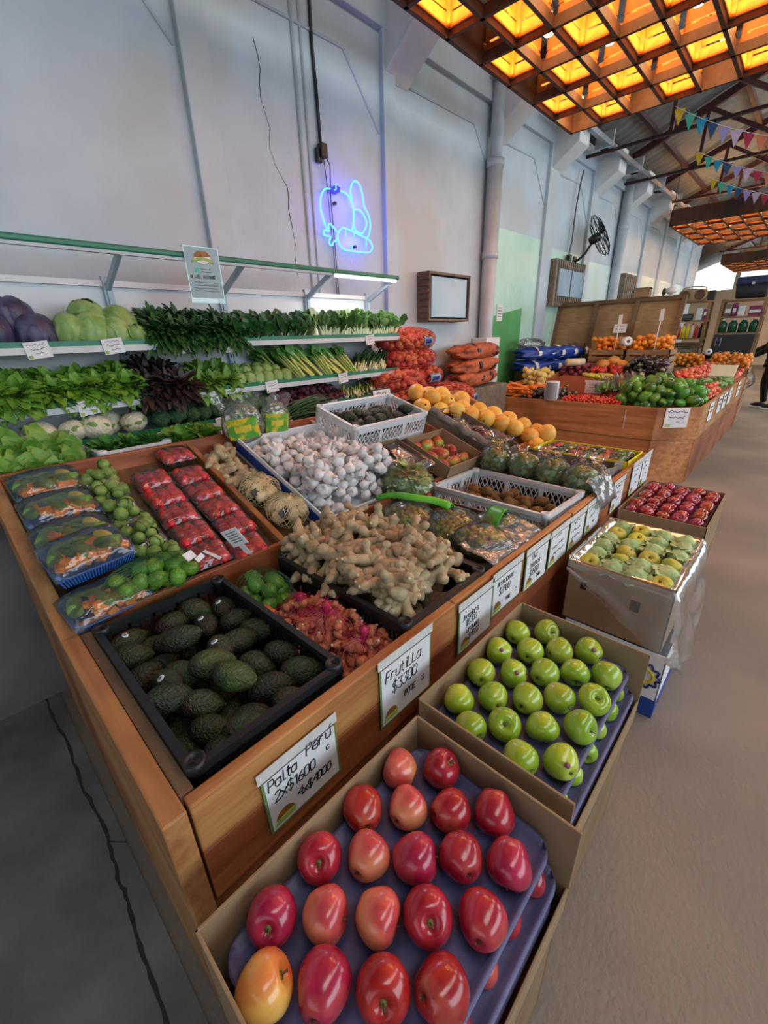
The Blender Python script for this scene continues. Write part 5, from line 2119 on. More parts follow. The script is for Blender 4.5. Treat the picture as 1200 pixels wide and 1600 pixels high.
for i, (x, y, z, rx) in enumerate(((-1.0, .625, .70, .085), (-.87, .625, .725, .10), (-.725, .635, .70, .095))):
    net_bag('turmeric_bag', ('magenta net bag of turmeric farthest from the aisle, next to the limes', 'middle magenta net bag of turmeric, with a knotted top', 'magenta net bag of turmeric nearest the front board')[i], 'turmeric', (x, y, z), (0, .15, .3 * i), turm, 26, rx, .088, .075, .02, 'net_magenta', 'net bags of turmeric', 10 + i, .0008, 24, 14, True, 'net_magenta')


def small_potato(k):
    mb = MB()
    mb.ell((0, 0, 0), (.028, .026, .033), 12, 8, fn=lambda p: p * (1 + .10 * noise.noise(p * 1.8 + Vector((k * 7, 0, 0)))))
    return mb.build('garlic_bulb', 'ginger_cut')


for i, (x, y, z) in enumerate(((-1.655, .915, .925), (-1.49, .935, .865))):
    net_bag('netted_bulbs', ('upper pale net bag of bulbs between the garlic and the strawberries', 'lower pale net bag of bulbs, next to the heaped ginger')[i], 'bulbs', (x, y, z), (0, .37, 0), small_potato, 18, .095, .088, .062, .027, 'net_yellow', 'pale net bags of bulbs', 20 + i, .0012, 24, 14, False)
    mb = MB()
    mb.cbox((x + .055, y - .05, z + .02), (.004, .06, .028), (.2, -.5, .3))
    tag(mb.build('bag_tag', 'sack_label'), ('small dark tag on the upper pale net bag', 'small dark tag on the lower pale net bag')[i], 'tag')

# ------------------------------------------------------------------ garlic
def garlic(seed):
    r = random.Random(seed)
    n = r.choice((6, 7, 8))
    R = .027

    def fn(p, a):
        q = abs(math.sin(a * n / 2 + .4 * noise.noise(Vector((a, seed, 0)))))
        k = 1 + .11 * q - .05
        if p.z > R * .7:
            k = 1 + .03 * q
        return Vector((p.x * k, p.y * k, p.z))
    mb = MB()
    mb.lathe([(0, -.018), (.012, -.019), (.021, -.014), (.0265, -.003), (.0268, .006), (.022, .015), (.014, .022), (.008, .027), (.006, .034), (.007, .043), (.004, .048), (0, .049)], 28, fn=fn)
    o = mb.build('garlic_bulb', 'garlic')
    mb = MB()
    for k in range(14):
        a = k * .45
        mb.tube([(.004 * math.cos(a), .004 * math.sin(a), -.018), (.009 * math.cos(a), .009 * math.sin(a), -.025)], .0012, 3)
    mb.build('root_tuft', 'garlic_neck', o)
    return o


b = MB()
b.cbox((0, 0, .004), (.66, .50, .008))
b.cbox((0, -.252, .045), (.68, .008, .09))
b.cbox((0, .252, .045), (.68, .008, .09))
b.cbox((-.335, 0, .045), (.008, .50, .08))
b.cbox((.335, 0, .02), (.008, .50, .04))
gb = tag(b.build('garlic_box', 'carton_white', loc=(-1.715, 1.275, bedz(-1.715) - .05), rot=(0, BT, 0)), 'white carton with a blue edge lying on the sloping bed, full of garlic', 'box')
b = MB()
b.cbox((0, -.257, .045), (.68, .003, .05))
b.build('blue_edge', 'carton_blue', gb)
Kga = Kind([garlic(i) for i in range(5)])
rnd = random.Random(61)
for (x, y, z) in pile(215, -2.03, -1.40, 1.06, 1.50, .027, lambda x, y: bedz(x) - .040 + .035 * math.sin((y - 1.03) / .5 * PI), rnd, 10, .9, .75):
    Kga.put((x, y, z), (rnd.uniform(-1.2, 1.2), rnd.uniform(-.6, 1.6), rnd.uniform(0, 6.28)), 'white garlic bulb heaped in the garlic carton', 'garlic', 'garlic bulbs in the carton', rnd.uniform(.88, 1.12))

# ------------------------------------------------------------------ vegetable trays wrapped in film
def wedge(mb, c, s, r, mi=0):
    mb.cbox(c, s, (r.uniform(-.6, .6), r.uniform(-.6, .6), r.uniform(0, 3)), mi)


def veg_tray(i, loc, rot, label, w=.16, d=.235):
    t = thing('vegetable_tray', label, 'vegetable tray', loc, rot, 'film wrapped soup vegetable trays')
    r = random.Random(400 + i)
    b = MB()
    loops = [rrect(w * .80, d * .84, .03, 0, 7), rrect(w * .96, d * .97, .035, .050, 7), rrect(w * 1.04, d * 1.03, .04, .052, 7), rrect(w * 1.03, d * 1.02, .04, .056, 7), rrect(w * .92, d * .94, .035, .052, 7), rrect(w * .78, d * .82, .03, .005, 7)]
    b.loft(loops)
    tr = b.build('tray', 'blue_tray', t)
    b = MB()
    for k in range(26):
        y = -d * .42 + d * .84 * k / 25
        b.bar((w * .41, y, .004), (w * .485, y * 1.12, .048), .0035, .003, (1, 0, 0))
        b.bar((-w * .41, y, .004), (-w * .485, y * 1.12, .048), .0035, .003, (1, 0, 0))
    for k in range(16):
        x = -w * .38 + w * .76 * k / 15
        b.bar((x, -d * .43, .004), (x * 1.15, -d * .49, .048), .0035, .003, (0, 1, 0))
    b.build('tray_rib', 'blue_tray', tr)
    first = None
    for k in range(22):
        b = MB()
        wedge(b, (0, 0, 0), (.03 * r.uniform(.7, 1.1), .024 * r.uniform(.8, 1.2), .02), r)
        o = b.build('pumpkin_cube', 'pumpkin', t, bev=.002, loc=(r.uniform(-.01, .062), r.uniform(-.09, .095), .052 + r.uniform(0, .022)))
    for k in range(3):
        b = MB()
        b.lathe([(.019, 0), (.021, .004), (.021, .07), (.017, .075), (0, .075)], 12)
        b.build('zucchini_piece', 'zucchini', t, loc=(-.045 + k * .02, -.07 + k * .05, .055 + .006 * k), rot=(1.3, .2, 1.2 + k * .6))
    b = MB()
    for k in range(9):
        b.leaf((-.058 + .035 * r.random(), -.09 + .012 * k, .072), (r.uniform(-.1, .35), 1, .08), (0, 0, 1), .07, .036, .35, .2, .06, r, 0, 5)
    b.build('chard_leaves', 'leaf_mid', t)
    b = MB()
    b.ell((-.03, .06, .066), (.035, .022, .018), 12, 8, rot=(0, 0, .5))
    b.build('squash_slice', 'corn_yellow', t)
    b = MB()
    sd = Vector((i * 5, 0, 0))

    def f(u, v):
        x, y = (u - .5) * w * 1.06, (v - .5) * d * 1.05
        q = (1 - (2 * u - 1) ** 4) * (1 - (2 * v - 1) ** 4)
        return Vector((x, y, .05 + .052 * q ** .6 + .006 * noise.noise(Vector((x * 22, y * 22, 0)) + sd) * q))
    b.grid(f, 18, 24)
    b.build('cling_film', 'film', t)
    return t


TR = [(-2.00, .212, 1.045), (-1.845, .208, .99), (-1.69, .200, .93), (-1.535, .200, .895), (-1.425, .190, .795)]
for i, (x, y, z) in enumerate(TR):
    lab = ('farthest film wrapped vegetable tray at the left edge of the sloping bed', 'second farthest film wrapped vegetable tray, with a big green leaf', 'middle film wrapped vegetable tray of the stack', 'large raised film wrapped vegetable tray showing its blue side', 'lowest blue vegetable tray, next to the green net bag of limes')[i]
    veg_tray(i, (x, y + .01, z - (.03 if i != 3 else .0)), (.05 if i == 3 else 0, BT * (.9 if i < 4 else .7), (.05, .0, -.03, .08, .12)[i]), lab, .165 if i < 4 else .15, .225)


# brussels sprout packs
def sprout(seed):
    mb = MB()
    mb.ell((0, 0, 0), .0215, 12, 8, fn=lambda p: p * (1 + .06 * noise.noise(p * 2.4 + Vector((seed, 0, 0)))))
    for k in range(5):
        a = k * 1.26
        mb.grid(lambda u, v: Vector((math.sin(u * 1.7) * math.cos(a + (v - .5) * 1.7), math.sin(u * 1.7) * math.sin(a + (v - .5) * 1.7), math.cos(u * 1.7))) * (.0218 + .0018 * u + .0006 * k), 3, 4)
    return mb.build('sprout', 'sprout')


def film_dome(w, d, z0, h, seed, m, parent, amp=.004, nu=14, nv=14):
    b = MB()
    sd = Vector((seed * 3.3, 1, 0))

    def f(u, v):
        x, y = (u - .5) * w, (v - .5) * d
        q = (1 - (2 * u - 1) ** 4) * (1 - (2 * v - 1) ** 4)
        return Vector((x, y, z0 + h * q ** .6 + amp * noise.noise(Vector((x * 30, y * 30, 0)) + sd) * q))
    b.grid(f, nu, nv)
    return b.build('cling_film', m, parent)


SPR = [(-1.99, .383), (-1.865, .384), (-1.74, .388), (-1.615, .394), (-1.50, .40)]
rnd = random.Random(71)
first = None
for i, (x, y) in enumerate(SPR):
    lab = '%s film wrapped brussels sprout pack from the back, left of the strawberries' % ORD[i]
    t = thing('sprout_pack', lab, 'brussels sprouts', (x, y, bedz(x) - .052), (0, BT, rnd.uniform(-.06, .06)), 'film wrapped brussels sprout packs')
    b = MB()
    b.loft([rrect(.105, .12, .015, 0), rrect(.12, .135, .018, .022), rrect(.116, .131, .018, .022), rrect(.10, .115, .015, .003)])
    b.build('clear_tray', 'punnet_clear', t)
    for k, (px, py, pz) in enumerate(pile(15, -.042, .042, -.052, .052, .0215, lambda a, c: .004, rnd, 8, .92)):
        if first is None:
            sp = [sprout(q) for q in range(3)]
            first = True
            su = [0, 0, 0]
        o = sp[k % 3]
        if su[k % 3]:
            o = o.copy()
            COL.objects.link(o)
        su[k % 3] = 1
        o.parent = t
        o.location = (px, py, pz)
        o.rotation_euler = rrot(rnd)
    film_dome(.13, .146, .022, .052, i, 'film_bag', t, .006)


# strawberry punnets
def berry(seed):
    sd = Vector((seed * 2.7, 0, 0))
    mb = MB()
    mb.ell((0, 0, 0), (.0195, .0195, .025), 14, 10, fn=lambda p: Vector((p.x * (1 + .18 * p.z), p.y * (1 + .18 * p.z), p.z)) * (1 + .06 * noise.noise(p * 1.5 + sd)))
    o = mb.build('strawberry', 'strawberry')
    mb = MB()
    for k in range(7):
        a = k * .9
        mb.leaf((0, 0, .0225), (math.cos(a), math.sin(a), .12), (0, 0, 1), .017, .008, .5, .1, seg=2)
    mb.tube([(0, 0, .022), (.002, .001, .034)], .0012, 4)
    mb.build('calyx', 'calyx', o)
    return o


STR = [(-2.035, .715), (-1.935, .565), (-1.905, .715), (-1.815, .560), (-1.785, .712), (-1.695, .556), (-1.665, .712), (-1.575, .552), (-1.545, .712), (-1.455, .548), (-1.425, .690)]
bp = [berry(q) for q in range(4)]
bu = [0] * 4
for i, (x, y) in enumerate(STR):
    side = 'right' if y > .62 else 'left'
    n = sum(1 for (a, c) in STR[:i] if (c > .62) == (y > .62))
    lab = 'film wrapped punnet of strawberries, %s from the back in the %s hand row' % (ORD[n], side)
    zz = bedz(x) - .052 + (.022 if i == 0 else 0)
    t = thing('strawberry_punnet', lab, 'strawberries', (x, y, zz), (0, BT - (.1 if i == 0 else 0), rnd.uniform(-.07, .07)), 'film wrapped strawberry punnets')
    b = MB()
    b.loft([rrect(.095, .122, .012, 0), rrect(.112, .140, .015, .030), rrect(.120, .148, .016, .031), rrect(.118, .146, .016, .034), rrect(.108, .136, .015, .030), rrect(.09, .117, .012, .003)])
    b.build('clear_tray', 'punnet_clear', t)
    k = 0
    for rr in range(3):
        for cc in range(3):
            q = (i + k) % 4
            o = bp[q]
            if bu[q]:
                o = copy_tree(o)
            bu[q] = 1
            o.parent = t
            o.location = (-.034 + rr * .034 + rnd.uniform(-.004, .004), -.043 + cc * .043 + rnd.uniform(-.004, .004), .030 + rnd.uniform(0, .010))
            o.scale = (1.2, 1.2, 1.2)
            o.rotation_euler = (rnd.uniform(1.0, 2.2), rnd.uniform(-.5, .5), rnd.uniform(-.5, .5) + (PI if rr == 0 else 0) - PI / 2)
            k += 1
    film_dome(.124, .150, .032, .034, i + 20, 'film', t, .002, 10, 10)
# plastic tag standing at the front of the strawberries
t = thing('price_tag', 'white plastic price tag on a stick at the front of the strawberries', 'price tag', (-1.36, .655, .825), (.35, -.35, .75))
b = MB()
b.box((-.03, -.002, .03), (.03, .002, .115))
b.build('card', 'paper', t, bev=.001)
b = MB()
for k in range(5):
    b.box((-.02, -.0026, .05 + k * .012), (.02, -.002, .054 + k * .012))
b.build('print', 'ink_grey', t)
b = MB()
b.box((-.01, -.0015, -.06), (.01, .0015, .03))
b.build('stick', 'white_plastic', t)
t = thing('price_tag', 'small white folded label lying among the nearest strawberry punnets', 'price tag', (-1.40, .545, .835), (0, BT, .5))
b = MB()
b.box((-.035, -.008, 0), (.035, .008, .002))
b.build('card', 'paper', t)

# ------------------------------------------------------------------ bags of salad
def poly_bag(name, label, cat, loc, rot, w, d, h, leafm, leafn, seed, printed=True, film_m='film_bag', leaf=(.10, .06), ms=None):
    t = thing(name, label, cat, loc, rot)
    r = random.Random(seed)
    b = MB()
    sd = Vector((seed, 0, 0))
    b.ell((0, 0, h * .5), (w * .5, d * .5, h * .5), 26, 16, fn=lambda p: p * (1 + .10 * noise.noise(p * 2.1 + sd) + .05 * noise.noise(p * 5 + sd)))
    b.build('bag', film_m, t)
    b = MB()
    for i in range(leafn):
        u = (i + .5) / leafn
        d_ = dirv(math.acos(1 - 1.7 * u), i * 2.4)
        p = Vector((d_.x * w * .22, d_.y * d * .22, h * .5 + d_.z * h * .2))
        b.leaf(p, d_ + Vector((r.uniform(-.6, .6), r.uniform(-.6, .6), 0)), (r.uniform(-.5, .5), r.uniform(-.5, .5), 1), leaf[0] * w * 2.4, leaf[1] * w * 2.4, .7, .2, .10, r, 0, 4)
    b.build('leaves', leafm, t)
    if ms:
        b = MB()
        for i in range(9):
            a = r.uniform(-.6, .6)
            b.tube([(w * .1, a * d * .2, h * .45), (w * .45, a * d * .6, h * .5)], .006, 5)
        b.build('stalks', ms, t)
    b = MB()          # crumpled open neck

    def f(u, v):
        if printed:
            return Vector((w * .16 * math.sin(u * 11 + seed) * (.3 + v), (u - .5) * d * (.75 + .35 * v), h * (.80 + .42 * v) + .012 * math.sin(u * 17)))
        a = u * 2 * PI
        k = (.34 + .14 * v + .05 * math.sin(a * 3)) if printed else .16 + .25 * v
        return Vector((math.cos(a) * w * k, math.sin(a) * d * k * .6, h * ((.75 + .5 * v) if printed else (.93 + .35 * v)) + .02 * noise.noise(Vector((a * 2, v * 3, seed)))))
    b.grid(f, 24, 5)
    b.build('bag_neck', film_m, t)
    if printed:
        b = MB()
        b.grid(lambda u, v: Vector((w * .515 * math.cos((u - .5) * 1.4), d * .5 * math.sin((u - .5) * 1.6), h * (.25 + .5 * v))), 10, 6)
        q = b.build('printed_label', 'bag_label', t)
        b = MB()
        b.grid(lambda u, v: Vector((w * .525 * math.cos((u - .5) * .8), d * .5 * math.sin((u - .5) * .8), h * (.42 + .16 * v))), 8, 3)
        b.build('label_patch', 'print_yellow', t)
    return t


poly_bag('salad_bag', 'clear plastic bag of salad with green and yellow label, the left one above the garlic', 'salad bag', (-2.03, 1.09, 1.05), (.1, .25, -.5), .11, .21, .22, 'leaf_pale', 60, 3, True, 'film_bag', (.15, .09))
poly_bag('salad_bag', 'clear plastic bag of salad with green and yellow label, the right one above the garlic', 'salad bag', (-2.05, 1.27, 1.05), (-.05, .2, -.3), .10, .17, .20, 'leaf_pale', 50, 5, True, 'film_bag', (.15, .09))
t = poly_bag('lettuce_bag', 'bag of pale green frilly lettuce between the garlic and the kiwi crate', 'lettuce bag', (-1.34, 1.54, .80), (.0, .25, .35), .28, .25, .16, 'leaf_pale', 210, 7, False, 'film', (.10, .06), 'stem_white')
b = MB()
b.ell((.13, -.04, .06), (.016, .02, .014), 10, 7)
b.build('tape_tie', 'print_red', t)

# grape tray
t = carton('fruit_tray', 'dark wooden tray of bagged grapes between the ginger and kiwi crates', (-.955, 1.42, .60), (0, 0, 0), .64, .50, .165, 'wood_dark', inner='wood_dark')
b = MB()
b.box((.3195, .06, .10), (.322, .11, .125))
b.build('paper_label', 'paper', t)
b = MB()
b.box((.3205, -.25, .12), (.3215, .25, .165))
b.build('black_rim', 'black_plastic', t)


def grapes(k):
    mb = MB()
    mb.ell((0, 0, 0), (.0115, .0115, .0135), 9, 7)
    return mb.build('grape', 'grape')


gb_labs = ['clear bag of green grapes nearest the lettuce bag', 'clear bag of green grapes in the middle of the dark tray', 'clear bag of green grapes at the front of the dark tray', 'clear bag of green grapes at the far side of the dark tray']
for i, (x, y, z, w, d) in enumerate(((-1.13, 1.33, .79, .13, .11), (-.95, 1.42, .775, .13, .13), (-.77, 1.36, .775, .12, .10), (-.80, 1.55, .765, .12, .09))):
    t = net_bag('grape_bag', gb_labs[i], 'grapes', (x, y, z), (0, .1, .3 * i), grapes, 90, w, d, .062, .0118, None, 'bags of grapes', 30 + i)
    b = MB()
    sd = Vector((i, 4, 0))
    b.ell((0, 0, 0), (w * 1.06, d * 1.08, .072), 26, 14, fn=lambda p: p * (1 + .09 * noise.noise(p * 2.4 + sd) + .04 * noise.noise(p * 6 + sd)))
    b.build('bag', 'film', t)
b = MB()
b.grid(lambda u, v: Vector((-1.31 + .34 * u, 1.30 + .10 * u + .05 * v + .012 * math.sin(u * 9), .845 + .03 * math.sin(u * 3) + .022 * math.sin(v * 3.1))), 14, 5)
o = tag(b.build('bag_header', 'bag_green', solid=.002), 'bright green printed header of a grape bag beside the lettuce bag', 'bag header')
b = MB()
b.grid(lambda u, v: Vector((-.86 + .10 * u, 1.50 + .12 * v - .05 * u, .80 + .05 * math.sin(v * 2.6) + .02 * u)), 6, 6)
o = tag(b.build('bag_corner', 'bag_green', solid=.002), 'bright green printed bag corner at the front of the grape tray', 'bag corner')
b = MB()
b.grid(lambda u, v: Vector((-.80 + .19 * u, 1.22 + .40 * v, .782 + .03 * (1 - u) + .012 * noise.noise(Vector((u * 6, v * 9, 0))) - (.05 * max(0, u - .8) / .2))), 12, 26)
tag(b.build('plastic_sheet', 'film_grey', solid=.001), 'milky crumpled plastic sheet hanging over the front edge of the grape tray', 'plastic sheet')

# kiwi crate
plastic_crate('plastic_crate', 'white lattice plastic crate of brown kiwis', (-.985, 1.94, .60), (0, 0, -.03), .65, .41, .20, 'white_plastic', 'lattice')


def kiwi(k):
    mb = MB()
    mb.ell((0, 0, 0), (.0265, .0265, .036), 16, 11, fn=lambda p: p * (1 + .05 * noise.noise(p * 1.6 + Vector((k * 3, 0, 0)))))
    o = mb.build('kiwi', 'kiwi')
    b2 = MB()
    b2.lathe([(0, .0362), (.004, .0366), (.003, .039), (0, .0395)], 7)
    b2.build('stem_end', 'stem_brown', o)
    return o


Kk = Kind([kiwi(i) for i in range(3)])
rnd = random.Random(81)
P = pile(46, -1.25, -.75, 1.79, 2.08, .030, lambda x, y: .655 + .035 * (x < -1.0), rnd, 14, .92)
for i, (x, y, z) in enumerate(sorted(P)):
    Kk.put((x, y, z), (rnd.uniform(1.1, 2), 0, rnd.uniform(0, 6.28)), 'brown fuzzy kiwi in the white lattice crate', 'kiwi', 'kiwis in the white crate', rnd.uniform(.95, 1.08))

# bags of brussels sprouts / small cabbages behind the kiwis
sp2 = [None]
def sprout2(k):
    return sprout(50 + k)


for i, (x, y) in enumerate(((-1.22, 2.23), (-1.04, 2.25), (-.87, 2.25), (-.715, 2.24))):
    t = net_bag('sprout_bag', '%s green filled plastic bag from the left in the row behind the kiwi crate' % ORD[i], 'bagged sprouts', (x, y, .845 - .01 * i), (0, 0, .2 * i), sprout2, 34, .098, .082, .082, .021, None, 'green plastic bags behind the kiwis', 40 + i)
    b = MB()
    sd = Vector((i, 7, 0))
    b.ell((0, 0, 0), (.104, .088, .09), 24, 14, fn=lambda p: p * (1 + .08 * noise.noise(p * 2.4 + sd) + .05 * noise.noise(p * 6 + sd)))
    b.build('bag', 'film', t)
b = MB()
b.grid(lambda u, v: Vector((-.66 + .09 * u, 2.12 + .26 * v + .03 * u, .855 - .14 * u * u + .02 * noise.noise(Vector((u * 5, v * 6, 2))))), 10, 12)
tag(b.build('plastic_flap', 'film_grey', solid=.001), 'milky plastic flap hanging over the front board beside the sprout bags', 'plastic sheet')

# white crate of avocados on the bed
plastic_crate('plastic_crate', 'white lattice plastic crate of dark avocados at the back of the near stand', (-1.86, 1.83, 1.005), (0, BT * .75, 0), .34, .62, .15, 'white_plastic', 'lattice')
Kb = Kind([avocado(70 + i, 'avocado', False, .05, .034) for i in range(2)])
P = pile(26, -1.97, -1.73, 1.60, 2.06, .036, lambda x, y: 1.05 - (x + 1.86) * .29, rnd, 12, .92)
for i, (x, y, z) in enumerate(sorted(P, key=lambda p: p[1])):
    Kb.put((x, y, z), (1.57, 0, rnd.uniform(0, 6.28)), 'dark avocado in the white lattice crate at the back', 'avocado', 'avocados in the white crate', 1)
# small carton with two packed punnets
t = carton('small_carton', 'small grey brown carton holding two labelled fruit punnets in front of the white avocado crate', (-1.545, 1.66, .885), (0, BT, .05), .25, .34, .075, 'cardboard_dark')
for i, y in enumerate((1.59, 1.73)):
    t = thing('berry_punnet', ('left', 'right')[i] + ' dark berry punnet with white label in the small carton', 'berry punnet', (-1.545, y, .897), (0, BT, .05), 'dark berry punnets')
    b = MB()
    b.loft([rrect(.18, .10, .012, 0), rrect(.20, .12, .012, .05), rrect(.0, .0, .0, .052)], cap0=True, cap1=False)
    b.build('punnet', 'dark_goods', t)
    b = MB()
    b.box((-.045, -.035, .052), (.05, .04, .054))
    b.build('label', 'paper', t)
    film_dome(.205, .125, .05, .010, i, 'film', t)
b = MB()
b.cbox((-1.42, 1.505, .875), (.10, .004, .09), (0, BT, .2))
b.cbox((-1.42, 1.50, .875), (.07, .003, .03), (0, BT, .2))
tag(b.build('carton_flap', 'cardboard_dark'), 'printed cardboard flap standing up beside the small carton', 'flap')
# mango carton
carton('fruit_box', 'low brown carton lined with pale paper, holding red mangoes', (-1.49, 2.06, .835), (0, BT, 0), .34, .36, .10, 'cardboard')
b = MB()
b.cbox((-1.49, 2.06, .848), (.32, .34, .004), (0, BT, 0))
tag(b.build('paper_sheet', 'carton_white'), 'pale blue white paper lining the mango carton', 'paper')


def mango(k, m):
    mb = MB()
    mb.ell((0, 0, 0), (.040, .046, .058), 16, 11, fn=lambda p: Vector((p.x, p.y + .18 * p.z * p.z, p.z)) * (1 + .05 * noise.noise(p + Vector((k, 0, 0)))))
    o = mb.build('mango', m)
    b2 = MB()
    b2.lathe([(0, .056), (.004, .058), (.003, .064), (0, .065)], 7, M=Matrix.Translation((0, .008, 0)))
    b2.build('stem_end', 'stem_brown', o)
    return o


Km = Kind([mango(i, 'mango_red') for i in range(3)])
for i, (x, y) in enumerate(((-1.60, 1.95), (-1.60, 2.06), (-1.60, 2.17), (-1.50, 1.96), (-1.50, 2.06), (-1.50, 2.17), (-1.40, 1.96), (-1.40, 2.07), (-1.40, 2.17))):
    Km.put((x, y, bedz(x) + .012), (1.5, rnd.uniform(-.4, .4), rnd.uniform(0, 6)), '%s red and yellow mango in the low carton, counted from its back left corner' % ORD[i], 'mango', 'red mangoes in the low carton', 1.0)

# grey sided trays with film bags of radicchio
t = carton('fruit_tray', 'grey wooden tray of film wrapped red leaves behind the mangoes', (-1.58, 2.50, .865), (0, BT, 0), .58, .30, .10, 'wood_grey')
b = MB()
b.grid(lambda u, v: Vector((-.29 + .58 * u, -.15 + .05 * v + .012 * math.sin(u * 20), .10 + .035 * math.sin(v * 3.1) + .006 * math.sin(u * 31))), 30, 6)
b.build('grey_paper_edge', 'grey_paper', t, solid=.002)
Kr = Kind([head_bunch('radicchio', 'radicchio', 170 + i, 30, .075, .05, .1, curl=.6) for i in range(2)])
for i, (x, y) in enumerate(((-1.80, 2.43), (-1.80, 2.55), (-1.69, 2.45), (-1.67, 2.57), (-1.58, 2.43), (-1.56, 2.55), (-1.46, 2.45))):
    Kr.put((x, y, bedz(x) + .0), (0, .4, i), '%s bunch of dark red leaves in the grey wooden tray, counted from the back' % ORD[i], 'red leaves', 'red leaf bunches in the grey tray', .9)
b = MB()
b.grid(lambda u, v: Vector((-1.86 + .50 * u, 2.37 + .25 * v, bedz(-1.86 + .50 * u) + .055 + .022 * math.sin(u * 12) * math.sin(v * 7) + .012 * noise.noise(Vector((u * 14, v * 9, 0))))), 30, 16)
tag(b.build('cling_film', 'film_bag'), 'crumpled clear film over the red leaves in the grey tray', 'film')
t = poly_bag('endive_bag', 'clear bag of green leafy endive at the lower end of the grey tray', 'endive bag', (-1.34, 2.42, .80), (0, .3, .3), .20, .20, .13, 'leaf_mid', 50, 13, False, 'film', (.09, .045), 'stem_white')
t = carton('fruit_tray', 'grey paper lined tray beyond the sprout bags', (-.97, 2.56, .60), (0, 0, 0), .62, .36, .21, 'wood_grey')
b = MB()
b.grid(lambda u, v: Vector((-.31 + .62 * u, -.18 + .03 * math.sin(u * 17), .12 + .13 * v + .012 * math.sin(u * 25))), 30, 4)
b.grid(lambda u, v: Vector((.305 + .012 * math.sin(v * 14), -.18 + .36 * v, .14 + .085 * u)), 4, 20)
b.build('grey_paper_edge', 'grey_paper', t, solid=.002)
for i in range(5):
    poly_bag('herb_bag', '%s film bag from the left in the grey paper lined tray' % ORD[i], 'herb bag', (-1.20 + i * .115, 2.56 + (i % 2) * .05, .74), (0, 0, i), .11, .12, .10, 'radicchio' if i % 2 else 'leaf_light', 18, 20 + i, False, 'film', (.09, .05))
# yellow box with film packs
t = carton('yellow_box', 'bright yellow printed carton of film packs near the far end of the near stand', (-.93, 2.92, .60), (0, 0, 0), .60, .32, .215, 'yellow_card')
b = MB()
b.box((.3005, -.1, .05), (.3025, .12, .15))
b.build('printed_panel', 'carton_blue', t)
rnd = random.Random(91)
for i in range(12):
    x, y = -1.15 + (i % 6) * .088, 2.85 + (i // 6) * .14
    t = thing('film_pack', 'small film pack of mixed vegetables in the yellow carton', 'film pack', (x, y, .775), (0, 0, rnd.uniform(-.2, .2)), 'film packs in the yellow carton')
    b = MB()
    b.loft([rrect(.075, .12, .01, 0), rrect(.085, .13, .01, .025)])
    b.build('tray', 'dark_goods', t)
    b = MB()
    for k in range(8):
        wedge(b, (rnd.uniform(-.03, .03), rnd.uniform(-.05, .05), .03), (.02, .03, .012), rnd)
    b.build('vegetable_pieces', ('pumpkin', 'leaf_mid', 'print_red', 'bag_label')[i % 4], t)
    film_dome(.09, .135, .025, .022, i, 'film', t, .004, 8, 8)

# melons along the far edge of the bed
def melon(k):
    mb = MB()
    mb.ell((0, 0, 0), (.066, .066, .072), 20, 13, fn=lambda p: p * (1 + .03 * noise.noise(p * 1.3 + Vector((k * 5, 0, 0)))))
    o = mb.build('melon', 'melon')
    b2 = MB()
    b2.lathe([(0, .0715), (.008, .0722), (.006, .076), (0, .0765)], 9)
    b2.build('stem_end', 'stem_brown', o)
    return o


Kme = Kind([melon(i) for i in range(2)])
mel = [(-2.06, 2.48, .08), (-1.97, 2.43, .02), (-1.96, 2.54, .09), (-2.05, 2.62, .05), (-1.87, 2.52, .03), (-1.90, 2.64, .07), (-1.80, 2.62, .05), (-1.72, 2.70, .05), (-1.82, 2.74, .05), (-1.64, 2.79, .05), (-1.74, 2.84, .05), (-1.56, 2.87, .04), (-1.67, 2.93, .04), (-1.47, 2.92, .04), (-1.58, 3.02, .04), (-1.37, 2.97, .02), (-1.48, 3.07, .03), (-1.28, 3.05, .05), (-1.38, 3.10, .02), (-2.02, 2.74, .05), (-1.92, 2.86, .05), (-1.3, 2.93, -.03)]
mel = [(x, max(y, 2.43), d) for (x, y, d) in mel]
for i, (x, y, d) in enumerate(mel):
    Kme.put((x, y + .04, bedz(min(x, -1.34)) + d), rrot(rnd), 'yellow round melon in the band along the far edge of the near stand', 'melon', 'yellow melons on the near stand', rnd.uniform(.92, 1.05))

# things between the stand and the shelving
plastic_crate('plastic_crate', 'white lattice crate of leafy bunches behind the strawberries', (-2.33, .62, .93), (0, 0, 0), .22, .32, .17, 'white_plastic', 'lattice')
Kl = Kind([head_bunch('leafy_bunch', 'leaf_mid', 180 + i, 40, .11, .07, .1) for i in range(2)])
for i, (x, y) in enumerate(((-2.35, .53), (-2.33, .62), (-2.32, .71))):
    Kl.put((x, y, 1.07), (0, .3, i), ('left', 'middle', 'right')[i] + ' green leafy bunch in the white lattice crate behind the strawberries', 'leafy greens', None, .8)
Kl2 = Kind([head_bunch('frilly_lettuce', 'leaf_lettuce', 190 + i, 70, .14, .10, .14, curl=.5) for i in range(2)])
for i, (x, y) in enumerate(((-2.28, .85), (-2.30, .97))):
    Kl2.put((x, y, 1.04), (0, .3, i), ('left', 'right')[i] + ' frilly green lettuce standing just behind the back board of the stand', 'lettuce', None, .95)
t = carton('white_carton', 'white carton with red letters RO behind the salad bags', (-2.30, 1.20, .93), (0, 0, 0), .20, .34, .175, 'carton_white')
b = MB()
write(b, 'RO', -.11, .06, .06, .006, 0, 1.3)
q = b.build('red_lettering', 'print_red', t, loc=(.103, 0, .0), rot=(math.radians(90), 0, math.radians(90)))
b = MB()
b.tube(smooth([(0, -.17, .12), (0, -.10, .21), (0, 0, .235), (0, .10, .21), (0, .17, .12)]), .004, 5)
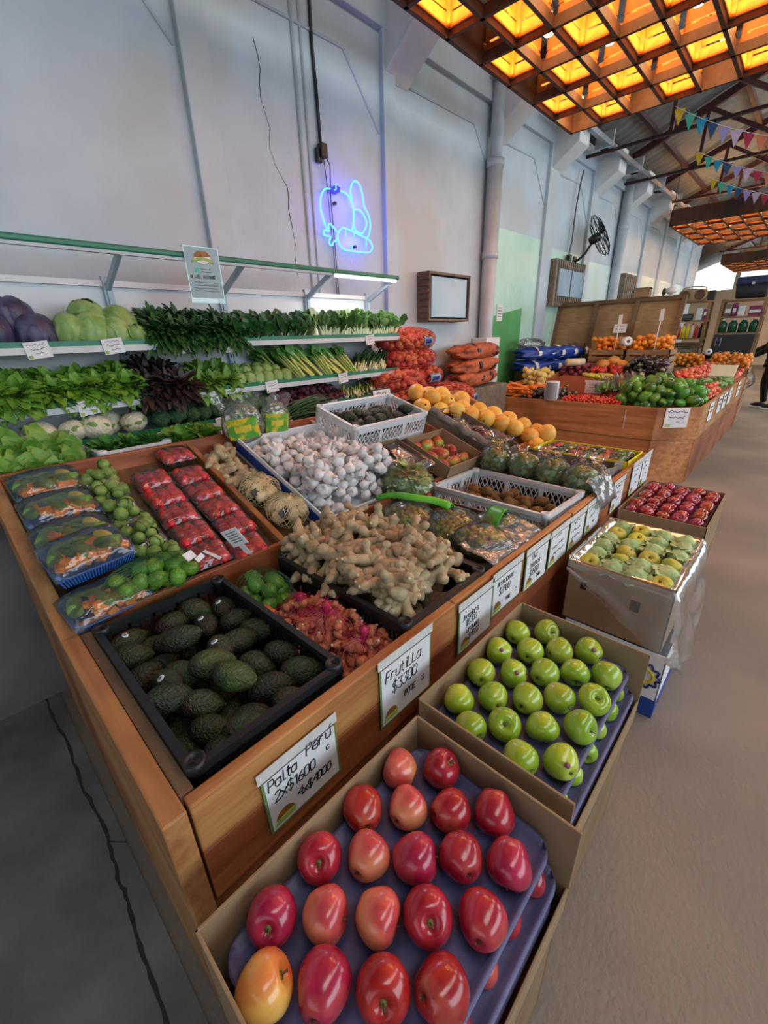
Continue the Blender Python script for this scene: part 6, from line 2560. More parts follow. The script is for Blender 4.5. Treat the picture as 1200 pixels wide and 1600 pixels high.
b.poly([(.098, y, z) for (y, z) in ((-.17, .10), (-.12, .19), (-.05, .225), (.05, .225), (.12, .19), (.17, .10))], (.004, 0, 0))
b.build('raised_front', 'carton_white', t)
Ko = Kind([onion_bundle('spring_onion_bundle', 210 + i, 60, .5, 'leaf_dark', 'stem_white', .055) for i in range(3)])
for i, (x, y, z, a) in enumerate(((-2.30, 1.42, 1.03, .12), (-2.36, 1.38, 1.0, .0), (-2.26, 1.50, 1.04, .2))):
    Ko.put((x, y, z), (.12, 0, a), ('middle', 'back', 'front')[i] + ' spring onion bundle lying behind the garlic', 'spring onions', None, .9)
carton('fruit_box', 'low brown carton under the spring onion bundles', (-2.32, 1.62, .93), (0, 0, 0), .26, .46, .09, 'cardboard')
t = thing('price_sign', 'black framed price sign standing at the end of the shelving', 'price sign', (-2.33, 2.35, 1.02), (math.radians(82), 0, math.radians(90)))
b = MB()
b.box((-.01, -.01, -.004), (.20, .16, 0))
b.build('frame', 'ink', t)
b = MB()
b.box((.085, -.092, -.006), (.105, .05, -.003))
b.box((.06, -.092, -.03), (.13, -.087, .03))
b.build('stand', 'ink', t)
b = MB()
b.box((0, 0, 0), (.19, .15, .002))
b.build('sheet', 'paper', t)
b = MB()
scribble(b, .03, .11, .13, .022, .002, rs, .003)
scribble(b, .03, .07, .13, .024, .0022, rs, .003)
scribble(b, .06, .02, .11, .02, .002, rs, .003)
b.build('handwriting', 'ink', t)

# ------------------------------------------------------------------ sacks along the wall
def onion(k):
    mb = MB()
    mb.ell((0, 0, 0), (.033, .033, .031), 10, 7, fn=lambda p: Vector((p.x, p.y, p.z + .15 * p.z * abs(p.z) ** 8)))
    return mb.build('onion', 'onion_red')


on = [onion(k) for k in range(3)]
onu = [0, 0, 0]


def onion_sack(label, loc, rot, L, Wd, H, seed, n=80):
    """net sack lying along local y"""
    t = thing('onion_sack', label, 'onion sack', loc, rot, 'red net sacks of onions')
    r = random.Random(seed)
    pts = []
    tr = 0
    while len(pts) < n and tr < 9000:
        tr += 1
        a, c = math.acos(r.uniform(-1, 1)), r.uniform(0, 6.28)
        p = Vector((math.sin(a) * math.cos(c), math.cos(a), math.sin(a) * math.sin(c)))
        p = Vector([math.copysign(abs(q) ** .75, q) for q in p])
        q = Vector((p.x * (Wd - .03), p.y * (L - .03), p.z * (H - .03)))
        if all((q - s).length > .046 for s in pts):
            pts.append(q)
    for i, q in enumerate(pts):
        k = i % 3
        o = on[k]
        if onu[k]:
            o = o.copy()
            COL.objects.link(o)
        onu[k] = 1
        o.parent = t
        o.location = q
        o.rotation_euler = rrot(r)
    mb = MB()
    nu, nv = 22, 18
    K = []
    for i in range(nv + 1):
        tt = .15 + (PI - .3) * i / nv
        for j in range(nu):
            a = 2 * PI * (j + .5 * (i % 2)) / nu
            p = Vector((math.sin(tt) * math.cos(a), math.cos(tt), math.sin(tt) * math.sin(a)))
            p = Vector([math.copysign(abs(q) ** .75, q) for q in p])
            K.append(Vector((p.x * (Wd + .006), p.y * (L + .006), p.z * (H + .006))))
    for i in range(nv):
        for j in range(nu):
            a = K[i * nu + j]
            for q in ((0, 1) if i % 2 else (-1, 0)):
                mb.tube([a, K[(i + 1) * nu + (j + q) % nu]], .0016, 3, caps=False, smooth=False)
    mb.build('net', 'net_red', t)
    mb = MB()      # solid core standing for the onions further in
    mb.ell((0, 0, 0), (Wd * .78, L * .8, H * .75), 12, 8)
    mb.build('inner_onions', 'onion_red', t)
    if seed % 3 != 0:
        mb = MB()
        mb.grid(lambda u, v: Vector((Wd * (.93 + .12 * math.sin(v * 3.1)), L * (.25 + .34 * u), H * (-.45 + .8 * v))), 5, 6)
        mb.build('printed_label', 'board_white', t, solid=.002)
        mb = MB()
        mb.grid(lambda u, v: Vector((Wd * (.945 + .12 * math.sin((v * .5 + .2) * 3.1)), L * (.30 + .22 * u), H * (-.25 + .4 * v))), 4, 4)
        mb.build('label_print', 'sack_blue', t, solid=.002)
    return t


onion_sack('topmost net sack of onions on the stack against the wall', (-2.72, 3.17, 1.52), (.0, .1, .0), .36, .15, .10, 1)
onion_sack('second net sack of onions from the top of the stack, just under the topmost', (-2.70, 3.18, 1.36), (0, .1, .03), .34, .16, .09, 3)
onion_sack('third net sack of onions from the top, reaching out beside the shelves', (-2.66, 3.12, 1.20), (0, .1, .05), .48, .18, .10, 4)
onion_sack('fourth net sack of onions from the top, with blue white label', (-2.60, 3.20, 1.03), (0, .1, .05), .50, .19, .10, 5)
onion_sack('lowest visible net sack of onions, behind the melons', (-2.56, 3.25, .86), (0, .1, .0), .52, .2, .10, 7)
onion_sack('net sack of onions lying to the right at the foot of the stack', (-2.60, 3.78, .96), (0, .1, .2), .30, .2, .12, 8)
b = MB()
for (y0, y1) in ((2.78, 4.1),):
    for k in range(6):
        b.box((-2.86, y0 + k * .23, .66), (-2.38, y0 + k * .23 + .16, .70))
    for x in (-2.84, -2.64, -2.42):
        b.box((x, y0, 0), (x + .06, y1, .66))
tag(b.build('sack_pallet', 'wood_grey'), 'pallet wood rack carrying the onion sacks', 'pallet')


def solid_sack(label, loc, rot, L, Wd, H, m, seed, group, strap=None, lump=.10):
    t = thing('carrot_sack' if m == 'sack_orange' else 'blue_sack', label, 'sack', loc, rot, group)
    sd = Vector((seed * 2.3, 0, 0))
    mb = MB()

    def fn(p):
        p = Vector([math.copysign(abs(q) ** .7, q) for q in p])
        return p * (1 + lump * noise.noise(p * 2.5 + sd) + lump * .5 * noise.noise(p * 6 + sd))
    mb.ell((0, 0, 0), (Wd, H, L), 26, 22, fn=fn, rot=(PI / 2, 0, 0))
    mb.build('sack_body', m, t)
    if strap:
        for y in strap[1]:
            mb = MB()
            mb.grid(lambda u, v: Vector((Wd * 1.0 * math.cos((u - .35) * 2.6), y + .03 * v * 2, H * 1.04 * math.sin((u - .35) * 2.6))), 8, 2)
            mb.build('label_band', strap[0], t, solid=.003)
    return t


for i, (z, s) in enumerate(((1.36, 1.0), (1.21, 1.04), (1.07, 1.08))):
    solid_sack(('top', 'middle', 'lowest')[i] + ' orange net sack of carrots stacked against the wall by the down pipe', (-2.86, 4.56, z), (0, 0, .03 * i), .43 * s, .17, .085, 'sack_orange', i + 1, 'orange carrot sacks', ('sack_label', (-.18 + .05 * i, .22 - .04 * i)), .26)
b = MB()
b.box((-3.04, 4.12, .0), (-2.66, 5.04, .975))
tag(b.build('sack_stand', 'wood_grey', bev=.01), 'grey wooden block carrying the orange carrot sacks', 'stand')
for i, (x, y, z) in enumerate(((-2.74, 6.06, 1.11), (-2.73, 6.08, 1.28), (-2.58, 6.42, 1.11), (-2.56, 6.44, 1.28))):
    solid_sack(('lower near', 'upper near', 'lower far', 'upper far')[i] + ' blue and white plastic sack behind the carrots', (x, y, z), (0, .05, -.35), .42, .18, .085, 'sack_blue', 10 + i, 'blue plastic sacks', ('paper', (-.22, .02, .24)), .22)
b = MB()
b.box((-3.04, 5.93, 0), (-2.44, 6.52, 1.02))
tag(b.build('sack_stand', 'wood_dark', bev=.01), 'dark block carrying the blue plastic sacks', 'stand')
t = thing('clear_sack', 'heap of clear plastic wrapping on top of the blue sacks', 'plastic wrap', (-2.84, 5.95, 1.39))
b = MB()
b.ell((0, 0, 0), (.16, .26, .08), 20, 12, fn=lambda p: p * (1 + .25 * noise.noise(p * 2.7)))
b.build('wrapping', 'film_bag', t)

# ------------------------------------------------------------------ second stand
T2 = .80
outl = [(-2.86, 5.05), (-.98, 5.05), (-.645, 5.36), (-.645, 9.05), (-1.20, 9.05), (-1.20, 6.42), (-2.40, 6.42), (-2.40, 5.9), (-2.86, 5.9)]
D2 = thing('display_stand', 'second long wooden produce stand with a cut corner, beyond the near stand', 'display stand', (0, 0, 0))
names = ['wood_x2', 'wood_x2', 'wood_y', 'wood_x2', 'wood_dark', 'wood_dark', 'wood_dark', 'wood_dark', 'wood_dark']
wood('wood_x2', 'a5683c', 'cb905c', '8a4f2a', (.7, 9, 9), ns=3.0)
n = len(outl)
for i in range(n):
    a, c = Vector((*outl[i], 0)), Vector((*outl[(i + 1) % n], 0))
    d = (c - a).normalized()
    inn = Vector((-d.y, d.x, 0))
    b = MB()
    q = [a, c, c + inn * .03, a + inn * .03]
    b.poly([v + Vector((0, 0, .47)) for v in q], (0, 0, T2 - .47))
    b.build('upper_board', names[i], D2, bev=.004)
    b = MB()
    q = [a + inn * .012, c + inn * .012, c + inn * .04, a + inn * .04]
    b.poly([v + Vector((0, 0, .0)) for v in q], (0, 0, .465))
    b.build('lower_board', names[i] if i != 2 else 'wood_red', D2, bev=.003)
b = MB()
b.poly([Vector((x, y, .70)) for (x, y) in [(-2.82, 5.09), (-1.0, 5.09), (-.69, 5.38), (-.69, 9.01), (-1.17, 9.01), (-1.17, 6.39), (-2.37, 6.39), (-2.37, 5.87), (-2.82, 5.87)]], (0, 0, .02))
b.build('deck', 'wood_dark', D2)
b = MB()
b.box((-1.27, 5.043, .56), (-1.262, 5.047, .76))
b.build('joint_clip', 'tape', D2)
rnd = random.Random(101)
t = thing('price_sign', 'white price sign on the cut corner of the second stand below the green mangoes', 'price sign', (-.99, 5.03, .80), (math.radians(90), 0, math.atan2(.31, .335)))
b = MB()
b.box((.10, -.20, .002), (.34, .0, .004))
b.build('sheet', 'paper', t)
b = MB()
scribble(b, .12, -.05, .2, .03, .003, rnd, .005)
scribble(b, .14, -.11, .16, .035, .003, rnd, .005)
scribble(b, .22, -.16, .09, .025, .0025, rnd, .005)
b.build('handwriting', 'ink', t)
b = MB()
b.box((.115, -.19, .004), (.17, -.165, .0046))
b.build('logo', 'logo_green', t)
for i, y in enumerate((5.75, 6.35, 6.75, 7.2, 8.1)):
    t = thing('price_sign', '%s price sign along the aisle side of the second stand' % ORD[i], 'price sign', (-.640, y, .80), (math.radians(90), 0, math.radians(90)), 'price signs on the second stand')
    b = MB()
    b.box((0, -.21, 0), (.26, -.01, .003))
    b.build('sheet', 'paper', t)
    b = MB()
    scribble(b, .03, -.07, .18, .03, .003, rnd, .004)
    scribble(b, .05, -.13, .15, .035, .003, rnd, .004)
    b.build('handwriting', 'ink', t)


def carrot(k):
    mb = MB()
    bx = .006 * math.sin(k)
    mb.tube([(bx, -.085, 0), (0, -.08, 0), (0, -.04, .002), (bx, .02, 0), (0, .075, .002), (-bx, .1, 0)], [.008, .019, .018, .015, .009, .002], 9)
    return mb.build('carrot', 'carrot')


def heap(kind, n, x0, x1, y0, y1, r, base, peak, cx, cy, label, cat, group, rots, sc=(.92, 1.08), sq=.9, k=.88):
    ok = lambda x, y: not (x > -1.0 and y < 5.16 + (x + .98) * .95)
    hx, hy = (x1 - x0) / 2, (y1 - y0) / 2
    fl = lambda x, y: base + peak * max(0, 1 - ((x - cx) / (hx * 1.05)) ** 2) * max(0, 1 - ((y - cy) / (hy * 1.05)) ** 2)
    P = pile(n, x0, x1, y0, y1, r, fl, rnd, 8, k, sq)
    for i, (x, y, z) in enumerate(sorted([p for p in P if ok(p[0], p[1])], key=lambda p: p[1])):
        kind.put((x, y, z), rots(), label if isinstance(label, str) else label(i), cat, group, rnd.uniform(*sc))


def solid_under(name, label, cat, m, x0, x1, y0, y1, base, peak, cx, cy, lump=.02, fr=14):
    pass


ANY = lambda: rrot(rnd)
heap(Kind([carrot(k) for k in range(3)]), 85, -2.80, -2.42, 5.12, 5.62, .024, .80, .16, -2.62, 5.4, 'orange carrot heaped at the left corner of the second stand', 'carrot', 'carrots on the second stand', lambda: (rnd.uniform(-.3, .3), rnd.uniform(-.3, .3), rnd.uniform(.9, 2.4)), sq=.8)
Kp = Kind([(lambda k: (lambda mb: (mb.ell((0, 0, 0), (.038, .034, .05), 12, 8, fn=lambda p: p * (1 + .08 * noise.noise(p * 1.7 + Vector((k, 0, 0))))), mb.build('potato', 'potato'))[1])(MB()))(k) for k in range(2)])
heap(Kp, 46, -2.70, -2.42, 5.45, 5.84, .04, .84, .16, -2.56, 5.7, 'yellow potato behind the small eggplants on the second stand', 'potato', 'yellow potatoes on the second stand', ANY)


def eggplant(k, small=True):
    s = 1.0 if small else 1.25
    mb = MB()
    mb.ell((0, 0, 0), (.034 * s, .034 * s, .062 * s), 14, 10, fn=lambda p: Vector((p.x * (1 - .22 * p.z), p.y * (1 - .22 * p.z), p.z)))
    o = mb.build('eggplant', 'eggplant')
    mb = MB()
    mb.lathe([(.022 * s, .050 * s), (.012 * s, .062 * s), (.006, .068 * s), (.005, .085 * s), (0, .086 * s)], 9)
    mb.build('green_cap', 'aubergine_cap', o)
    return o


Ke = Kind([eggplant(k) for k in range(2)])
heap(Ke, 34, -2.44, -2.02, 5.12, 5.42, .038, .76, .06, -2.2, 5.3, 'small dark eggplant at the front edge of the second stand', 'eggplant', 'small eggplants on the second stand', lambda: (rnd.uniform(-.6, .6) + 1.2, rnd.uniform(-.5, .5), rnd.uniform(0, 6.28)))
Ke2 = Kind([eggplant(k, False) for k in range(1)])
for i, (x, y) in enumerate(((-2.02, 5.35), (-1.98, 5.42))):
    Ke2.put((x, y, .83), (1.2, .3, .6 + i * .3), ('front', 'rear')[i] + ' large glossy eggplant right of the roll of bags', 'eggplant', None)
t = thing('bag_roll', 'white roll of plastic bags standing on the front edge of the second stand', 'bag roll', (-2.11, 5.10, .80))
b = MB()
b.lathe([(.012, 0), (.075, 0), (.078, .01), (.078, .20), (.075, .21), (.03, .21), (.026, .19), (.0, .19)], 24)
b.build('roll', 'white_plastic', t)
b = MB()
b.grid(lambda u, v: Vector((.0795 * math.cos(-2.2 + u * 1.8), .0795 * math.sin(-2.2 + u * 1.8), .01 + .19 * v + .003 * math.sin(u * 20))), 10, 4)
b.build('loose_end', 'film_grey', t)
# orange cardboard bin with paper sign
t = thing('produce_bin', 'orange brown angled cardboard bin with a paper sign behind the cherry tomatoes', 'bin', (0, 0, 0))
b = MB()
b.poly([(-2.42, 5.58, .72), (-1.60, 5.58, .72), (-1.60, 5.58, .90), (-1.86, 5.58, 1.02), (-2.18, 5.58, 1.04), (-2.42, 5.58, .96)], (0, .012, 0))
b.build('front_panel', 'cardboard_orange', t)
b = MB()
b.poly([(-1.60, 5.58, .72), (-1.60, 6.3, .72), (-1.60, 6.3, 1.0), (-1.60, 5.58, .90)], (.012, 0, 0))
b.poly([(-2.42, 5.58, .72), (-2.42, 6.3, .72), (-2.42, 6.3, 1.1), (-2.42, 5.58, .96)], (.012, 0, 0))
b.build('side_panel', 'cardboard_orange', t)
t = thing('price_sign', 'paper price sign on the front of the orange brown bin', 'price sign', (-1.90, 5.572, .84), (math.radians(90), 0, 0))
b = MB()
b.box((0, 0, 0), (.20, .14, .003))
b.box((-.01, .125, .002), (.21, .15, .005))
b.build('sheet', 'paper', t)
b = MB()
scribble(b, .04, .09, .12, .02, .002, rnd, .004)
scribble(b, .04, .055, .13, .02, .002, rnd, .004)
scribble(b, .02, .02, .15, .02, .002, rnd, .004)
b.build('handwriting', 'ink', t)
Ki = Kind([(lambda mb: (mb.ell((0, 0, 0), (.035, .035, .034), 11, 8), mb.build('red_onion', 'red_onion'))[1])(MB())])
heap(Ki, 40, -2.36, -2.05, 5.95, 6.36, .036, .98, .12, -2.25, 6.2, 'dark red onion in the heap behind the orange brown bin', 'red onion', 'red onions on the second stand', ANY)
b = MB()
b.box((-2.36, 5.62, .72), (-2.0, 6.38, .97))
b.box((-2.0, 5.62, .72), (-1.63, 6.38, .90))
tag(b.build('riser_box', 'cardboard_orange'), 'brown riser inside the orange brown bin, carrying corn and red onions', 'riser')


def corn(k):
    mb = MB()
    mb.tube([(0, -.1, 0), (0, -.06, 0), (0, .02, .0), (0, .09, 0), (0, .13, 0)], [.01, .026, .028, .02, .004], 10)
    return mb.build('corn_cob', 'corn_yellow')


Kc = Kind([corn(0)])
for i in range(14):
    Kc.put((-1.93 + (i % 5) * .062, 5.85 + rnd.uniform(-.1, .1), .935 + .045 * (i // 5)), (rnd.uniform(-.1, .2), 0, rnd.uniform(.9, 1.5)), '%s cob of yellow corn in the bin, counted from the left' % (ORD[i] if i < 12 else ('thirteenth', 'fourteenth')[i - 12]), 'corn', 'corn cobs in the bin', .95)
t = thing('paper_roll', 'pale rolled up paper lying on the orange brown bin', 'paper roll', (-2.2, 5.95, 1.17), (0, 0, .9))
b = MB()
b.tube([(-.12, 0, 0), (.12, 0, 0)], .045, 14)
b.build('roll', 'parsnip', t)
b = MB()
b.tube([(.1195, 0, 0), (.1215, 0, 0)], .022, 12)
b.build('core', 'stem_brown', t)
# cherry tomatoes
def cherry(k):
    mb = MB()
    mb.ell((0, 0, 0), (.0155, .0155, .015), 8, 6)
    return mb.build('cherry_tomato', 'tomato')


heap(Kind([cherry(0)]), 260, -2.0, -1.36, 5.11, 5.50, .016, .785, .03, -1.7, 5.35, 'small red cherry tomato in the bed at the front of the second stand', 'cherry tomato', 'cherry tomatoes on the second stand', ANY)
b = MB()
b.box((-2.02, 5.09, .72), (-1.34, 5.54, .785))
tag(b.build('cherry_tray', 'cardboard_orange'), 'low tray under the cherry tomatoes', 'tray')
# bagged leeks / radish leaves
for i in range(6):
    t = thing('leek_bag', '%s clear bag of striped green and purple stalks from the left, on the second stand' % ORD[i], 'bagged stalks', (-1.76 + i * .075, 5.66 + .015 * i, .95 + .008 * i), (.22, .1, .35), 'bags of stalks on the second stand')
    b = MB()
    bw = MB()
    r = random.Random(500 + i)
    for k in range(16):
        x, z = r.uniform(-.05, .05), r.uniform(-.02, .03)
        b.tube([(x, -.26, z), (x * .9, -.1, z + .01), (x * 1.1, .06, z)], [.008, .009, .006], 5)
        bw.tube([(x * 1.1, .06, z), (x * 1.4, .18, z), (x * 1.7, .27, z)], [.007, .008, .004], 5)
    b.build('green_stalks', 'leaf_light' if i % 2 else 'leaf_mid', t)
    bw.build('purple_ends', 'radicchio_rib' if i % 2 else 'radicchio', t)
    b = MB()
    sd = Vector((i, 2, 0))
    b.ell((0, 0, .005), (.062, .30, .04), 18, 14, fn=lambda p: p * (1 + .1 * noise.noise(p * 3 + sd)))
    b.build('bag', 'film', t)
b = MB()
b.box((-1.60, 5.50, .72), (-1.28, 5.95, .88))
tag(b.build('riser_box', 'cardboard_orange'), 'brown riser under the bagged stalks on the second stand', 'riser')


def pepper(k):
    mb = MB()
    mb.ell((0, 0, 0), (.04, .04, .048), 14, 10, fn=lambda p: Vector((p.x, p.y, p.z)) * (1 + .10 * math.cos(4 * math.atan2(p.y, p.x)) * (1 - abs(p.z) ** 3)))
    o = mb.build('red_pepper', 'pepper_red')
    mb = MB()
    mb.tube([(0, 0, .04), (.003, 0, .055), (.008, 0, .068)], [.007, .006, .007], 6)
    mb.build('stem', 'calyx', o)
    return o


heap(Kind([pepper(0)]), 26, -2.0, -1.66, 6.02, 6.38, .042, .94, .12, -1.85, 6.22, 'red pepper in the heap behind the bagged stalks', 'pepper', 'red peppers on the second stand', ANY)
Ks = Kind([(lambda mb: (mb.ell((0, 0, 0), (.075, .075, .06), 16, 10, fn=lambda p: p * (1 + .05 * math.cos(8 * math.atan2(p.y, p.x)))), mb.build('squash', 'squash_orange'))[1])(MB())])
for i, (x, y, z) in enumerate(((-1.93, 6.22, 1.13), (-1.83, 6.28, 1.17), (-1.98, 6.33, 1.11), (-1.73, 6.3, 1.12))):
    Ks.put((x, y, z), (rnd.uniform(0, .5), 0, i), ('front', 'topmost', 'left', 'right')[i] + ' orange squash on top of the pepper heap', 'squash', None)
b = MB()
b.box((-1.98, 6.0, .91), (-1.64, 6.38, .94))
tag(b.build('riser_box', 'cardboard_orange'), 'brown riser under the peppers and squash on the second stand', 'riser')
for i, (x, y) in enumerate(((-1.52, 5.62), (-1.47, 5.75))):
    K1 = Kind([(lambda mb: (mb.ell((0, 0, 0), (.045, .045, .042), 12, 8), mb.build('red_pepper', 'pepper_red'))[1])(MB())])
    K1.put((x, y, .96), (0, 0, 0), ('near', 'far')[i] + ' red pepper at the left shoulder of the green mango heap', 'pepper')
# dark plums / small eggplants
Kpl = Kind([eggplant(7)])
heap(Kpl, 60, -1.60, -1.24, 6.0, 6.38, .04, .93, .20, -1.45, 6.25, 'dark glossy eggplant in the heap before the orange crates', 'eggplant', 'dark eggplants at the back of the second stand', ANY)
b = MB()
b.box((-1.62, 5.97, .72), (-1.22, 6.38, .94))
tag(b.build('riser_box', 'cardboard_orange'), 'brown riser under the dark eggplant heap', 'riser')
# green mangoes
Kmg = Kind([mango(i + 10, 'mango_green') for i in range(3)])
heap(Kmg, 92, -1.38, -.74, 5.16, 5.92, .050, .76, .24, -1.14, 5.68, 'green mango heaped at the corner of the second stand', 'mango', 'green mangoes on the second stand', ANY, (1.1, 1.3))
# tomatoes along the aisle side
Kto = Kind([apple('tomato', 'tomato_round', 61 + i, .036, .8, .05) for i in range(2)])
heap(Kto, 75, -1.15, -.70, 5.98, 6.6, .037, .76, .12, -.95, 6.3, 'red tomato beside the green mangoes on the second stand', 'tomato', 'tomatoes beside the mangoes', ANY)
heap(Kto, 120, -1.16, -.98, 6.48, 8.5, .037, .84, .16, -1.08, 7.4, 'tomato in the long heap behind the green mangoes', 'tomato', 'tomatoes in the long heap', ANY)
heap(Kto, 44, -.92, -.70, 7.7, 8.9, .037, .80, .10, -.8, 8.3, 'tomato at the far aisle corner of the second stand', 'tomato', 'tomatoes at the far corner', ANY)
b = MB()
b.box((-1.17, 6.45, .72), (-.96, 8.6, .83))
tag(b.build('riser_box', 'cardboard_orange'), 'brown riser under the long tomato heap', 'riser')


def zuc(k):
    mb = MB()
    mb.tube([(0, -.08, 0), (0, -.07, 0), (.004, 0, 0), (0, .06, 0), (0, .085, 0)], [.012, .024, .024, .018, .008], 9)
    return mb.build('zucchini', 'zucchini')


heap(Kind([zuc(0)]), 46, -.94, -.71, 6.65, 7.6, .026, .82, .09, -.82, 7.1, 'small green zucchini on the aisle side of the second stand', 'zucchini', 'zucchini on the second stand', lambda: (rnd.uniform(-.3, .3), rnd.uniform(-.3, .3), rnd.uniform(0, 3)))
b = MB()
b.box((-.96, 6.62, .72), (-.68, 8.95, .80))
tag(b.build('riser_box', 'cardboard_orange'), 'brown riser under the zucchini and far tomatoes', 'riser')
t = thing('styrofoam_lid', 'cream flat board leaning among the tomatoes at the aisle side', 'board', (-.80, 7.75, .96), (.5, .0, 0))
b = MB()
b.box((-.20, -.14, 0), (.12, .14, .02))
b.build('panel', 'parsnip', t, bev=.004)

# wooden back panel and crates of oranges
P0 = thing('wooden_back_panel', 'tall leaning wooden back panel of three boards behind the second stand', 'wooden panel', (-3.03, 6.92, 0))
LEAN = .30
def pp(x, z):
    return (x, (z - .7) * LEAN * .9, z)


for k in range(3):
    x0, x1 = .03 + k * .545, .03 + k * .545 + .535
    b = MB()
    b.poly([pp(x0, .75), pp(x1, .75), pp(x1, 1.90), pp(x0, 1.90)], (0, .02, 0))
    b.build('board', 'wood_pale', P0)
for k in range(4):
    x = .0 + k * .545
    b = MB()
    b.poly([(x, -.03, .0), (x + .05, -.03, .0), (x + .05, -.03 + .0, .7), pp(x + .05, 1.93), pp(x, 1.93), (x, -.03, .7)], (0, .05, 0)) if 0 else b.bar((x + .025, -.02 - .2 * LEAN, .0 + .5), (x + .025, .30, 1.92), .05, .05, (1, 0, 0))
    b.build('post', 'wood_dark', P0)
b = MB()
b.bar((-.01, .31, 1.92), (1.68, .31, 1.92), .05, .05)
b.build('top_rail', 'wood_dark', P0)
b = MB()
for x in (.0, 1.63):
    b.box((x, -.12, 0), (x + .05, -.06, .55))
b.build('foot', 'wood_dark', P0)
t = thing('paper_notice', 'small white notice pinned to the middle board of the wooden back panel', 'notice', (-2.15, 7.10, 1.50), (math.radians(74), 0, 0))
b = MB()
b.box((0, 0, 0), (.17, .12, .004))
b.build('sheet', 'paper', t)
b = MB()
scribble(b, .03, .08, .11, .02, .002, rnd, .005)
scribble(b, .03, .04, .11, .02, .002, rnd, .005)
b.build('handwriting', 'ink_grey', t)
t = thing('small_carton', 'small brown carton standing on top of the wooden back panel', 'box', (-1.85, 7.23, 1.945))
b = MB()
b.box((-.12, -.06, 0), (.06, .06, .12))
b.build('body', 'cardboard', t, bev=.004)
b = MB()
b.box((-.12, -.061, .1), (.06, .061, .121))
b.build('lid', 'cardboard_dark', t)
t = thing('small_light', 'white lamp head with dark clamp on top of the wooden back panel', 'lamp', (-1.58, 7.24, 1.945))
b = MB()
b.ell((.03, 0, .06), (.07, .05, .045), 14, 8)
b.build('lamp_head', 'white_plastic', t)
b = MB()
b.ell((-.05, 0, .05), (.025, .03, .05), 10, 7)
b.build('clamp', 'fan_black', t)


def slat_crate(name, label, loc, w, d, h, m='wood_crate', group=None, rows=3):
    t = thing(name, label, 'wooden crate', loc, (0, 0, 0), group)
    for sy in (-1, 1):
        for k in range(rows):
            b = MB()
            z0 = k * h / rows + .008
            b.cbox((0, sy * (d / 2 - .006), z0 + h / rows / 2 - .008), (w, .012, h / rows - .022))
            b.build('slat', m, t)
    for sx in (-1, 1):
        for k in range(rows):
            b = MB()
            z0 = k * h / rows + .008
            b.cbox((sx * (w / 2 - .006), 0, z0 + h / rows / 2 - .008), (.012, d, h / rows - .022))
            b.build('slat', m, t)
    for sx in (-1, 1):
        for sy in (-1, 1):
            b = MB()
            b.cbox((sx * (w / 2 - .03), sy * (d / 2 - .03), h / 2), (.035, .035, h))
            b.build('corner_post', m, t)
    b = MB()
    b.box((-w / 2, -d / 2, 0), (w / 2, d / 2, .012))
    b.build('base', m, t)
    return t


def citrus(k):
    mb = MB()
    mb.ell((0, 0, 0), (.034, .034, .031), 11, 8)
    o = mb.build('orange', 'orange_fruit')
    b2 = MB()
    b2.lathe([(0, .030), (.004, .0316), (0, .033)], 6)
    b2.build('stem_end', 'calyx', o)
    return o


Kor = Kind([citrus(i) for i in range(2)])
slat_crate('wooden_crate', 'left slatted wooden crate of mandarins before the wooden back panel', (-1.99, 6.62, 1.06), .46, .40, .25, group='orange crates before the back panel')
slat_crate('wooden_crate', 'right slatted wooden crate of oranges before the wooden back panel', (-1.50, 6.62, 1.06), .50, .40, .25, group='orange crates before the back panel')
heap(Kor, 62, -2.19, -1.79, 6.47, 6.77, .034, 1.25, .12, -1.98, 6.62, 'mandarin heaped in the left wooden crate before the back panel', 'mandarin', 'mandarins in the left crate', ANY)
heap(Kor, 70, -1.72, -1.29, 6.47, 6.77, .034, 1.25, .12, -1.50, 6.62, 'orange heaped in the right wooden crate before the back panel', 'orange', 'oranges in the right crate', ANY)
b = MB()
b.box((-2.24, 6.46, 0), (-1.25, 6.80, 1.055))
tag(b.build('crate_plinth', 'wood_grey'), 'grey plinth under the two orange crates', 'plinth')
slat_crate('wooden_crate', 'dark empty wooden crate left of the mandarin crate', (-2.46, 6.70, 1.03), .26, .26, .36, 'wood_dark')
b = MB()
b.box((-2.62, 6.54, 0), (-2.31, 6.86, 1.028))
tag(b.build('crate_plinth', 'wood_dark', bev=.01), 'dark block under the empty crate', 'plinth')
t = thing('bag_roll', 'white roll of bags hanging between the two orange crates', 'bag roll', (-1.76, 6.40, 1.40), (.2, .3, .2))
b = MB()
b.lathe([(.018, -.06), (.055, -.06), (.055, .06), (.018, .06), (.016, 0)], 16, M=Euler((1.2, 0, .5)).to_matrix().to_4x4())
b.build('roll', 'white_plastic', t)
b = MB()
b.lathe([(0, -.061), (.02, -.061), (.02, .061), (0, .061)], 10, M=Euler((1.2, 0, .5)).to_matrix().to_4x4())
b.build('core', 'stem_brown', t)
for i, (x, z1) in enumerate(((-1.90, 1.70), (-1.44, 1.74))):
    t = thing('price_stick', ('left', 'right')[i] + ' white price stick standing in the orange crates', 'price tag', (x, 6.43, 1.31))
    b = MB()
    b.tube([(0, 0, -.2), (.02, 0, z1 - 1.34)], .006, 6)
    b.build('stick', 'white_plastic', t)
    b = MB()
    b.box((.0, -.008, z1 - 1.42), (.045, -.004, z1 - 1.29))
    b.build('card', 'paper', t)

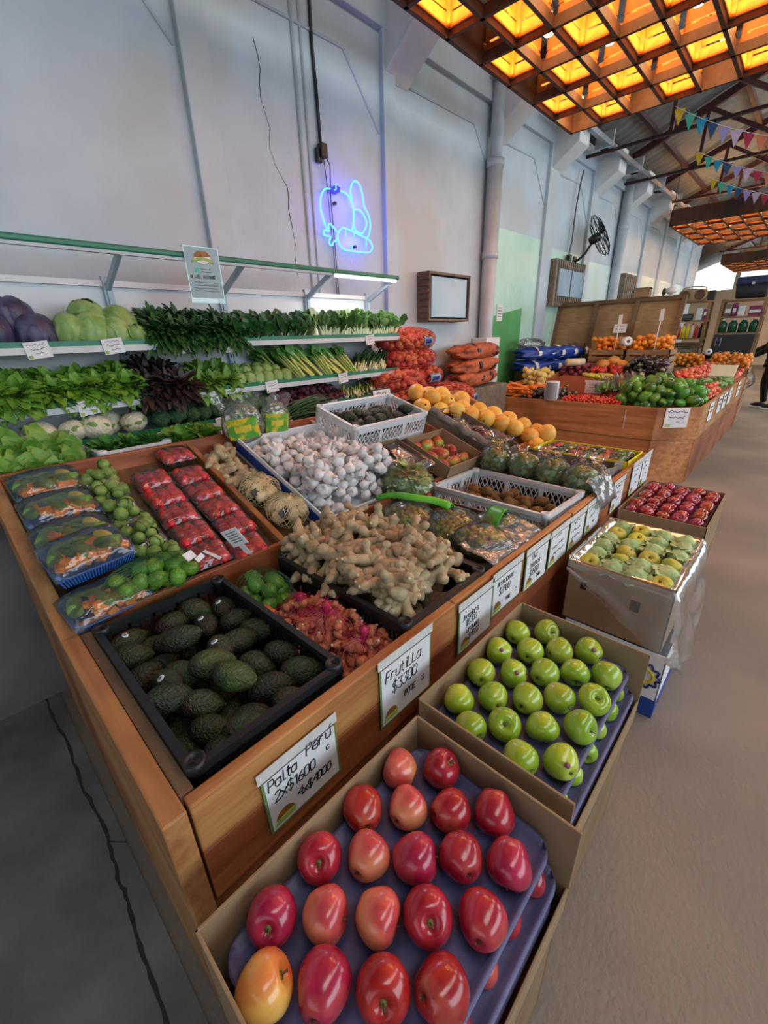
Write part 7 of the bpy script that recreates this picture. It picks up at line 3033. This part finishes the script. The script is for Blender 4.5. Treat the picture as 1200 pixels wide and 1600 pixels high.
# crates of mandarins beyond the second stand
for i, (x, y) in enumerate(((-1.55, 9.4), (-.93, 9.4))):
    lb = ('left', 'right')[i]
    slat_crate('wooden_crate', lb + ' tall stack of slatted crates with mandarins beyond the second stand', (x, y, .47), .56, .5, .45, group='mandarin crates beyond the second stand', rows=5)
    slat_crate('wooden_crate', 'lower slatted crate under the %s mandarin crate beyond the second stand' % lb, (x, y, 0), .56, .5, .46, rows=5)
    heap(Kor, 95, x - .25, x + .25, y - .22, y + .22, .036, .88, .20, x, y, 'mandarin heaped in the %s crate beyond the second stand' % lb, 'mandarin', 'mandarins in the %s far crate' % lb, ANY)


# open shelving with goods
def rack(name, label, loc, w, d, zs, h, m='wood_crate'):
    t = thing(name, label, 'shelf rack', loc)
    for sx in (-1, 1):
        for sy in (-1, 1):
            b = MB()
            b.cbox((sx * (w / 2 - .02), sy * (d / 2 - .02), h / 2), (.045, .045, h))
            b.build('post', m, t)
    for z in zs:
        b = MB()
        b.box((-w / 2, -d / 2, z - .025), (w / 2, d / 2, z))
        b.build('shelf', m, t)
    return t


rack('goods_rack', 'wooden rack of bottles under a tan portable stereo, in front of the end wall', (-1.82, 10.2, 0), .66, .34, (.6, 1.36, 1.66, 1.98), 1.98)
rack('goods_rack', 'wooden rack with green bottles and a dark cooler box on top, near the person', (-1.03, 10.2, 0), .62, .34, (.6, 1.44, 1.70, 1.96), 1.98)
b = MB()
b.cbox((0, 0, 0), (.34, .085, .028))
Kw = Kind([b.build('wood_piece', 'wood_dark', bev=.003)])
for i in range(12):
    Kw.put((-1.82 + (-.17 if i % 2 else .18), 9.9 + (-.08 if (i // 2) % 2 else .08) + rnd.uniform(-.02, .02), 1.215 + .03 * (i // 4)), (0, 0, rnd.uniform(-.12, .12)), 'dark flat piece of wood in the pile before the bottle rack', 'wood piece', 'dark wood pieces before the bottle rack')
slat_crate('wooden_crate', 'grey crate under the dark wood pieces before the bottle rack', (-1.82, 9.9, .75), .70, .30, .45, 'wood_grey')
slat_crate('wooden_crate', 'lowest grey crate before the bottle rack, on the floor', (-1.82, 9.9, 0), .70, .30, .74, 'wood_grey')


def bottle(name, label, loc, r, h, m, cap='white_plastic', neck=.4, group=None):
    t = thing(name, label, 'bottle', loc, group=group)
    b = MB()
    b.lathe([(0, 0), (r, 0), (r, h * .62), (r * .85, h * .72), (r * neck, h * .82), (r * neck, h * .9), (0, h * .9)], 12)
    b.build('body', m, t)
    b = MB()
    b.lathe([(r * neck * 1.1, h * .89), (r * neck * 1.1, h), (0, h)], 10)
    b.build('cap', cap, t)
    return t


bt = [('bottle_orange', 'orange bottle at the left end of the lower bottle shelf'), ('bottle_clear', 'clear bottle beside the orange one'), ('bottle_clear', 'second clear bottle from the left'), ('bottle_red', 'red bottle next to the yellow one'), ('bottle_yellow', 'left bright yellow bottle'),
      ('bottle_yellow', 'right bright yellow bottle'), ('parsnip', 'cream bottle right of the yellow bottles'), ('print_red', 'tall red packet at the right of the bottle shelf'), ('dark_goods', 'dark blue jar at the right end of the bottle shelf')]
for i, (m, lb) in enumerate(bt):
    bottle('bottle', lb, (-2.10 + i * .068, 10.09, 1.36), .031, .25, m, 'white_plastic' if i % 2 else 'print_red')
for i in range(4):
    bottle('demijohn', '%s dark green flagon from the left on the right hand rack' % ORD[i], (-1.25 + i * .145, 10.09, 1.44), .066, .22, 'bottle_green', 'white_plastic', .5, 'dark green flagons')
gd = [('dark_goods', -2.08, .16, .10, 'black box on the upper shelf of the bottle rack, left'), ('dark_goods', -1.84, .22, .11, 'wide black box on the upper shelf of the bottle rack'), ('bottle_clear', -1.63, .09, .2, 'grey packet on the upper shelf of the bottle rack'), ('magenta_goods', -1.54, .05, .18, 'thin dark pink packet on the upper shelf of the bottle rack')]
for m, x, w, h, lb in gd:
    t = thing('goods_box', lb, 'box', (x, 10.1, 1.66))
    b = MB()
    b.box((-w / 2, -.08, 0), (w / 2, .08, h))
    b.build('body', m, t, bev=.006)
    b = MB()
    b.box((-w / 2 + .01, -.082, h * .4), (w / 2 - .01, -.08, h * .75))
    b.build('label', 'paper' if m != 'dark_goods' else 'ink_grey', t)
gd = [('wood_grey', -1.22, .10, .20, 'grey brown packet on the upper shelf of the right hand rack'), ('magenta_goods', -1.13, .06, .21, 'narrow pink packet on the upper shelf of the right hand rack'), ('white_plastic', -1.03, .09, .16, 'white carrier at the middle of the upper shelf of the right hand rack'), ('magenta_goods', -.85, .17, .15, 'wide purple packet on the upper shelf of the right hand rack')]
for m, x, w, h, lb in gd:
    t = thing('goods_box', lb, 'box', (x, 10.1, 1.70))
    b = MB()
    b.box((-w / 2, -.08, 0), (w / 2, .08, h))
    b.build('body', m, t, bev=.006)
    b = MB()
    b.box((-w / 2 + .01, -.082, h * .3), (w / 2 - .01, -.08, h * .6))
    b.build('label', 'paper', t)
t = thing('chalkboard', 'black chalkboard with a large letter M standing below the green flagons', 'chalkboard', (-1.02, 10.0, 1.02), (math.radians(85), 0, 0))
b = MB()
b.box((-.30, 0, 0), (.26, .39, .02))
b.build('board', 'black_board', t)
b = MB()
write(b, 'M', -.26, .20, .14, .009, 0, 1, None, 0, .022)
scribble(b, -.22, .08, .36, .05, .006, rnd, .022)
b.build('chalk_letters', 'chalk', t)
t = thing('portable_stereo', 'tan portable stereo with two round speakers on top of the bottle rack', 'stereo', (-1.80, 10.12, 1.98))
b = MB()
b.loft([rrect(.42, .19, .085, -.07, 7), rrect(.44, .20, .09, -.06, 7), rrect(.44, .20, .09, .06, 7), rrect(.42, .19, .085, .07, 7)], M=Matrix.Translation((0, 0, .10)) @ Euler((PI / 2, 0, 0)).to_matrix().to_4x4())
b.build('case', 'boom_tan', t)
for s in (-1, 1):
    b = MB()
    b.lathe([(.075, .0), (.08, .012), (.066, .014), (.05, .004), (.02, .002), (0, .01)], 20, M=Matrix.Translation((s * .115, -.07, .10)) @ Euler((PI / 2, 0, 0)).to_matrix().to_4x4())
    b.build('speaker', 'speaker_brown', t)
b = MB()
b.tube(smooth([(-.18, 0, .16), (-.16, 0, .22), (0, 0, .24), (.16, 0, .22), (.18, 0, .16)]), .01, 6)
b.build('handle', 'boom_tan', t)
t = thing('dark_case', 'dark small case standing right of the tan portable stereo', 'case', (-1.52, 10.15, 1.98))
b = MB()
b.box((-.05, -.08, 0), (.05, .08, .16))
b.build('body', 'dark_goods', t, bev=.01)
t = thing('cooler_box', 'large dark blue cooler box on top of the right hand rack', 'cooler', (-.97, 10.2, 1.98))
b = MB()
b.loft([rrect(.40, .30, .03, 0), rrect(.46, .34, .035, .20)])
b.build('body', 'black_board', t)
b = MB()
b.loft([rrect(.47, .35, .035, .20), rrect(.48, .36, .035, .22), rrect(.47, .35, .035, .31), rrect(.44, .32, .035, .325)])
b.build('lid', 'blue_cooler', t)
b = MB()
b.box((-.02, -.182, .20), (.02, -.176, .23))
b.build('latch', 'white_plastic', t)
t = thing('bag_roll', 'white roll of bags beside the chalkboard', 'bag roll', (-1.30, 9.55, 1.13), (1.3, 0, .4))
b = MB()
b.lathe([(.02, -.07), (.05, -.07), (.05, .07), (.02, .07)], 14)
b.build('roll', 'white_plastic', t)
b = MB()
b.lathe([(0, -.0705), (.022, -.0705), (.022, .0705), (0, .0705)], 10)
b.build('core', 'stem_brown', t)
b = MB()
b.box((-1.40, 9.5, 1.04), (-1.16, 9.62, 1.075))
b.box((-1.40, 9.66, 0), (-1.36, 9.7, 1.075))
b.box((-1.20, 9.66, 0), (-1.16, 9.7, 1.075))
b.box((-1.40, 9.5, 1.04), (-1.16, 9.7, 1.075))
tag(b.build('roll_bracket', 'wood_grey'), 'narrow wooden bracket holding the roll of bags by the chalkboard', 'bracket')


# ------------------------------------------------------------------ person in black at the right edge
def skin_body(name, joints, edges, m, parent, root=0, sub=2):
    me = bpy.data.meshes.new(name)
    me.from_pydata([j[0] for j in joints], edges, [])
    o = bpy.data.objects.new(name, me)
    COL.objects.link(o)
    o.parent = parent
    me.materials.append(MATS[m])
    q = o.modifiers.new('skin', 'SKIN')
    q.use_smooth_shade = True
    for i, j in enumerate(joints):
        r = j[1]
        me.skin_vertices[0].data[i].radius = r if isinstance(r, tuple) else (r, r)
    me.skin_vertices[0].data[root].use_root = True
    s = o.modifiers.new('sub', 'SUBSURF')
    s.levels = s.render_levels = sub
    return o


PX, PY = -.47, 11.5
pr = thing('person', 'person in black at the right edge, reaching towards the mandarins', 'person', (PX, PY, 0), (0, 0, math.radians(90)))
# local frame: x to the person's right... the figure faces +y (turned towards -x in the hall)
J = [((0, 0, .93), (.125, .10)), ((0, .01, 1.08), (.115, .09)), ((0, .03, 1.25), (.135, .10)), ((0, .05, 1.40), (.12, .09)), ((0, .075, 1.49), (.05, .05)), ((0, .10, 1.57), (.055, .06)), ((0, .115, 1.66), (.078, .095)), ((0, .105, 1.73), (.055, .07)),
     ((.17, .06, 1.39), .055), ((.22, .16, 1.16), .045), ((.19, .37, 1.05), .034), ((.18, .44, 1.04), (.026, .032)), ((.18, .49, 1.03), (.022, .036)),
     ((-.17, .06, 1.39), .055), ((-.23, .10, 1.13), .045), ((-.22, .30, 1.0), .034), ((-.215, .37, .985), (.026, .032)), ((-.21, .42, .975), (.022, .036)),
     ((.09, 0, .86), .09), ((.10, .05, .50), .062), ((.10, -.02, .12), .042), ((.10, -.03, .07), .04),
     ((-.09, 0, .86), .09), ((-.11, -.06, .50), .062), ((-.11, -.20, .13), .042), ((-.11, -.21, .08), .04)]
Ed = [(0, 1), (1, 2), (2, 3), (3, 4), (4, 5), (5, 6), (6, 7), (3, 8), (8, 9), (9, 10), (10, 11), (11, 12), (3, 13), (13, 14), (14, 15), (15, 16), (16, 17), (0, 18), (18, 19), (19, 20), (20, 21), (0, 22), (22, 23), (23, 24), (24, 25)]
nb = len(J)
for (hx, hy, hz, sgn) in ((.18, .49, 1.03, 1), (-.21, .42, .975, -1)):
    hid = 12 if sgn > 0 else 17
    for k in range(4):
        base = len(J)
        ox = (k - 1.5) * .018
        Lf = (.026, .031, .029, .022)[k]
        J += [((hx + ox, hy + .035, hz), .010), ((hx + ox, hy + .035 + Lf, hz - .006), .0085), ((hx + ox, hy + .045 + Lf * 1.2, hz - .012 - Lf * .7), .0075)]
        Ed += [(hid, base), (base, base + 1), (base + 1, base + 2)]
    base = len(J)
    J += [((hx - sgn * .035, hy - .005, hz - .01), .011), ((hx - sgn * .045, hy + .025, hz - .025), .009), ((hx - sgn * .038, hy + .045, hz - .035), .008)]
    Ed += [(hid - 1, base), (base, base + 1), (base + 1, base + 2)]
body = skin_body('body', J, Ed, 'skin', pr)
# face
b = MB()
b.ell((0, .208, 1.645), (.012, .016, .02), 10, 7)
b.build('nose', 'skin', pr)
for s in (-1, 1):
    b = MB()
    b.ell((s * .032, .190, 1.672), (.013, .008, .008), 10, 6)
    b.build('eye', 'paper', pr)
    b = MB()
    b.ell((s * .032, .1965, 1.672), (.006, .003, .006), 8, 5)
    b.build('pupil', 'ink', pr)
    b = MB()
    b.ell((s * .082, .11, 1.655), (.012, .02, .032), 10, 7)
    b.build('ear', 'skin', pr)
b = MB()
b.ell((0, .198, 1.605), (.024, .006, .007), 10, 5)
b.build('mouth', 'print_red', pr)
b = MB()
b.ell((0, .085, 1.69), (.098, .108, .105), 18, 12, fn=lambda p: p * (1 + .03 * noise.noise(p * 6)) if p.y < .25 or p.z > .45 else Vector((p.x, min(p.y, .25), p.z)))
b.ell((0, -.03, 1.55), (.07, .05, .16), 14, 10, fn=lambda p: p * (1 + .05 * noise.noise(p * 5)))
b.build('hair', 'hair', pr)
# clothes follow the body a little outside it
JC = [((0, 0, .84), (.165, .135)), ((0, .0, .95), (.16, .13)), ((0, .01, 1.08), (.15, .12)), ((0, .03, 1.25), (.165, .125)), ((0, .05, 1.40), (.14, .11)), ((0, .07, 1.475), (.07, .07)),
      ((.18, .06, 1.39), .075), ((.23, .16, 1.16), .063), ((.195, .36, 1.055), .05), ((.188, .405, 1.047), .046), ((-.18, .06, 1.39), .075), ((-.24, .10, 1.13), .063), ((-.225, .285, 1.01), .05), ((-.22, .33, .995), .046)]
skin_body('coat', JC, [(0, 1), (1, 2), (2, 3), (3, 4), (4, 5), (4, 6), (6, 7), (7, 8), (8, 9), (4, 10), (10, 11), (11, 12), (12, 13)], 'black_cloth', pr, 1)
JT = [((0, 0, .95), (.14, .115)), ((.09, 0, .84), .105), ((.10, .05, .50), .078), ((.10, -.015, .14), .058), ((.10, -.02, .10), .056), ((-.09, 0, .84), .105), ((-.11, -.06, .50), .078), ((-.11, -.19, .16), .058), ((-.11, -.20, .12), .056)]
skin_body('trousers', JT, [(0, 1), (1, 2), (2, 3), (3, 4), (0, 5), (5, 6), (6, 7), (7, 8)], 'black_cloth', pr, 0)
for (x, y, z) in ((.10, .03, 0), (-.11, -.15, 0)):
    b = MB()
    b.ell((x, y + .02, .055), (.048, .13, .05), 16, 10, fn=lambda p: Vector((p.x, p.y, p.z if p.y < .3 else p.z * .75)))
    sh = b.build('shoe', 'ink', pr)
    b = MB()
    b.loft([rrect(.085, .25, .04, 0, 6, x, y + .02), rrect(.10, .272, .045, .006, 6, x, y + .02), rrect(.10, .272, .045, .026, 6, x, y + .02)])
    b.build('sole', 'shoe_white', sh)
t = thing('shopping_bag', 'clear plastic bag of reddish fruit hanging from the hand of the person in black', 'bag', (-.80, 11.35, .58))
b = MB()
b.ell((0, 0, 0), (.13, .11, .20), 20, 14, fn=lambda p: Vector((p.x * (1 - .35 * p.z), p.y * (1 - .35 * p.z), p.z)) * (1 + .10 * noise.noise(p * 2.5)))
b.tube([(0, -.02, .17), (-.02, -.01, .28), (-.04, .0, .36)], [.05, .02, .015], 8)
b.build('bag', 'produce_bag', t)
for k in range(14):
    o = Kto.put((.06 * math.cos(k * 2.4) * (k % 3) / 2, .05 * math.sin(k * 2.4) * (k % 3) / 2, -.13 + .045 * (k // 5)), rrot(rnd), None, None, None, .9, None, t)
    for key in ('label', 'category', 'group'):
        if key in o:
            del o[key]

for K_ in (Kav, Kst, Kgr, Kga, Kgi, Ka, Kg, Kd, Kq, Kt):
    K_.drop_unused()
